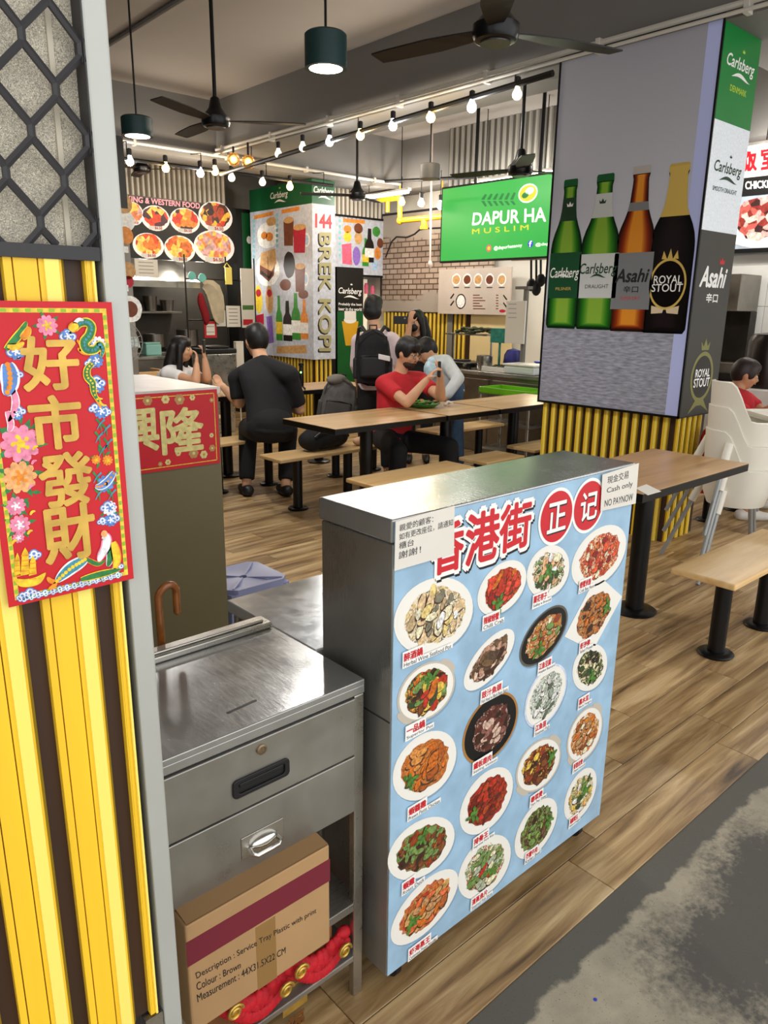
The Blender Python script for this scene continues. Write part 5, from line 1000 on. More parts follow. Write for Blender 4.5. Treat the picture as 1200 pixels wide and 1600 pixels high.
# ================================================================== western stall kitchen
DSTEEL = steel('kitchen_steel', '#8f8a82', .34, (2, 40, 2), .08); DARKST = steel('sooty_steel', '#3b3834', .45)
def slab(name, label, cat, x0, y0, x1, y1, Y, depth, mt, bevel=.006, parent=None):
    fr = face_y(Y); a = fr.px(x0, y1); b = fr.px(x1, y0); c = fr.px(x0, y0); m = M(); m.fbox(fr, a[0], b[0], a[1], b[1], -depth, 0); o = m.build(name, mt, parent, bevel=bevel)
    if parent is None: tag(o, label, cat)
    return o, fr, (a[0], a[1], b[0], b[1])
ks = thing('kitchen_range', 'dark steel cooking range with hood in the western food stall', 'stove', (4.6, 9.7, 0))
fr = face_y(9.35); a = fr.px(170, 470); b = fr.px(318, 438); c0 = fr.px(170, 545)
m = M(); m.add([(a[0], 9.45, b[1]-.1), (b[0], 9.45, b[1]-.1), (b[0], 9.45, b[1]-.02), (a[0], 9.45, b[1]-.02), (a[0], 10.25, b[1]+.25), (b[0], 10.25, b[1]+.25), (b[0], 10.25, b[1]+.3), (a[0], 10.25, b[1]+.3)], [(0, 1, 2, 3), (4, 7, 6, 5), (0, 4, 5, 1), (3, 2, 6, 7), (0, 3, 7, 4), (1, 5, 6, 2)]); m.build('hood', DSTEEL, ks)
m = M(); m.box(a[0], b[0], 9.75, 10.28, 0, .88); m.build('stove_body', DARKST, ks, bevel=.01); m = M(); m.box(a[0], b[0], 9.72, 10.28, .88, .92); m.build('stove_top', DSTEEL, ks, bevel=.005)
for k in range(3):
    x = a[0]+.35+k*.5; m = M(); m.lathe([(.001, .921), (.16, .921), (.16, .95), (.12, .955), (.001, .95)], (x, 9.98, 0), 20); bu = m.build('burner', BLACK, ks, smooth=True)
    m = M(); m.lathe([(.001, .96), (.13, .96), (.15, .98), (.15, 1.10+.05*k), (.14, 1.10+.05*k), (.13, .98), (.001, .97)], (x, 9.98, 0), 24); tag(m.build('cooking_pot', DSTEEL, smooth=True), ['left', 'middle', 'right'][k]+' steel stock pot on the dark kitchen range', 'pot')
m = M(); m.box(a[0]+.5, b[0], 10.0, 10.28, 1.42, 1.45); tag(m.build('wall_shelf', DSTEEL, bevel=.004), 'steel wall shelf above the kitchen range', 'shelf')
for k, (dx, hh) in enumerate(((.62, .12), (.9, .2), (1.15, .15))): m = M(); m.lathe([(.001, 0), (.08, 0), (.1, hh), (.092, hh), (.075, .01), (.001, .01)], (a[0]+dx, 10.14, 1.451), 18); tag(m.build('steel_bowl', DSTEEL, smooth=True), ['left', 'middle', 'right'][k]+' steel bowl on the shelf above the range', 'bowl')
FZ_ = face_y(9.335); sfm = thing('notice_rack', 'thin steel rack carrying notices across the western stall', 'rack', (5.2, 9.34, 0)); zt = FZ_.px(340, 437)[1]; zl = FZ_.px(340, 500)[1]
xa = FZ_.px(290, 437)[0]; xb = FZ_.px(398, 437)[0]
for z_ in (zt, zl): m = M(); m.tube([(xa, 9.345, z_), (xb, 9.345, z_)], .009, 8); m.build('crossbar', DARKST, sfm, smooth=True)
for x_ in (xa, FZ_.px(354, 437)[0], xb): m = M(); m.tube([(x_, 9.345, 0), (x_, 9.345, zt+.3)], .011, 8); m.build('upright', DARKST, sfm, smooth=True)
def paper(label, x0, y0, x1, y1, Y, mt=PAPER, inner=None, lines=0):
    o, fr, r = slab('paper_notice', label, 'sign', x0, y0, x1, y1, Y, .012, mt, .001); m = M()
    if inner: m.poly(fr, rect(r[0]+(r[2]-r[0])*.16, r[1]+(r[3]-r[1])*.16, r[2]-(r[2]-r[0])*.16, r[3]-(r[3]-r[1])*.16), .001, 0)
    for k in range(lines): y = r[3]-(r[3]-r[1])*(k+1)/(lines+1); m.poly(fr, rect(r[0]+(r[2]-r[0])*.15, y, r[2]-(r[2]-r[0])*.2, y+(r[3]-r[1])*.035), .0015, 1)
    if m.f: m.build('print', [inner or PAPER, mat('notice_text', '#8a8278', .6)], o)
    return o
paper('white price notice hanging under the western food board', 212, 406, 246, 432, 9.407, PAPER, None, 4)
paper('red framed payment sign on the steel stall counter', 320, 502, 338, 528, 9.323, REDINK, PAPER, 2); paper('white paper notice beside the cream towel', 337, 485, 352, 510, 9.323, PAPER, None, 3); paper('tall white paper list taped in the western stall', 355, 478, 375, 511, 9.323, PAPER, None, 5)
mw = paper('white menu stand with green and red bands beside coffee pillar', 379, 420, 396, 512, 9.323, PAPER, None, 0); fr = face_y(9.323); m = M(); m.poly(fr, pq(fr, (379, 484), (396, 484), (396, 477), (379, 477)), .001, 0); m.build('green_band', GREENL, mw); m = M(); m.poly(fr, pq(fr, (380, 508), (395, 508), (395, 499), (380, 499)), .001, 0); m.build('red_band', REDINK, mw)
for x, y, n in ((300, 431, 'left'), (316, 434, 'right')):
    fr = face_y(9.32); m = M(); p = fr.px(x, y); m.prism(fr, [(p[0]+.058*math.cos(t)*(1 if abs(math.cos(t)) < .8 else .95), p[1]+.055*math.sin(t)) for t in [k*math.pi/6 for k in range(12)]], -.006, .006); m.tube([fr.pt(p[0], p[1]+.05), V((p[0], 9.345, zt))], .003, 6); tag(m.build('hanging_tag', mat('cyan_tag', '#6fc0b8', .5)), n+' small cyan tag hanging under the black menu board', 'tag')
# cream hanging towel, red cloth
fr = face_y(9.30); m = M(); n = 12; vs = []; A_ = [(316, 442), (322, 437), (332, 438), (342, 446), (348, 462), (350, 480), (349, 500)]; B_ = [(318, 452), (322, 462), (326, 475), (329, 486), (332, 496), (336, 503), (342, 507)]
for i, (p, q) in enumerate(zip(A_, B_)):
    for s in range(5): x = p[0]+(q[0]-p[0])*s/4; y = p[1]+(q[1]-p[1])*s/4; u, v = fr.px(x, y); vs.append(fr.pt(u, v, .03*math.sin(s*1.6)+.02)); 
k0 = len(vs); vs += [v+V((0, .02, 0)) for v in vs]
fs = [(i*5+s, i*5+s+1, (i+1)*5+s+1, (i+1)*5+s) for i in range(6) for s in range(4)]; fs += [tuple(k0+j for j in reversed(f)) for f in fs]
m.add(vs, fs); tag(m.build('cream_towel', mat('cream_cloth', '#c9bda2', .85, var=.12, scale=10), smooth=True), 'cream cloth draped over a rail in the western stall', 'towel')
m = M()
for k in range(6): p = PY(314+k*1.6, 470+k*5, 9.31); m.ell(p, (.05, .04, .11), 10)
tag(m.build('red_cloth_bag', mat('red_cloth', '#8e1420', .8), smooth=True), 'dark red cloth bag hanging left of the cream towel', 'bag')
m = M(); p = PY(357, 430, 9.3); m.box(p.x-.05, p.x+.05, 9.29, 9.31, p.z-.12, p.z+.1); m.tube([(p.x-.05, 9.325, p.z+.1), (p.x, 9.335, p.z+.16), (p.x+.05, 9.325, p.z+.1)], .008, 6); tag(m.build('yellow_tag', YEL2, bevel=.004), 'yellow strip hanging beside the stall steel cabinet', 'tag')
# steel counter with bin
sc = thing('stall_counter', 'stainless counter front of the western food stall', 'counter', (4.6, 8.9, 0))
a = PY(195, 545, 8.75); b = PY(320, 545, 8.75); m = M(); m.box(a.x-.6, b.x, 8.75, 9.25, 0, .9); m.build('body', DSTEEL, sc, bevel=.006); m = M(); m.box(a.x-.62, b.x+.02, 8.72, 9.27, .9, .935); m.build('worktop', STEEL, sc, bevel=.004)
p = PY(346, 545, 8.25); b_ = thing('waste_bin', 'square steel bin with black lid by the western stall', 'bin', (p.x, 8.45, 0)); m = M(); m.add([(p.x+sx_*w_, 8.45+sy_*w_, z) for z, w_ in ((0, .17), (p.z-.06, .2)) for sx_, sy_ in ((-1, -1), (1, -1), (1, 1), (-1, 1))], [(3, 2, 1, 0), (4, 5, 6, 7), (0, 1, 5, 4), (1, 2, 6, 5), (2, 3, 7, 6), (3, 0, 4, 7)]); m.build('body', STEEL, b_, bevel=.01); m = M(); m.box(p.x-.21, p.x+.21, 8.24, 8.66, p.z-.058, p.z); m.box(p.x-.14, p.x+.14, 8.3, 8.6, p.z, p.z+.03); m.build('lid', BLACKP, b_, bevel=.012)
m = M(); q = PY(374, 535, 8.5); m.box(q.x-.05, q.x+.06, 8.5, 8.52, q.z-.45, q.z); m.box(q.x-.05, q.x+.06, 8.54, 8.56, q.z-.3, q.z); m.box(q.x-.05, q.x+.06, 8.5, 8.56, q.z-.01, q.z+.012); m.tube([(q.x, 8.53, 0), (q.x, 8.53, q.z)], .009, 8); tag(m.build('white_towel', mat('white_cloth', '#d8d2c4', .85), bevel=.008), 'white towel hanging beside the steel bin', 'towel')
# grocery on counter, wooden crate, standing fan
p = PY(237, 531, 8.95); m = M(); m.box(p.x-.1, p.x+.1, 8.9, 9.05, .936, .936+.13); m.box(p.x-.1, p.x+.1, 8.92, 9.03, 1.067, 1.09); tag(m.build('cyan_caddy', mat('cyan_plastic', '#8cc4bc', .4), bevel=.015), 'cyan plastic caddy on the western stall counter', 'caddy')
wc = thing('wooden_crate', 'small wooden crate below the western stall counter', 'crate', (PY(222, 575, 8.3).x, 8.35, 0)); c = WORLD[wc.name]
for k in range(6): m = M(); m.box(c.x-.22, c.x+.22, 8.22, 8.24, .04+k*.13, .15+k*.13); m.build('slat', BENCHW, wc, bevel=.004)
for s in (-1, 1): m = M(); m.box(c.x+s*.2-.02, c.x+s*.2+.02, 8.241, 8.5, 0, .82); m.build('side', BENCHW, wc)
p = PY(190, 535, 7.3); sf = thing('standing_fan', 'grey standing fan at the left behind the pale post', 'fan', (p.x, 7.3, 0)); FG_ = mat('fan_grey', '#9a978f', .4)
m = M()
for k in range(5): m.tube([p+V((.2*(k+1)/5*math.cos(t), -.03, .2*(k+1)/5*math.sin(t))) for t in [i*math.pi/12 for i in range(25)]], .004, 5)
for i in range(20): t = i*math.pi/10; m.tube([p+V((0, -.035, 0)), p+V((.2*math.cos(t), -.03, .2*math.sin(t)))], .003, 4)
m.build('grille', FG_, sf); m = M(); m.lathe([(.001, 0), (.05, 0), (.07, .03), (.06, .14), (.001, .16)], p, 16, ax=(0, 1, 0)); m.build('motor', FG_, sf, smooth=True)
for k in range(3): t = k*2.1; m = M(); d = V((math.cos(t), 0, math.sin(t))); s = V((-d.z, 0, d.x)); m.obox(p+d*.1, d*.08, s*.05+V((0, .02, 0)), V((0, .003, 0))); m.build('blade', mat('fan_blade_clear', '#b9c4c4', .3), sf, bevel=.01)
m = M(); m.tube([p+V((0, .08, 0)), V((p.x, 7.38, .03))], .016, 10); m.build('pole', FG_, sf, smooth=True); m = M(); m.lathe([(.001, 0), (.2, 0), (.19, .025), (.03, .04), (.001, .04)], (p.x, 7.38, 0), 24); m.build('base', FG_, sf, smooth=True)
# ================================================================== drinks poster wall beside the coffee pillar
fr = face_y(9.0); q = pq(fr, (520, 417), (600, 431), (600, 346), (520, 337)); dp = thing('drinks_poster', 'pale drinks poster with cans and bottles right of coffee pillar', 'poster', ((q[0][0]+q[1][0])/2, 9.02, q[1][1])); w0, w1 = q[0][0], q[1][0]; h0, h1 = q[1][1], q[3][1]
m = M(); m.fbox(fr, w0, w1, h0, h1, -.03, 0); pb = m.build('board', KW, dp); m = M(); m.fbox(fr, w0-.02, w1+.02, h0-.03, h0, -.035, .005); m.fbox(fr, w0-.02, w1+.02, h1, h1+.03, -.035, .005); m.fbox(fr, w1, w1+.025, h0-.03, h1+.03, -.035, .005); m.build('frame', BLACK, dp)
m = M(); pp(m, fr, [(536, 347), (570, 350), (570, 344), (536, 341)], 'o', .001)
for i in range(7): pe(m, fr, (531, 345+i*9), 2, 3, 'c', .001, 8)
pe(m, fr, (543, 358), 6, 6, 'o', .001); pe(m, fr, (543, 370), 6, 8, 'y', .001); pe(m, fr, (560, 357), 7, 8, 'b', .001); pe(m, fr, (560, 372), 6, 10, 't', .001); pbottle(m, fr, (577, 410), (576, 357), 7, 'k', 'w', .0012); pe(m, fr, (588, 362), 6, 8, 'g', .001); pe(m, fr, (594, 380), 5, 8, 'b', .001)
pp(m, fr, [(534, 382), (549, 380), (550, 414), (535, 412)], 'p', .001); pe(m, fr, (557, 400), 6, 15, 'v', .001); pbottle(m, fr, (571, 416), (570, 372), 5, 'g', 'y', .001); pe(m, fr, (590, 396), 5, 10, 'o', .001); pe(m, fr, (586, 415), 5, 8, 'lb', .001); m.build('drinks_print', list(PM.values()), pb)
fr = face_y(8.85); q = pq(fr, (527, 575), (567, 575), (567, 419), (527, 417)); bpx = thing('beer_poster', 'black beer poster with golden glass behind the standing backpacker', 'poster', ((q[0][0]+q[1][0])/2, 8.88, 0))
m = M(); m.fbox(fr, q[0][0], q[1][0], 0, q[2][1], -.04, 0); bb_ = m.build('board', mat('beer_poster_black', '#121512', .35), bpx); m = M(); m.fbox(fr, q[0][0]+.005, q[1][0]-.005, .3, fr.px(547, 487)[1], 0, .001); m.build('green_field', GREEN, bb_)
carlsberg(fr, pq(fr, (529, 461), (565, 463), (565, 451), (529, 449)), .002, [WPRINT, WPRINT], bb_); m = M(); letter(m, fr, 'Probably the best', pq(fr, (529, 478), (565, 479), (565, 474), (529, 473)), .002, 1, .03); letter(m, fr, 'beer in the world', pq(fr, (529, 485), (565, 486), (565, 481), (529, 480)), .002, 1, .03)
pp_ = pq(fr, (534, 502), (560, 502), (556, 540), (540, 540)); m.poly(fr, pp_, .002, 2); m.poly(fr, ellipse(fr.px(547, 500), (.12, 0), (0, .05), 20), .003, 1); m.poly(fr, pq(fr, (538, 500), (556, 500), (556, 486), (538, 486)), .004, 0); m.build('beer_print', [PAPER, WPRINT, mat('beer_gold', '#d8a428', .4)], bb_)
# lit serving hatch between posters
fr = face_y(9.04); a = fr.px(567, 435); b = fr.px(599, 560); lamp_h = thing('serving_hatch', 'brightly lit serving hatch under the drinks poster', 'window', ((a[0]+b[0])/2, 9.2, 0)); m = M(); m.fbox(fr, a[0]-.1, min(b[0], 7.94), 0, a[1], -.3, -.25); m.build('back_panel', mat('hatch_cream', '#e8dcc0', .6, emit=.5), lamp_h)
m = M(); m.fbox(fr, a[0]-.1, min(b[0], 7.94), .88, .92, -.3, .0); m.build('sill', STEEL, lamp_h); m = M()
for k, x in enumerate((572, 582, 592)): p = fr.px(x, 455+4*k); m.lathe([(.03, 0), (.035, .12), (.02, .16)], fr.pt(p[0], p[1], -.15), 10, 0)
m.build('jars', PM['p'], lamp_h, smooth=True)
# ================================================================== muslim food stall: brick print, menu, slats, counter
def brickprint():
    mt = bpy.data.materials.new('brick_print'); mt.use_nodes = True; nt = mt.node_tree; b = nt.nodes['Principled BSDF']; L = nt.links.new
    g = nt.nodes.new('ShaderNodeNewGeometry'); mp = nt.nodes.new('ShaderNodeMapping'); mp.inputs['Rotation'].default_value = (math.radians(90), 0, math.radians(90)); L(g.outputs['Position'], mp.inputs[0])
    sx_ = nt.nodes.new('ShaderNodeSeparateXYZ'); L(g.outputs['Position'], sx_.inputs[0]); cb = nt.nodes.new('ShaderNodeCombineXYZ'); L(sx_.outputs[1], cb.inputs[0]); L(sx_.outputs[2], cb.inputs[1])
    br = nt.nodes.new('ShaderNodeTexBrick'); br.inputs['Scale'].default_value = 1; br.inputs['Brick Width'].default_value = .17; br.inputs['Row Height'].default_value = .075; br.inputs['Mortar Size'].default_value = .010; br.inputs['Mortar Smooth'].default_value = .3
    br.inputs['Color1'].default_value = lin('#a8917f'); br.inputs['Color2'].default_value = lin('#bfab98'); br.inputs['Mortar'].default_value = lin('#5e4c40'); L(cb.outputs[0], br.inputs[0])
    n = nt.nodes.new('ShaderNodeTexNoise'); n.inputs['Scale'].default_value = 2.2; n.inputs['Detail'].default_value = 7; L(cb.outputs[0], n.inputs[0])
    # ragged plaster: bricks show only in the torn middle
    ad = nt.nodes.new('ShaderNodeMath'); ad.operation = 'MULTIPLY_ADD'; L(n.outputs[0], ad.inputs[0]); ad.inputs[1].default_value = .55; L(sx_.outputs[2], ad.inputs[2])
    r1 = nt.nodes.new('ShaderNodeMapRange'); r1.inputs[1].default_value = 2.76; r1.inputs[2].default_value = 2.80; L(ad.outputs[0], r1.inputs[0])
    r2 = nt.nodes.new('ShaderNodeMapRange'); r2.inputs[1].default_value = 1.98; r2.inputs[2].default_value = 1.92; L(ad.outputs[0], r2.inputs[0])
    mxm = nt.nodes.new('ShaderNodeMath'); mxm.operation = 'MAXIMUM'; L(r1.outputs[0], mxm.inputs[0]); L(r2.outputs[0], mxm.inputs[1])
    mx = nt.nodes.new('ShaderNodeMix'); mx.data_type = 'RGBA'; L(mxm.outputs[0], mx.inputs['Factor']); L(br.outputs[0], mx.inputs[6]); mx.inputs[7].default_value = lin('#b3a79a'); L(mx.outputs[2], b.inputs['Base Color']); b.inputs['Roughness'].default_value = .6
    return mt
FW = face_x(8.0); a = FW.px(598, 338); b = FW.px(690, 488); wb = thing('brick_print_panel', 'wall panel printed with torn plaster and old bricks', 'wall panel', (8.03, -(a[0]+b[0])/2, b[1]))
m = M(); m.fbox(FW, a[0], b[0]+.9, b[1], a[1], -.05, 0); m.build('panel', brickprint(), wb); m = M(); m.fbox(FW, a[0]-.03, a[0], b[1], a[1], -.05, .01); m.fbox(FW, a[0], b[0]+.9, a[1], a[1]+.03, -.05, .01); m.build('frame', DARKF, wb)
m = M(); pts = [(603, 402), (612, 378), (620, 370), (636, 371), (648, 366), (656, 359), (668, 357), (690, 356)]; m.tube([FW.pt(*FW.px(*p), .006) for p in pts], .012, 6); m.build('printed_crack', DARKF, wb)
FM = face_x(7.93); q = pq(FM, (684, 490), (795, 494), (797, 417), (684, 414)); mn = thing('price_menu_panel', 'beige price menu panel with five dish photos in a row', 'menu board', (7.96, -(q[0][0]+q[1][0])/2, q[0][1]))
m = M(); m.fbox(FM, q[0][0], q[1][0], q[0][1], q[2][1], -.03, 0); mp_ = m.build('panel', mat('menu_beige', '#cbbdb0', .5, var=.04, scale=5), mn)
m = M()
for k, x in enumerate((713, 730, 747, 765, 784)): pe(m, FM, (x, 437), 7, 10, 'w', .001); pe(m, FM, (x, 437), 5.5, 7, 'b' if k % 2 else 't', .002); p = FM.px(x, 449); m.poly(FM, rect(p[0]-.05, p[1]-.008, p[0]+.05, p[1]+.004), .001, PI['k'])
pe(m, FM, (720, 471), 8, 12, 'k', .001); pe(m, FM, (720, 471), 6.5, 10, 'w', .0015)
for k in range(6): p = FM.px(739, 462+k*4.2); m.poly(FM, rect(p[0], p[1], p[0]+.12+.05*(k % 3), p[1]+.012), .001, PI['b']); p = FM.px(775, 462+k*4.2); m.poly(FM, rect(p[0], p[1], p[0]+.04, p[1]+.012), .001, PI['b'])
for x, y, s in ((706, 462, 1), (706, 473, 1), (790, 464, -1), (790, 476, -1)): pp(m, FM, [(x-3*s, y+4), (x+3*s, y-4), (x+4*s, y-2), (x-1*s, y+5)], 'k', .001)
pe(m, FM, (785, 486), 5, 2.5, 'r', .001); m.build('menu_print', list(PM.values()), mp_)
m = M(); pf = thing('yellow_slat_wall', 'yellow and black slatted wall under the brick print', 'wall panel', (8.03, 7.6, 0)); FZ = face_x(8.03); a = FZ.px(600, 500); b = FZ.px(737, 500)
m = M(); m.fbox(FZ, a[0], b[0], 0, FW.px(690, 488)[1]-.01, -.05, 0); m.build('backing', BROWN, pf); n = int((b[0]-a[0]-.02)/.083); slats(pf, FZ, a[0]+.01, 0, FW.px(690, 488)[1]-.012, .083, n, d=.014, thin=True)
m = M(); q = FZ.px(705, 500); m.fbox(FZ, q[0]-.05, q[0]+.05, 0, FW.px(690, 488)[1]-.01, .018, .03); m.build('grey_post', GREYP, pf)
m = M(); a = FZ.px(737, 500); b = FZ.px(800, 500); m.fbox(FZ, a[0], b[0], .0, 1.46, -.03, .02); tag(m.build('cream_splashback', mat('cream_panel', '#e6d09a', .5, var=.05, scale=3), bevel=.004), 'cream splashback panel behind the food counter', 'wall panel')
lamp('counter_lamp', 'POINT', (7.5, 5.6, 1.42), 6, (1, .88, .62), .1)
# yellow pipe frame
YP = mat('pipe_yellow', '#d9a51e', .4); FY_ = 7.4
t = thing('yellow_pipework', 'yellow pipe frame hanging before the brick print', 'pipe', PX(650, 345, FY_)); pts = [PX(592, 313, FY_), PX(625, 309, FY_), PX(625, 345, FY_), PX(694, 338, FY_), PX(740, 333, FY_)]
m = M(); m.tube(pts[:2], .035, 12); m.tube(pts[1:3], .035, 12); m.tube(pts[2:], .035, 12); m.build('pipe', YP, t, smooth=True); m = M()
for p in (pts[1], pts[2]): m.ell(p, .05, 12)
m.build('elbow', YP, t, smooth=True); c = PX(663, 342, FY_); m = M(); m.tube([c, c-V((0, 0, .09))], .04, 12); m.tube([c-V((0, 0, .09)), c-V((0, 0, .13))], .055, 12); m.build('tee_nozzle', YP, t, smooth=True)
m = M(); c = PX(606, 311, FY_); m.tube([c, c-V((0, 0, .17))], .03, 10); m.build('drop_pipe', YP, t, smooth=True); m = M()
for p in (pts[1], PX(690, 338, FY_)): m.tube([p, V((p.x, p.y, 3.12))], .01, 6)
m.build('hanger', YP, t)
p = PX(672, 330, 7.3); m = M(); m.tube([V((p.x, p.y, 3.72)), PX(672, 410, 7.3)], .012, 8); m.ell(PX(672, 413, 7.3), (.03, .03, .05), 10); tag(m.build('hanging_rod', mat('pink_white', '#d9c8bc', .5), smooth=True), 'thin pale hanging rod in front of the brick print', 'rod')
# counter with items
ck = thing('food_counter', 'stainless steel food counter of the stall under the green screen', 'counter', (6.6, 5.2, 0))
m = M(); m.box(6.32, 6.95, 3.7, 6.9, 0, .845); m.build('body', DSTEEL, ck, bevel=.004); m = M(); m.box(6.28, 6.97, 3.68, 6.92, .8455, .885); m.build('worktop', STEEL_TOP, ck, bevel=.004)
for k in range(4): m = M(); m.box(6.312, 6.319, 3.75+k*.8, 4.5+k*.8, .1, .8); m.build('door', DSTEEL, ck, bevel=.004)
p = PX(716, 562, 6.5); hb = thing('gas_hob', 'black tabletop hob on the steel food counter', 'stove', (6.55, p.y, .886)); m = M(); m.box(6.4, 6.75, p.y-.28, p.y+.3, .9, .955); m.build('body', BLACK, hb, bevel=.012); m = M(); m.lathe([(.001, .956), (.1, .956), (.1, .97), (.001, .97)], (6.57, p.y, 0), 18); m.build('burner_ring', BLACKP, hb, smooth=True)
for s in (-.2, .2): m = M(); m.lathe([(.001, 0), (.02, 0), (.018, .02), (.001, .022)], (6.399, p.y+s, .928), 12, ax=(-1, 0, 0)); m.build('knob', STEEL, hb, smooth=True)
for dx, dy in ((6.43, -.25), (6.43, .26), (6.72, -.25), (6.72, .26)): m = M(); m.tube([(dx, p.y+dy, .886), (dx, p.y+dy, .9)], .012, 8); m.build('foot', BLACKP, hb)
p = PX(757, 565, 6.5); m = M(); m.lathe([(.001, 0), (.085, 0), (.09, .01), (.09, .15), (.095, .155), (.082, .155), (.08, .012), (.001, .012)], (6.5, p.y, .886), 24); tag(m.build('steel_pot', STEEL, smooth=True), 'small steel pot on the food counter beside the hob', 'pot')
p = PX(780, 575, 6.45); t = thing('food_tray', 'white tray of dark leaves on the food counter', 'tray', (6.45, p.y, .886)); m = M(); m.box(6.33, 6.6, p.y-.17, p.y+.15, .887, .90); m.box(6.33, 6.34, p.y-.17, p.y+.15, .9, .94); m.box(6.59, 6.6, p.y-.17, p.y+.15, .9, .94); m.build('dish', WHITE, t, bevel=.004); m = M()
for k in range(24): m.ell((random.uniform(6.36, 6.57), p.y+random.uniform(-.14, .12), .915+random.uniform(0, .03)), (.035, .025, .012), 7, rot=Matrix.Rotation(random.uniform(0, 3), 3, 'Z'))
o = m.build('greens', mat('dark_leaves', '#27301c', .7), t, smooth=True); o['kind'] = 'stuff'
p = PX(818, 578, 6.4); t = thing('plastic_tub', 'translucent white tub with lid on the food counter', 'container', (6.45, p.y, .886)); m = M(); m.box(6.31, 6.58, p.y-.2, p.y+.2, .887, .97); m.build('tub', mat('milky_plastic', '#dfe4e4', .3, alpha=.9), t, bevel=.02); m = M(); m.box(6.3, 6.59, p.y-.21, p.y+.21, .971, .99); m.build('lid', WHITE, t, bevel=.006)
p = PX(802, 555, 6.7); m = M(); m.lathe([(.001, 0), (.09, 0), (.11, .05), (.10, .17), (.07, .22), (.001, .24)], (6.7, p.y, .886), 16); tag(m.build('food_packet', mat('blue_packet', '#2a2a78', .5, var=.5, scale=9), smooth=True), 'blue food packet standing on the back of the counter', 'packet')
# upper display shelf
t = thing('display_shelf', 'glass display shelf with dried greens above the counter', 'shelf', (7.1, 5.9, .886)); a = PX(705, 520, 6.75); b = PX(770, 524, 6.75); m = M(); m.box(6.65, 6.9, b.y, a.y, a.z-.015, a.z); m.build('shelf_board', STEEL, t)
for y_ in (a.y-.03, b.y+.03): m = M(); m.tube([(6.77, y_, .886), (6.77, y_, a.z)], .012, 8); m.build('upright', STEEL, t)
m = M()
for k in range(40): m.ell((random.uniform(6.68, 6.87), random.uniform(b.y+.05, a.y-.08), a.z+random.uniform(.01, .07)), (.05, .03, .015), 6, rot=Matrix.Rotation(random.uniform(0, 3), 3, 'Z'))
o = m.build('greens', mat('dried_greens', '#3d4428', .8), t, smooth=True); o['kind'] = 'stuff'
p = PX(779, 524, 6.6); m = M(); m.box(6.58, 6.7, p.y-.1, p.y+.1, p.z-.08, p.z+.075); m.box(6.575, 6.58, p.y-.05, p.y+.05, p.z-.02, p.z+.03); m.box(6.62, 6.64, p.y-.01, p.y+.01, .886, p.z-.08); tag(m.build('teal_carton', mat('teal_print', '#2f8a7c', .5, var=.3, scale=14), bevel=.004), 'teal and red carton raised above the counter', 'box')
# white board post, utensils, blue box
p = PX(805, 500, 6.55); t = thing('notice_stand', 'white notice board on grey post beside the counter', 'sign', (6.6, p.y, .886)); m = M(); m.box(6.56, 6.58, p.y-.12, p.y+.14, PX(805, 537, 6.55).z, PX(805, 470, 6.55).z); nb = m.build('board', PAPER, t, bevel=.003); m = M(); q = PX(818, 500, 6.6); m.box(6.6, 6.64, q.y-.02, q.y+.02, .886, PX(818, 452, 6.6).z); m.box(6.58, 6.66, q.y-.05, q.y+.12, PX(818, 452, 6.6).z, PX(818, 452, 6.6).z+.03); m.build('post', GREYP, t)
fr = face_x(6.56); m = M()
for k in range(4): u = fr.px(800, 476+k*7); m.poly(fr, rect(u[0]-.05, u[1], u[0]+.06, u[1]+.01), .001)
m.build('print', mat('notice_text2', '#b9b4c0', .6), nb)
p = PX(835, 553, 6.5); m = M(); m.box(6.65, 6.85, p.y-.12, p.y+.1, .886, .99); m.box(6.64, 6.86, p.y-.13, p.y+.11, .99, 1.01); tag(m.build('blue_box', mat('blue_plastic', '#2f52c8', .4), bevel=.01), 'bright blue plastic box near the pillar edge', 'box')
rl = thing('utensil_rail', 'rail of black ladles and bags hanging on the white wall', 'utensils', (7.0, 4.6, 1.5)); a = PX(822, 405, 6.9); b = PX(850, 405, 6.9); m = M(); m.tube([a+V((0, .2, 0)), b-V((0, .6, 0))], .012, 8); m.build('rail', STEEL, rl)
for k, (x, y0, y1) in enumerate(((830, 406, 445), (838, 406, 452), (845, 406, 438))):
    m = M(); A_ = PX(x, y0, 6.88); B_ = PX(x, y1, 6.88); m.tube([A_, B_], .012, 8); m.ell(B_, (.03, .06, .07), 10); m.build('ladle', BLACKP, rl, smooth=True)
for y_ in (a.y+.15, b.y-.55): m = M(); m.tube([(6.9, y_, a.z), (6.9, y_, 3.72)], .008, 6); m.build('hanger', STEEL, rl)
m = M(); m.box(7.3, 7.36, 4.3, 5.35, 0, 2.4); m.box(7.28, 7.3, 4.35, 4.8, .95, 2.3); tag(m.build('white_cupboard', mat('cupboard_white', '#e8e6e0', .4, var=.03), bevel=.006), 'tall white cupboard behind the food counter', 'cupboard')
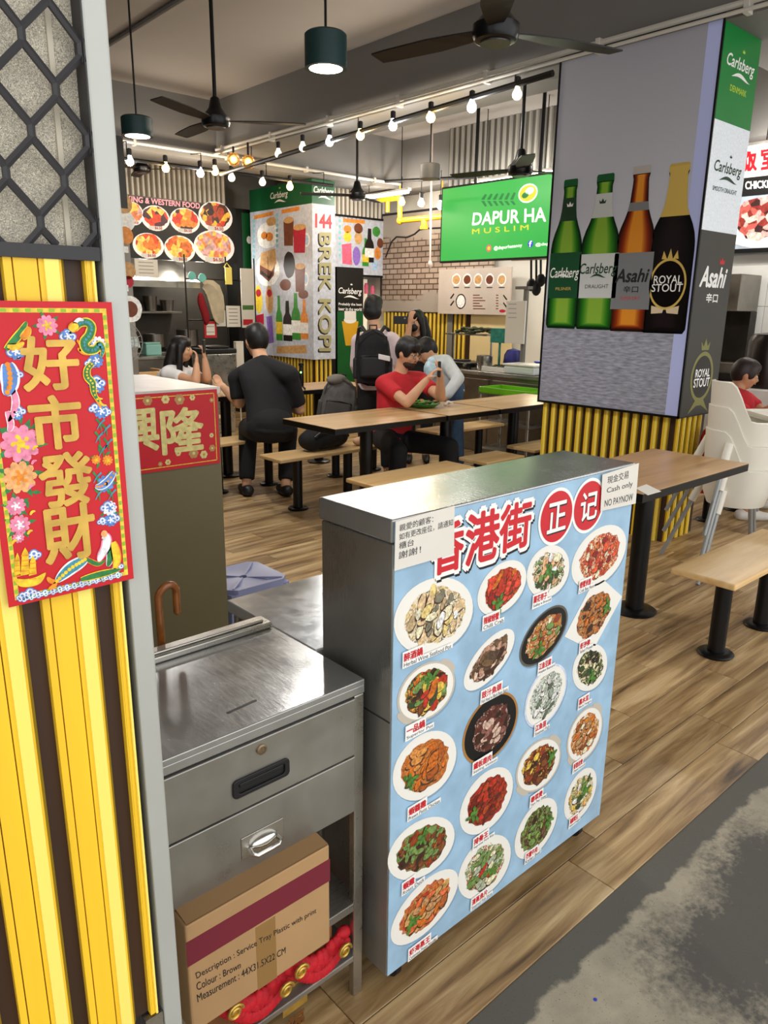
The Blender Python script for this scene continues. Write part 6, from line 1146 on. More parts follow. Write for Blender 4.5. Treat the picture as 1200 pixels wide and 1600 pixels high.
# lime tray trolley
t = thing('tray_trolley', 'steel trolley holding a lime green tray before the counter', 'trolley', (6.05, 4.5, 0)); a = PX(768, 607, 6.05); z = a.z-.02
for dx in (5.88, 6.22):
    for dy in (a.y-.62, a.y+.0): m = M(); m.tube([(dx, dy, 0), (dx, dy, z)], .014, 8); m.build('upright', STEEL, t)
for zz in (z-.012, z-.3, .15): m = M(); m.box(5.87, 6.23, a.y-.64, a.y+.02, zz-.012, zz); m.build('shelf', STEEL, t)
m = M(); m.box(5.87, 6.23, a.y-.64, a.y+.02, z-.011, z-.003); m.box(5.87, 5.885, a.y-.64, a.y+.02, z-.003, z+.05); m.box(6.215, 6.23, a.y-.64, a.y+.02, z-.003, z+.05); m.box(5.885, 6.215, a.y-.64, a.y-.625, z-.003, z+.05); m.box(5.885, 6.215, a.y+.005, a.y+.02, z-.003, z+.05); tag(m.build('lime_tray', mat('lime_plastic', '#6fb81e', .4), bevel=.004), 'lime green plastic tray on the steel trolley', 'tray')
# ================================================================== right background stall
FR = face_x(8.0); a = FR.px(1150, 392); bd = thing('canteen_sign_board', 'white canteen sign board with red characters and dish photo at right', 'menu board', (8.03, -(a[0]+.6), a[1])); u0 = FR.px(1135, 300)[0]; u1 = u0+1.5; z0 = FR.px(1175, 388)[1]; z1 = FR.px(1195, 210)[1]; zm = FR.px(1190, 275)[1]; zk = FR.px(1185, 305)[1]
m = M(); m.fbox(FR, u0, u1, zm, z1, -.06, 0); h_1 = m.build('header', mat('sign_white', '#eceae6', .4, emit=.5), bd); m = M(); m.fbox(FR, u0, u1, zk, zm-.001, -.06, 0); m.build('black_strip', BLACKP, bd); m = M(); m.fbox(FR, u0, u1, z0, zk-.001, -.06, 0); h_2 = m.build('photo_panel', mat('sign_photo', '#a9b4c0', .4, emit=.35, var=.2, scale=4), bd); m = M(); m.fbox(FR, u0, u1, z0-.04, z0-.001, -.07, .01); m.build('lower_frame', BLACK, bd)
m = M(); letter(m, FR, '饭', pq(FR, (1162, 268), (1182, 266), (1182, 228), (1162, 232)), .002, 0, bold=.03); letter(m, FR, '堂', pq(FR, (1190, 265), (1211, 262), (1211, 224), (1190, 228)), .002, 0, bold=.03); m.build('characters', mat('sign_red', '#d01828', .5, emit=.3), h_1)
m = M(); letter(m, FR, 'CHICKEN RICE', pq(FR, (1165, 296), (1240, 290), (1240, 279), (1165, 284)), .004, 0, .03); m.build('strip_text', SW, bd)
m = M(); p = FR.px(1195, 340); m.poly(FR, ellipse((p[0]+.02, p[1]-.08), (.42, 0), (0, .2), 30), .002, 0); m.poly(FR, ellipse((p[0], p[1]), (.3, 0), (0, .2), 30, .12), .003, 1); m.build('dish_print', [mat('plate_lit', '#f3eee8'), food('claypot_print', ['#8a2a24', '#d8a8a0', '#3a1a1a', '#c85a50', '#e8d0c0'], 16, .4, emit=.3)], h_2)
tw = M(); tw.fbox(face_x(8.08), FR.px(1120, 400)[0], FR.px(1120, 400)[0]+3.2, 0, z0-.05, -.01, 0); tw = tw.build('tile_backing', mat('tile_grout', '#b9b6b0', .7)); struct(tw); tw.name = 'wall_tiled'; WORLD['wall_tiled'] = V(WORLD.get(tw.name, tw.location)); f0 = face_x(8.08); uu = FR.px(1120, 400)[0]; first = None
for i in range(6):
    for j in range(5):
        if first is None: m = M(); m.fbox(f0, uu+.003, uu+.517, .003, .397, .0, .006); first = m.build('tile', TILE, tw, bevel=.002, seg=1); o = first
        else: o = first.copy(); COL.objects.link(o)
        o.location = f0.U*(.52*i)+V((0, 0, .4*j))
p = PX(1194, 552, 6.9); t = thing('water_boiler', 'dark cylindrical urn behind the man on the right', 'urn', (7.0, p.y, .0)); m = M(); m.lathe([(.001, .9), (.17, .9), (.175, .93), (.175, 1.3), (.15, 1.36), (.001, 1.38)], (7.0, p.y, 0), 24); m.build('body', mat('urn_dark', '#2b2420', .3, .5), t, smooth=True); m = M(); m.box(6.75, 7.3, p.y-.4, p.y+.9, 0, .9); m.build('stand', WHITE, t, bevel=.01)
p = PX(1142, 500, 7.7); t = thing('extractor_cabinet', 'grey steel kitchen cabinet glimpsed right of the bottle pillar', 'cabinet', (7.8, p.y, 0)); m = M(); m.box(7.75, 8.05, p.y-.15, p.y+.5, 0, 1.05); m.box(7.6, 8.05, p.y-.1, p.y+.5, 1.55, 1.9); m.build('body', DSTEEL, t, bevel=.01); m = M(); m.box(7.7, 7.749, p.y-.12, p.y+.4, .5, .95); m.build('door', DARKST, t, bevel=.006); m = M(); m.box(7.9, 8.05, p.y-.1, p.y+.5, 1.051, 1.549); m.build('back', DARKST, t)

# ================================================================== added tube lights, unseen in the stalls, to brighten the back
TUBE = mat('added_tube_glow', '#ffffff', .4, emit=9, emitcol='#fff6e8')
def added_tube_light(a, b, label, watts, col=(1, .95, .87)):
    a, b = V(a), V(b); c = (a+b)/2; t = thing('added_tube_light', label, 'light', c-V((0, 0, .03)), 'added stall tube lights'); d = (b-a).normalized(); s_ = d.cross(V((0, 0, 1)))
    m = M(); m.tube([a, b], .016, 10); m.build('tube', TUBE, t, smooth=True); m = M(); m.obox(c+V((0, 0, .035)), d*((b-a).length/2+.02), s_*.03, V((0, 0, .016))); m.build('batten', WHITE, t, bevel=.004)
    for q in (a+(b-a)*.15, a+(b-a)*.85): m = M(); m.tube([q+V((0, 0, .05)), V((q.x, q.y, 3.72 if a.z > 2.5 else 2.3))], .005, 6); m.build('suspension_rod', BLACK, t)
    for k in range(3): lamp('added_tube_source', 'POINT', a+(b-a)*((k+.5)/3)-V((0, 0, .05)), watts/3, col, .06)
added_tube_light((4.3, 9.75, 2.15), (5.5, 9.75, 2.15), 'added tube light inside the western food stall', 55); added_tube_light((7.1, 5.2, 2.95), (7.1, 6.4, 2.95), 'added tube light over the food counter behind the green screen', 60)
added_tube_light((7.0, 7.4, 2.95), (7.0, 8.3, 2.95), 'added tube light before the brick print wall', 40); added_tube_light((7.3, 2.3, 2.95), (7.3, 3.3, 2.95), 'added tube light in the right hand stall', 60)
# ================================================================== people
SKIN = mat('skin', '#c99876', .55, var=.05, scale=12); SKIN2 = mat('skin_tan', '#b98662', .55, var=.05, scale=12); HAIRB = mat('hair_black', '#120e0d', .5, var=.3, scale=60, stretch=(1, 1, .2)); HAIRD = mat('hair_brown', '#2a1c18', .5, var=.3, scale=50)
EYEW = mat('eye_white', '#e6e0d8', .3); EYED = mat('eye_dark', '#1a1210', .2); LIP = mat('lip', '#a05a4c', .5)
def remesh(m, name, mt, parent, voxel, it=5):
    me = bpy.data.meshes.new('tmp'); me.from_pydata([tuple(v) for v in m.v], [], m.f); me.update(); o = bpy.data.objects.new('tmp', me); COL.objects.link(o)
    r = o.modifiers.new('r', 'REMESH'); r.mode = 'VOXEL'; r.voxel_size = voxel
    s = o.modifiers.new('s', 'SMOOTH'); s.factor = .5; s.iterations = it
    bpy.context.view_layer.update(); dg = bpy.context.evaluated_depsgraph_get(); m2 = bpy.data.meshes.new_from_object(o.evaluated_get(dg)); bpy.data.objects.remove(o); bpy.data.meshes.remove(me)
    off = WORLD[parent.name]; m2.transform(Matrix.Translation(-off)); m2.materials.clear(); m2.materials.append(mt); m2.polygons.foreach_set('use_smooth', [True]*len(m2.polygons)); m2.name = name
    q = bpy.data.objects.new(name, m2); COL.objects.link(q); q.parent = parent; WORLD[q.name] = V(off); return q
def frame(fwd, up=(0, 0, 1)):
    f = V(fwd).normalized(); r = f.cross(V(up)).normalized(); u = r.cross(f); return Matrix((r, f, u)).transposed()
def hand(m, wrist, d, palm, s=1.0, curl=.9):
    d = V(d).normalized(); side = d.cross(V(palm)).normalized(); pn = side.cross(d).normalized()
    c = wrist+d*.045*s; m.ell(c, (.038*s, .048*s, .016*s), 10, rot=Matrix((side, d, pn)).transposed())
    for k, (o, L) in enumerate(((-.027, .062), (-.009, .074), (.009, .07), (.026, .055))):
        a = c+d*.04*s+side*o*s; b = a+(d*math.cos(curl*.4)+pn*math.sin(curl*.4))*L*.55*s; e = b+(d*math.cos(curl*1.3)+pn*math.sin(curl*1.3))*L*.5*s; m.tube([a, b, e], [.0095*s, .009*s, .0075*s], 8, round_=True)
    a = c-side*.03*s-d*.015*s; b = a+(d*.6-side*.5+pn*.5).normalized()*.04*s; e = b+(d*.8+pn*.5).normalized()*.03*s; m.tube([a, b, e], [.012*s, .0105*s, .0085*s], 8, round_=True)
def person(label, J, face, body, shirt, pants, hair, skin=SKIN, s=1.0, sleeve=.6, hairdef='short', features=True, long_pants=True, extra=None, palms=None, shoe=None):
    face = V(face).normalized(); body = V((body[0], body[1], 0)).normalized()
    feet = [J['ankL'], J['ankR']]; base = (J['pel'].x, J['pel'].y, min(f.z for f in feet)-.09)
    t = thing('person', label, 'person', base)
    R = V((body.y, -body.x, 0)); up = (J['neck']-J['pel']).normalized(); rb = R.cross(up)*-1; B = frame(body, up)
    b = M(); sh = M(); pa = M(); pel, neck, head = J['pel'], J['neck'], J['head']; L = (neck-pel)
    def tors(m, g):
        secs = [(-.06, .150, .115), (.02, .160, .122), (.18, .152, .118), (.36, .145, .110), (.54, .158, .112), (.70, .170, .112), (.82, .165, .098), (.92, .12, .075), (.98, .07, .06)]; n = 20; vs = []
        for f_, a_, b_ in secs:
            for i in range(n): t_ = 2*math.pi*i/n; vs.append(pel+L*f_+B@V(((a_*s+g)*math.cos(t_), (b_*s+g)*math.sin(t_), 0)))
        k = len(secs); m.add(vs, [(r*n+i, r*n+(i+1) % n, (r+1)*n+(i+1) % n, (r+1)*n+i) for r in range(k-1) for i in range(n)]+[tuple(range(n-1, -1, -1)), tuple((k-1)*n+i for i in range(n))])
        for k in 'LR': m.tube([neck-L*.08, J['sh'+k]], [.055*s+g, .060*s+g], 10, round_=True)
    def hips(m, g):
        m.ell(pel+V((0, 0, .02)), (.155*s+g, .125*s+g, .12*s+g), 16, rot=B)
    HR = frame(face); H = lambda x, y, z: head+HR@V((x*s, y*s, z*s))
    tors(b, 0); hips(b, 0); tors(sh, .016)
    b.tube([neck-L*.06, H(0, -.02, -.07)], [.058*s, .050*s], 12, round_=True)
    b.ell(head, (.074*s, .094*s, .112*s), 18, rot=HR); b.ell(H(0, .035, -.055), (.052*s, .055*s, .058*s), 14, rot=HR); b.ell(H(0, .078, -.03), (.028*s, .03*s, .03*s), 10, rot=HR)
    b.tube([H(0, .088, .012), H(0, .106, -.022)], [.010*s, .015*s], 8, round_=True)
    for k in (-1, 1): b.ell(H(.075*k, -.008, -.008), (.012*s, .022*s, .032*s), 10, rot=HR); b.ell(H(.04*k, .06, -.028), (.025*s, .025*s, .025*s), 8, rot=HR)
    for k in 'LR':
        S, E, Wr = J['sh'+k], J['el'+k], J['ha'+k]; b.tube([S, E], [.05*s, .042*s], 12, round_=True); b.tube([E, E+(Wr-E)*.3, Wr], [.042*s, .043*s, .028*s], 12, round_=True)
        d = (Wr-E).normalized(); pn = (palms or {}).get(k, face*-1 if abs(d.dot(face)) < .95 else V((0, 0, 1))); hand(b, Wr, d, pn, s)
        q = S+(E-S)*min(sleeve, 1); pts = [S, q]; rs = [.058*s+.01, .052*s+.012]
        if sleeve > 1: pts = [S, E, E+(Wr-E)*(sleeve-1)]; rs = [.06*s+.012, .052*s+.012, .038*s+.012]
        sh.tube(pts, rs, 12, round_=(sleeve > 1))
    for k, sg in (('L', -1), ('R', 1)):
        hp = pel+B@V((.085*sg*s, 0, -.01)); Kn, An = J['kn'+k], J['ank'+k]
        b.tube([hp, Kn], [.088*s, .060*s], 12, round_=True); b.tube([Kn, Kn+(An-Kn)*.3, An], [.058*s, .056*s, .036*s], 12, round_=True); pa.tube([hp, Kn], [.098*s, .076*s], 12, round_=True)
        if long_pants: pa.tube([Kn, Kn+(An-Kn)*.92], [.074*s, .058*s], 12, round_=False)
        fd = V(J.get('toe'+k, body)); fd = V((fd.x, fd.y, 0)).normalized(); b.tube([An+V((0, 0, -.02)), An+fd*.10+V((0, 0, -.055))], [.035*s, .03*s], 10, round_=True)
        m = M(); m.tube([An-fd*.045+V((0, 0, -.045)), An+fd*.05+V((0, 0, -.05)), An+fd*.17+V((0, 0, -.062))], [.045*s, .045*s, .032*s], 12, round_=True); remesh(m, 'shoe', shoe or BLACKP, t, .012, 3)
    hips(pa, .012)
    remesh(b, 'body', skin, t, .0105*s, 6); remesh(sh, 'shirt', shirt, t, .013, 9); remesh(pa, 'trousers', pants, t, .014, 5)
    h = M()
    h.ell(H(0, -.022, .022), (.084*s, .096*s, .112*s), 18, rot=HR); h.ell(H(0, .01, .062), (.080*s, .092*s, .07*s), 16, rot=HR)
    if hairdef in ('bang', 'long'):
        for k in (-.05, -.02, .015, .045): h.ell(H(k, .068, .072), (.024*s, .024*s, .036*s), 8, rot=HR)
        for k in (-1, 1): h.ell(H(.068*k, .03, .03), (.02*s, .04*s, .06*s), 10, rot=HR)
    if hairdef == 'long':
        for k in (-.05, 0, .05): h.tube([H(k, -.06, .02), H(k*1.1, -.10, -.12), H(k*1.3, -.13, -.26), H(k*1.3, -.13, -.42)], [.05*s, .060*s, .055*s, .02*s], 10, round_=True)
        for k in (-1, 1): h.tube([H(.07*k, .01, .03), H(.082*k, .005, -.10), H(.08*k, .0, -.26), H(.075*k, .01, -.38)], [.03*s, .034*s, .03*s, .012*s], 8, round_=True)
    if hairdef == 'bob': h.ell(H(0, -.04, -.02), (.088*s, .082*s, .085*s), 16, rot=HR)
    ho = remesh(h, 'hair', hair, t, .011*s, 3)
    if features:
        for k in (-1, 1):
            m = M(); m.ell(H(.031*k, .083, .006), (.0135*s, .009*s, .0075*s), 10, rot=HR); e = m.build('eye', EYEW, t, smooth=True); m = M(); m.ell(H(.031*k, .0905, .006), (.0062*s, .004*s, .0062*s), 8, rot=HR); m.build('pupil', EYED, e, smooth=True)
            m = M(); m.tube([H(.015*k, .092, .026), H(.032*k, .091, .031), H(.048*k, .080, .026)], .0042*s, 6); m.build('eyebrow', hair, t, smooth=True)
        m = M(); m.tube([H(-.022, .090, -.052), H(0, .1005, -.050), H(.022, .090, -.052)], [.003*s, .0065*s, .003*s], 8); m.build('mouth', LIP, t, smooth=True)
    return t, H, HR
FX = V((FWD.x, FWD.y, 0)).normalized(); RX = V((RGT.x, RGT.y, 0)).normalized(); TOW = -FX
JEAN = mat('jeans', '#3d5570', .85, var=.12, scale=30); BLKC = mat('black_cloth', '#131214', .85, var=.2, scale=14); REDT = mat('red_tshirt', '#bb1e28', .8, var=.1, scale=9); PINK = mat('pale_pink_shirt', '#d3c0c2', .8, var=.06, scale=8); WHT = mat('white_top', '#e2dfdc', .8, var=.05); HOOD = mat('pale_hoodie', '#c9cfd0', .85, var=.12, scale=10); SNK = mat('sneaker_white', '#c9c4bb', .6)
def jz(p, z): return V((p.x, p.y, z))
# ---- man in red eating
J = dict(pel=PT(612, 684, 6.12), neck=PT(625, 583, 6.08), head=PT(637, 551, 6.0), shR=PT(600, 600, 5.98), shL=PT(656, 594, 6.2), elR=PT(636, 629, 5.78), haR=PT(666, 594, 5.74), elL=PT(688, 620, 5.98), haL=PT(688, 588, 5.84), knR=PT(622, 706, 5.62), ankR=PT(618, 790, 5.62), knL=PT(702, 698, 5.8), ankL=PT(708, 774, 5.8))
for k in 'LR': J['ank'+k].z = .09
red, H, HR = person('man in red t-shirt and glasses eating at the square table', J, RX*.8+TOW*.55+V((0, 0, -.3)), RX*.45+TOW*.75, REDT, BLKC, HAIRB, sleeve=.62, hairdef='bang', palms={'R': RX, 'L': -RX}, shoe=SNK)
m = M()
for k in (-1, 1): m.tube([H(.032*k+.024*math.cos(a), .101-.006*abs(math.cos(a)), .002+.019*math.sin(a)) for a in [i*math.pi/8 for i in range(17)]], .0022, 6)
m.tube([H(-.009, .104, .006), H(0, .107, .008), H(.009, .104, .006)], .0022, 6)
for k in (-1, 1): m.tube([H(.056*k, .095, .008), H(.078*k, .04, .01), H(.082*k, -.01, .006)], .0022, 6)
m.build('glasses', BLACK, red, smooth=True)
m = M(); m.ell(H(0, .034, -.070), (.0545, .0565, .050), 16, rot=HR); m.ell(H(0, .098, -.037), (.026, .007, .006), 8, rot=HR); m.build('beard', mat('stubble', '#3a2a22', .7, var=.4, scale=120), red, smooth=True)
fr_ = frame(RX*.45+TOW*.75); p = J['pel']+(J['neck']-J['pel'])*.68+fr_@V((.055, .128, 0)); m = M(); m.ell(p, (.018, .006, .024), 8, rot=fr_); m.build('chest_emblem', mat('emblem_gold', '#d8a23a', .5), red, smooth=True)
c = (J['haR']+J['haL'])/2+V((.03, -.03, .07)); m = M(); m.obox(c, RX*.012, FX*.035, V((0, 0, .06))); tag(m.build('smartphone', BLACKP, bevel=.006), 'smartphone held up by the man in red', 'phone')
# ---- standing backpacker
J = dict(pel=PT(589, 603, 6.75), neck=PT(588, 517, 6.75), head=PT(584, 483, 6.76), shL=PT(561, 533, 6.78), shR=PT(613, 532, 6.7), elL=PT(557, 572, 6.85), haL=PT(560, 600, 7.0), elR=PT(626, 566, 6.72), haR=PT(640, 560, 6.95)); q = J['pel']
for k, sg in (('L', -1), ('R', 1)): J['kn'+k] = q+RX*.1*sg+V((0, 0, -.42)); J['ank'+k] = jz(q+RX*.1*sg, .09)
bk, H, HR = person('person in pale pink shirt standing with a black backpack', J, FX*.9+RX*.3, FX+RX*.15, PINK, BLKC, HAIRB, sleeve=1.3, hairdef='bob', features=False)
def backpack(name, label, c, out, wd, ht, dp, mt, mt2, straps=True, top=None):
    out = V(out).normalized(); up = V(top or (0, 0, 1)).normalized(); r = out.cross(up).normalized(); up = r.cross(out).normalized(); Rm = Matrix((r, out, up)).transposed(); t = thing(name, label, 'backpack', c-up*ht/2)
    P = lambda x, y, z: c+Rm@V((x, y, z)); m = M()
    m.ell(P(0, 0, -.04), (wd/2, dp/2, ht*.42), 18, rot=Rm); m.ell(P(0, 0, .1*ht), (wd*.46, dp*.45, ht*.38), 18, rot=Rm); m.obox(P(0, -.01, -.05), r*wd*.42, out*dp*.36, up*ht*.36); body = remesh(m, 'main_compartment', mt, t, .012, 6)
    m = M(); m.obox(P(0, dp*.42, -ht*.16), r*wd*.33, out*dp*.14, up*ht*.2); m.build('front_pocket', mt2, t, bevel=.03, seg=4); m = M(); m.tube([P(-wd*.33, dp*.50, ht*.0), P(0, dp*.58, ht*.03), P(wd*.33, dp*.50, 0)], .006, 6); m.build('zip', BLACK, t, smooth=True)
    m = M(); m.tube([P(-wd*.4, dp*.3, ht*.12), P(-wd*.36, dp*.38, ht*.34), P(0, dp*.32, ht*.46), P(wd*.36, dp*.38, ht*.34), P(wd*.4, dp*.3, ht*.12)], .007, 6); m.build('top_zip', mt2, t, smooth=True)
    m = M(); m.tube([P(-.03, -dp*.2, ht*.46), P(-.03, -dp*.2, ht*.53), P(.03, -dp*.2, ht*.53), P(.03, -dp*.2, ht*.46)], .008, 6); m.build('grab_handle', BLACK, t, smooth=True)
    for sg in (-1, 1):
        m = M(); m.tube([P(sg*.07, -dp*.4, ht*.42), P(sg*.10, -dp*.5, ht*.50), P(sg*.13, -dp*.9, ht*.46), P(sg*.15, -dp*.95, ht*.2), P(sg*.15, -dp*.6, -ht*.1), P(sg*.13, -dp*.4, -ht*.36)], .016, 8); 
        if straps: m.build('strap', BLACKP, t, smooth=True)
        m = M(); m.obox(P(sg*wd*.46, 0, -ht*.2), r*.02, out*dp*.3, up*ht*.18); m.build('side_pocket', mt2, t, bevel=.015, seg=3)
    return t, P
cB = J['pel']+(J['neck']-J['pel'])*.56-FX*.215-RX*.03; t, P = backpack('backpack', 'black backpack worn by the standing person in pink', cB, -FX, .33, .50, .22, BLKC, mat('black_nylon', '#1d1d20', .6)); m = M(); m.obox(P(-.10, .125, .0), P(.05, 0, .01)-P(0, 0, 0), P(0, .004, 0)-P(0, 0, 0), P(0, 0, .022)-P(0, 0, 0)); m.build('white_patch', WHT, t, bevel=.004)
# ---- masked woman with phone
J = dict(pel=PT(655, 585, 7.6), neck=PT(652, 528, 7.55), head=PT(650, 503, 7.5), shL=PT(668, 537, 7.5), shR=PT(636, 537, 7.6), elL=PT(672, 560, 7.4), haL=PT(662, 545, 7.2), elR=PT(634, 545, 7.4), haR=PT(640, 507, 7.32)); q = J['pel']; q.z = .85
for k, sg in (('L', 1), ('R', -1)): J['kn'+k] = q+RX*.09*sg+V((0, 0, -.4)); J['ank'+k] = jz(q+RX*.09*sg, .09)
wm, H, HR = person('woman in black mask raising a phone behind the man in red', J, TOW*.75-RX*.45+V((0, 0, -.1)), TOW, BLKC, BLKC, HAIRB, s=.96, sleeve=1.4, hairdef='long')
m = M(); m.ell(H(0, .07, -.045), (.056, .044, .045), 12, rot=HR); m.build('face_mask', BLACKP, wm, smooth=True)
c = PT(626, 500, 7.3); m = M(); m.obox(c, RX*.07, FX*.006, V((0, 0, .038))); o = m.build('smartphone', BLACKP, bevel=.008); tag(o, 'dark phone held sideways by the masked woman', 'phone'); m = M(); m.ell(c+RX*.04-FX*.007+V((0, 0, .015)), (.01, .01, .01), 8); m.build('camera_lens', STEEL, o, smooth=True)
# ---- person in pale hoodie bending
J = dict(pel=PT(703, 611, 7.0), neck=PT(678, 562, 6.95), head=PT(667, 549, 6.98), shL=PT(676, 574, 7.1), shR=PT(696, 566, 6.85), elL=PT(680, 605, 6.95), haL=PT(688, 622, 6.75), elR=PT(716, 592, 6.7), haR=PT(695, 622, 6.62)); q = J['pel']
for k, sg in (('L', -1), ('R', 1)): J['kn'+k] = q+FX*.1*sg+RX*.06+V((0, 0, -.33)); J['ank'+k] = jz(q+FX*.1*sg+RX*.1, .09)
person('person in pale hoodie bending over the bench', J, -RX*.8+V((0, 0, -.6))+TOW*.3, -RX*.9+TOW*.2, HOOD, JEAN, HAIRB, sleeve=1.8, features=False)
m = M(); c = PT(672, 578, 6.72); m.ell(c, (.07, .05, .09), 14); m.ell(c+V((.02, 0, .07)), (.05, .04, .05), 12); tag(m.build('plastic_bag', mat('pale_blue_bag', '#b9d4de', .35, var=.2, scale=20, bump=.6), smooth=True), 'pale blue plastic bag beside the bending person', 'bag')
# ---- man in black from behind
J = dict(pel=PT(424, 668, 6.0), neck=PT(409, 560, 6.15), head=PT(401, 533, 6.22), shL=PT(371, 592, 6.2), shR=PT(452, 586, 6.02), elL=PT(374, 630, 6.22), haL=PT(350, 606, 6.42), elR=PT(468, 640, 6.2), haR=PT(430, 625, 6.55), knL=PT(388, 668, 6.4), ankL=PT(385, 745, 6.3), knR=PT(450, 672, 6.45), ankR=PT(446, 742, 6.3))
for k in 'LR': J['ank'+k].z = .09
person('heavy man in black shirt seated with his back turned', J, FX*.8-RX*.45+V((0, 0, -.15)), FX*.85-RX*.4, BLKC, BLKC, HAIRB, s=1.15, sleeve=.85, features=False)
# ---- long haired woman
J = dict(pel=PT(266, 622, 7.15), neck=PT(273, 572, 7.1), head=PT(283, 546, 7.05), shR=PT(262, 584, 6.95), shL=PT(291, 582, 7.25), elR=PT(306, 596, 6.78), haR=PT(307, 570, 6.80), elL=PT(324, 592, 6.95), haL=PT(320, 562, 6.9), knR=PT(300, 640, 6.7), ankR=PT(300, 690, 6.75), knL=PT(315, 640, 6.9), ankL=PT(315, 690, 6.9)); J['pel'].z = .55
for k in 'LR': J['kn'+k].z = .52; J['ank'+k].z = .09
wo, H, HR = person('woman with long black hair and white top eating at far table', J, RX*.9+TOW*.15+FX*.1, RX*.6+TOW*.4, WHT, BLKC, HAIRB, s=.98, sleeve=.5, hairdef='long', palms={'R': -RX, 'L': -RX})
c = J['haL']+V((0, 0, .12)); m = M(); m.obox(c, RX*.008, FX*.035, V((0, 0, .06))); tag(m.build('smartphone', BLACKP, bevel=.006), 'phone in the raised hand of the long haired woman', 'phone')
# ---- man at the far right
J = dict(pel=PT(1148, 694, 6.0), neck=PT(1150, 610, 6.02), head=PT(1164, 585, 6.0), shR=PT(1140, 632, 5.85), shL=PT(1166, 626, 6.2), elR=PT(1180, 655, 5.7), haR=PT(1207, 640, 5.7), elL=PT(1195, 645, 6.1), haL=PT(1215, 632, 6.0), knR=PT(1186, 700, 5.8), ankR=PT(1166, 800, 5.75), knL=PT(1200, 695, 6.1), ankL=PT(1190, 780, 6.1))
for k in 'LR': J['ank'+k].z = .09
person('man in red at right looking down behind the white high chairs', J, RX*.92+TOW*.2+V((0, 0, -.25)), RX, REDT, mat('dark_shorts', '#22242a', .85), HAIRD, skin=SKIN2, sleeve=.6, hairdef='bang', long_pants=False, shoe=SNK)
make_table(5.75, 6.8, 1.55, 2.1, 'laminate table behind the white high chairs at the right edge'); make_bench(5.3, 2.46, 'laminate bench under the man at right edge', .95)
# ================================================================== grey backpack, black bag and table items
c = PT(529, 606, 6.95); c.z = .446+.245
t, P = backpack('backpack', 'grey weathered backpack leaning upright on a bench', c, -FX*.9+RX*.1, .36, .47, .2, mat('grey_canvas', '#5e5b57', .8, var=.18, scale=16), mat('grey_nylon', '#4a4845', .7, var=.1), False, (.12, -.1, 1))
m = M(); m.ell(P(.05, .02, .2), (.11, .07, .05), 12); m.build('flap_pouch', mat('grey_canvas_light', '#77726a', .8), t, smooth=True)
bg = PT(497, 683, 5.7); bg = V((3.58, 4.72, .447)); t = thing('shoulder_bag', 'slouched black bag lying on the bench beneath the table', 'bag', bg); m = M()
for a in ((0, 0, .10, .2, .12, .10), (-.12, 0, .08, .1, .11, .08), (.14, .02, .09, .11, .11, .09), (.02, .02, .17, .13, .09, .06)): m.ell(bg+V(a[:3]), a[3:], 14)
remesh(m, 'body', BLKC, t, .014, 5); m = M(); m.tube([bg+V((-.15, -.1, .12)), bg+V((-.05, -.13, .2)), bg+V((.1, -.12, .19)), bg+V((.18, -.1, .1))], .01, 8); m.build('strap', BLACKP, t, smooth=True)
m = M(); m.ell(bg+V((.33, -.05, .035)), (.055, .04, .034), 14); m.ell(bg+V((.36, -.05, .05)), (.03, .03, .025), 12); tag(m.build('beige_pouch', mat('beige_cloth', '#c9a07c', .7), smooth=True), 'small beige pouch beside the black bag on the bench', 'pouch')
pl = PZ(662, 636, .777); t = thing('food_plate', 'green plate of leafy food before the man in red', 'plate', pl); m = M(); m.lathe([(.001, .002), (.08, .002), (.10, .01), (.135, .035), (.13, .037), (.095, .014), (.001, .01)], pl, 28); m.build('plate', mat('green_melamine', '#3f8a3c', .35), t, smooth=True); m = M(); rr = random.Random(3)
for k in range(46): a = rr.uniform(0, 6.28); r = rr.uniform(0, .095); m.ell(pl+V((r*math.cos(a), r*math.sin(a), .02+rr.uniform(0, .035))), (.025, .014, .008), 7, m=k % 3, rot=Matrix.Rotation(rr.uniform(0, 3), 3, 'Z'))
o = m.build('salad', [mat('salad_green', '#4f8a3a', .6), mat('salad_dark', '#2c4a1e', .6), mat('salad_brown', '#a8744a', .6)], t, smooth=True); o['kind'] = 'stuff'
p = PZ(701, 634, .777); m = M()
for k in range(5): m.ell(p+V((rr.uniform(-.02, .02), rr.uniform(-.02, .02), .013+.004*k)), (.022, .016, .012), 7)
tag(m.build('crumpled_tissue', PAPER, smooth=True), 'crumpled white tissue beside the green plate', 'tissue')
p = PZ(339, 612, .777); m = M(); m.lathe([(.001, 0), (.033, 0), (.042, .11), (.04, .11), (.031, .004), (.001, .004)], p, 20); tag(m.build('iced_drink_cup', mat('cream_drink', '#d9c8a4', .3), smooth=True), 'cream iced drink cup on the far table', 'cup')
p = PZ(471, 609, .777); t = thing('mini_tripod_bottle', 'slim black bottle shaped device with green light on table', 'device', p); m = M(); m.lathe([(.001, .03), (.022, .03), (.024, .05), (.024, .17), (.016, .2), (.016, .22), (.026, .225), (.026, .25), (.001, .255)], p, 16); m.build('body', BLACK, t, smooth=True)
for k in range(3): a = k*2.1+.4; m = M(); m.tube([p+V((0, 0, .045)), p+V((.07*math.cos(a), .07*math.sin(a), .005))], .006, 6, round_=True); m.build('leg', BLACK, t)
m = M(); m.ell(p+TOW*.022+V((0, 0, .165)), .009, 8); m.build('indicator', mat('green_led', '#b0ff90', .4, emit=4, emitcol='#8cff70'), t, smooth=True)
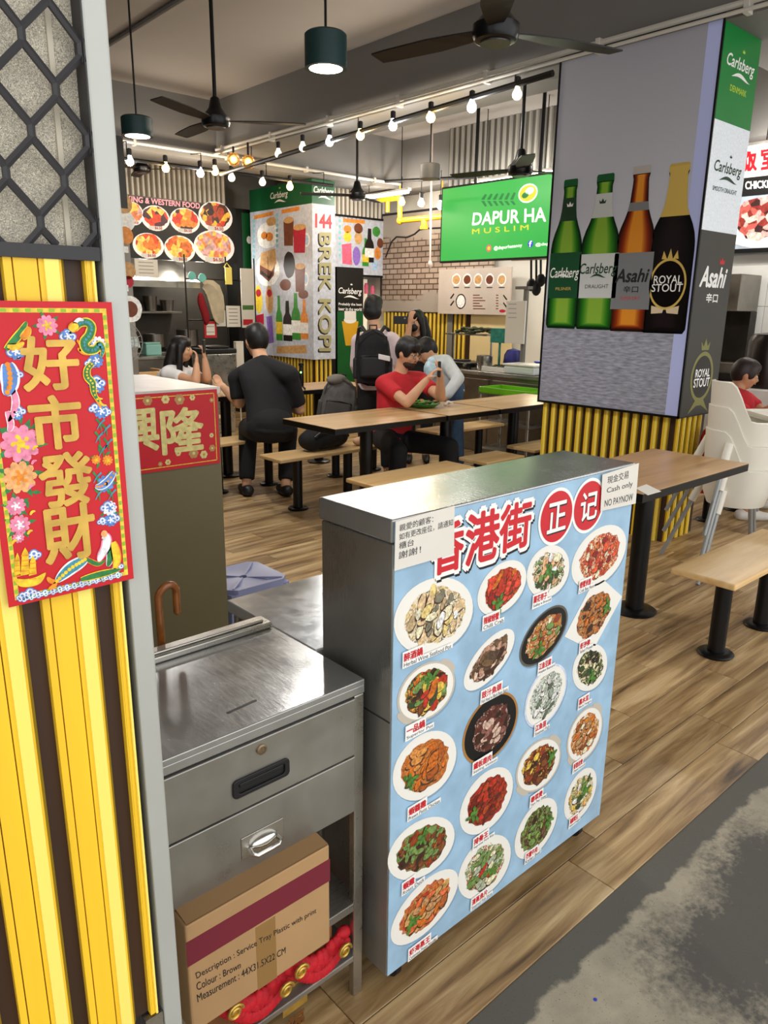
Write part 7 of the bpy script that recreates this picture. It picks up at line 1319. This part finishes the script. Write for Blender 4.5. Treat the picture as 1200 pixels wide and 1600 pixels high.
# ================================================================== stacked white high chairs
HCW = mat('high_chair_white', '#e6e0d2', .4, var=.02); HCL = mat('high_chair_leg', '#9a9c9a', .35, .3)
def high_chair(c, z0, label, legs=True, tray=True):
    t = thing('high_chair', label, 'high chair', (c[0], c[1], 0 if legs else z0+.40), 'stacked white high chairs'); n = 40; rows = []
    def rim(th): b = .5-.5*math.cos(th); k = max(0, min(1, (b-.62)/.3)); k = k*k*(3-2*k); return .66+.22*k     # th=0 front (+x), pi back
    prof = [(0.02, .415), (.10, .415), (.135, .43), (.165, .50), (.185, None)]
    for r, z in prof: rows.append([(c[0]+r*math.cos(2*math.pi*i/n)*1.1, c[1]+r*math.sin(2*math.pi*i/n), z0+(rim(2*math.pi*i/n) if z is None else z)) for i in range(n)])
    rows.append([(c[0]+.200*math.cos(2*math.pi*i/n)*1.1, c[1]+.200*math.sin(2*math.pi*i/n), z0+rim(2*math.pi*i/n)-.004) for i in range(n)])
    for r, z in ((.178, .50), (.15, .425), (.02, .405)): rows.append([(c[0]+r*math.cos(2*math.pi*i/n)*1.1, c[1]+r*math.sin(2*math.pi*i/n), z0+z) for i in range(n)])
    m = M(); k = len(rows); m.add([v for r in rows for v in r], [(r*n+i, r*n+(i+1) % n, (r+1)*n+(i+1) % n, (r+1)*n+i) for r in range(k-1) for i in range(n)]+[tuple(range(n-1, -1, -1)), tuple((k-1)*n+i for i in range(n))]); m.build('seat_shell', HCW, t, smooth=True)
    for sx_ in (-1, 1):
        for sy_ in (-1, 1):
            m = M(); m.tube([(c[0]+sx_*.15, c[1]+sy_*.135, z0+.53), (c[0]+sx_*.19, c[1]+sy_*.17, z0+.40)], .024, 10); m.build('leg_socket', HCW, t, smooth=True)
            if legs: m = M(); m.tube([(c[0]+sx_*.17, c[1]+sy_*.155, z0+.46), (c[0]+sx_*.30, c[1]+sy_*.28, .0)], .014, 10); m.build('leg', HCL, t, smooth=True)
            else: m = M(); m.tube([(c[0]+sx_*.185, c[1]+sy_*.165, z0+.40), (c[0]+sx_*.30, c[1]+sy_*.28, z0+.02)], .013, 10); m.build('leg', HCL, t, smooth=True)
    if tray:
        m = M(); fr = Fr((c[0]+.14, c[1], z0+.655), (1, 0, 0), (0, 1, 0), (0, 0, 1)); o_ = rrect(-.06, -.235, .26, .235, .09, 6); m.prism(fr, o_, 0, .014); m.build('tray', HCW, t, bevel=.005); m = M(); ringp(m, fr, rrect(-.065, -.24, .265, .24, .09, 6), rrect(-.048, -.222, .248, .222, .08, 6), .014, .032); m.build('tray_rim', HCW, t, smooth=True)
    t.rotation_euler.z = -.7
    return t
HC = (4.55, 1.86)
high_chair(HC, .0, 'lowest white high chair of the stack by the right table', True, False); high_chair((HC[0], HC[1]), .14, 'middle white high chair of the stack by the right table', False, False); high_chair((HC[0], HC[1]), .28, 'topmost white high chair with tray by the right table', False, True)
# fire extinguisher at the pillar
p = V((5.08, 2.29, .33)); t = thing('fire_extinguisher', 'red fire extinguisher hanging on the pillar side behind the table', 'extinguisher', p); m = M(); m.lathe([(.001, 0), (.07, 0), (.075, .01), (.075, .38), (.06, .43), (.025, .46), (.025, .49), (.001, .49)], p, 20); m.build('cylinder', mat('extinguisher_red', '#b01420', .3), t, smooth=True); m = M(); m.box(p.x-.015, p.x+.1, p.y-.012, p.y+.012, p.z+.49, p.z+.51); m.box(p.x-.01, p.x+.09, p.y-.01, p.y+.01, p.z+.53, p.z+.545); m.box(p.x-.02, p.x+.01, p.y-.015, p.y+.015, p.z+.49, p.z+.55); m.build('valve_handle', BLACKP, t, bevel=.003); m = M(); m.box(p.x-.08, p.x+.08, p.y+.07, p.y+.105, p.z+.2, p.z+.24); m.build('wall_bracket', BLACKP, t); m = M(); m.tube([p+V((-.02, 0, .5)), p+V((-.09, -.03, .48)), p+V((-.1, -.04, .3)), p+V((-.085, -.03, .15))], .012, 8); m.build('hose', BLACKP, t, smooth=True)
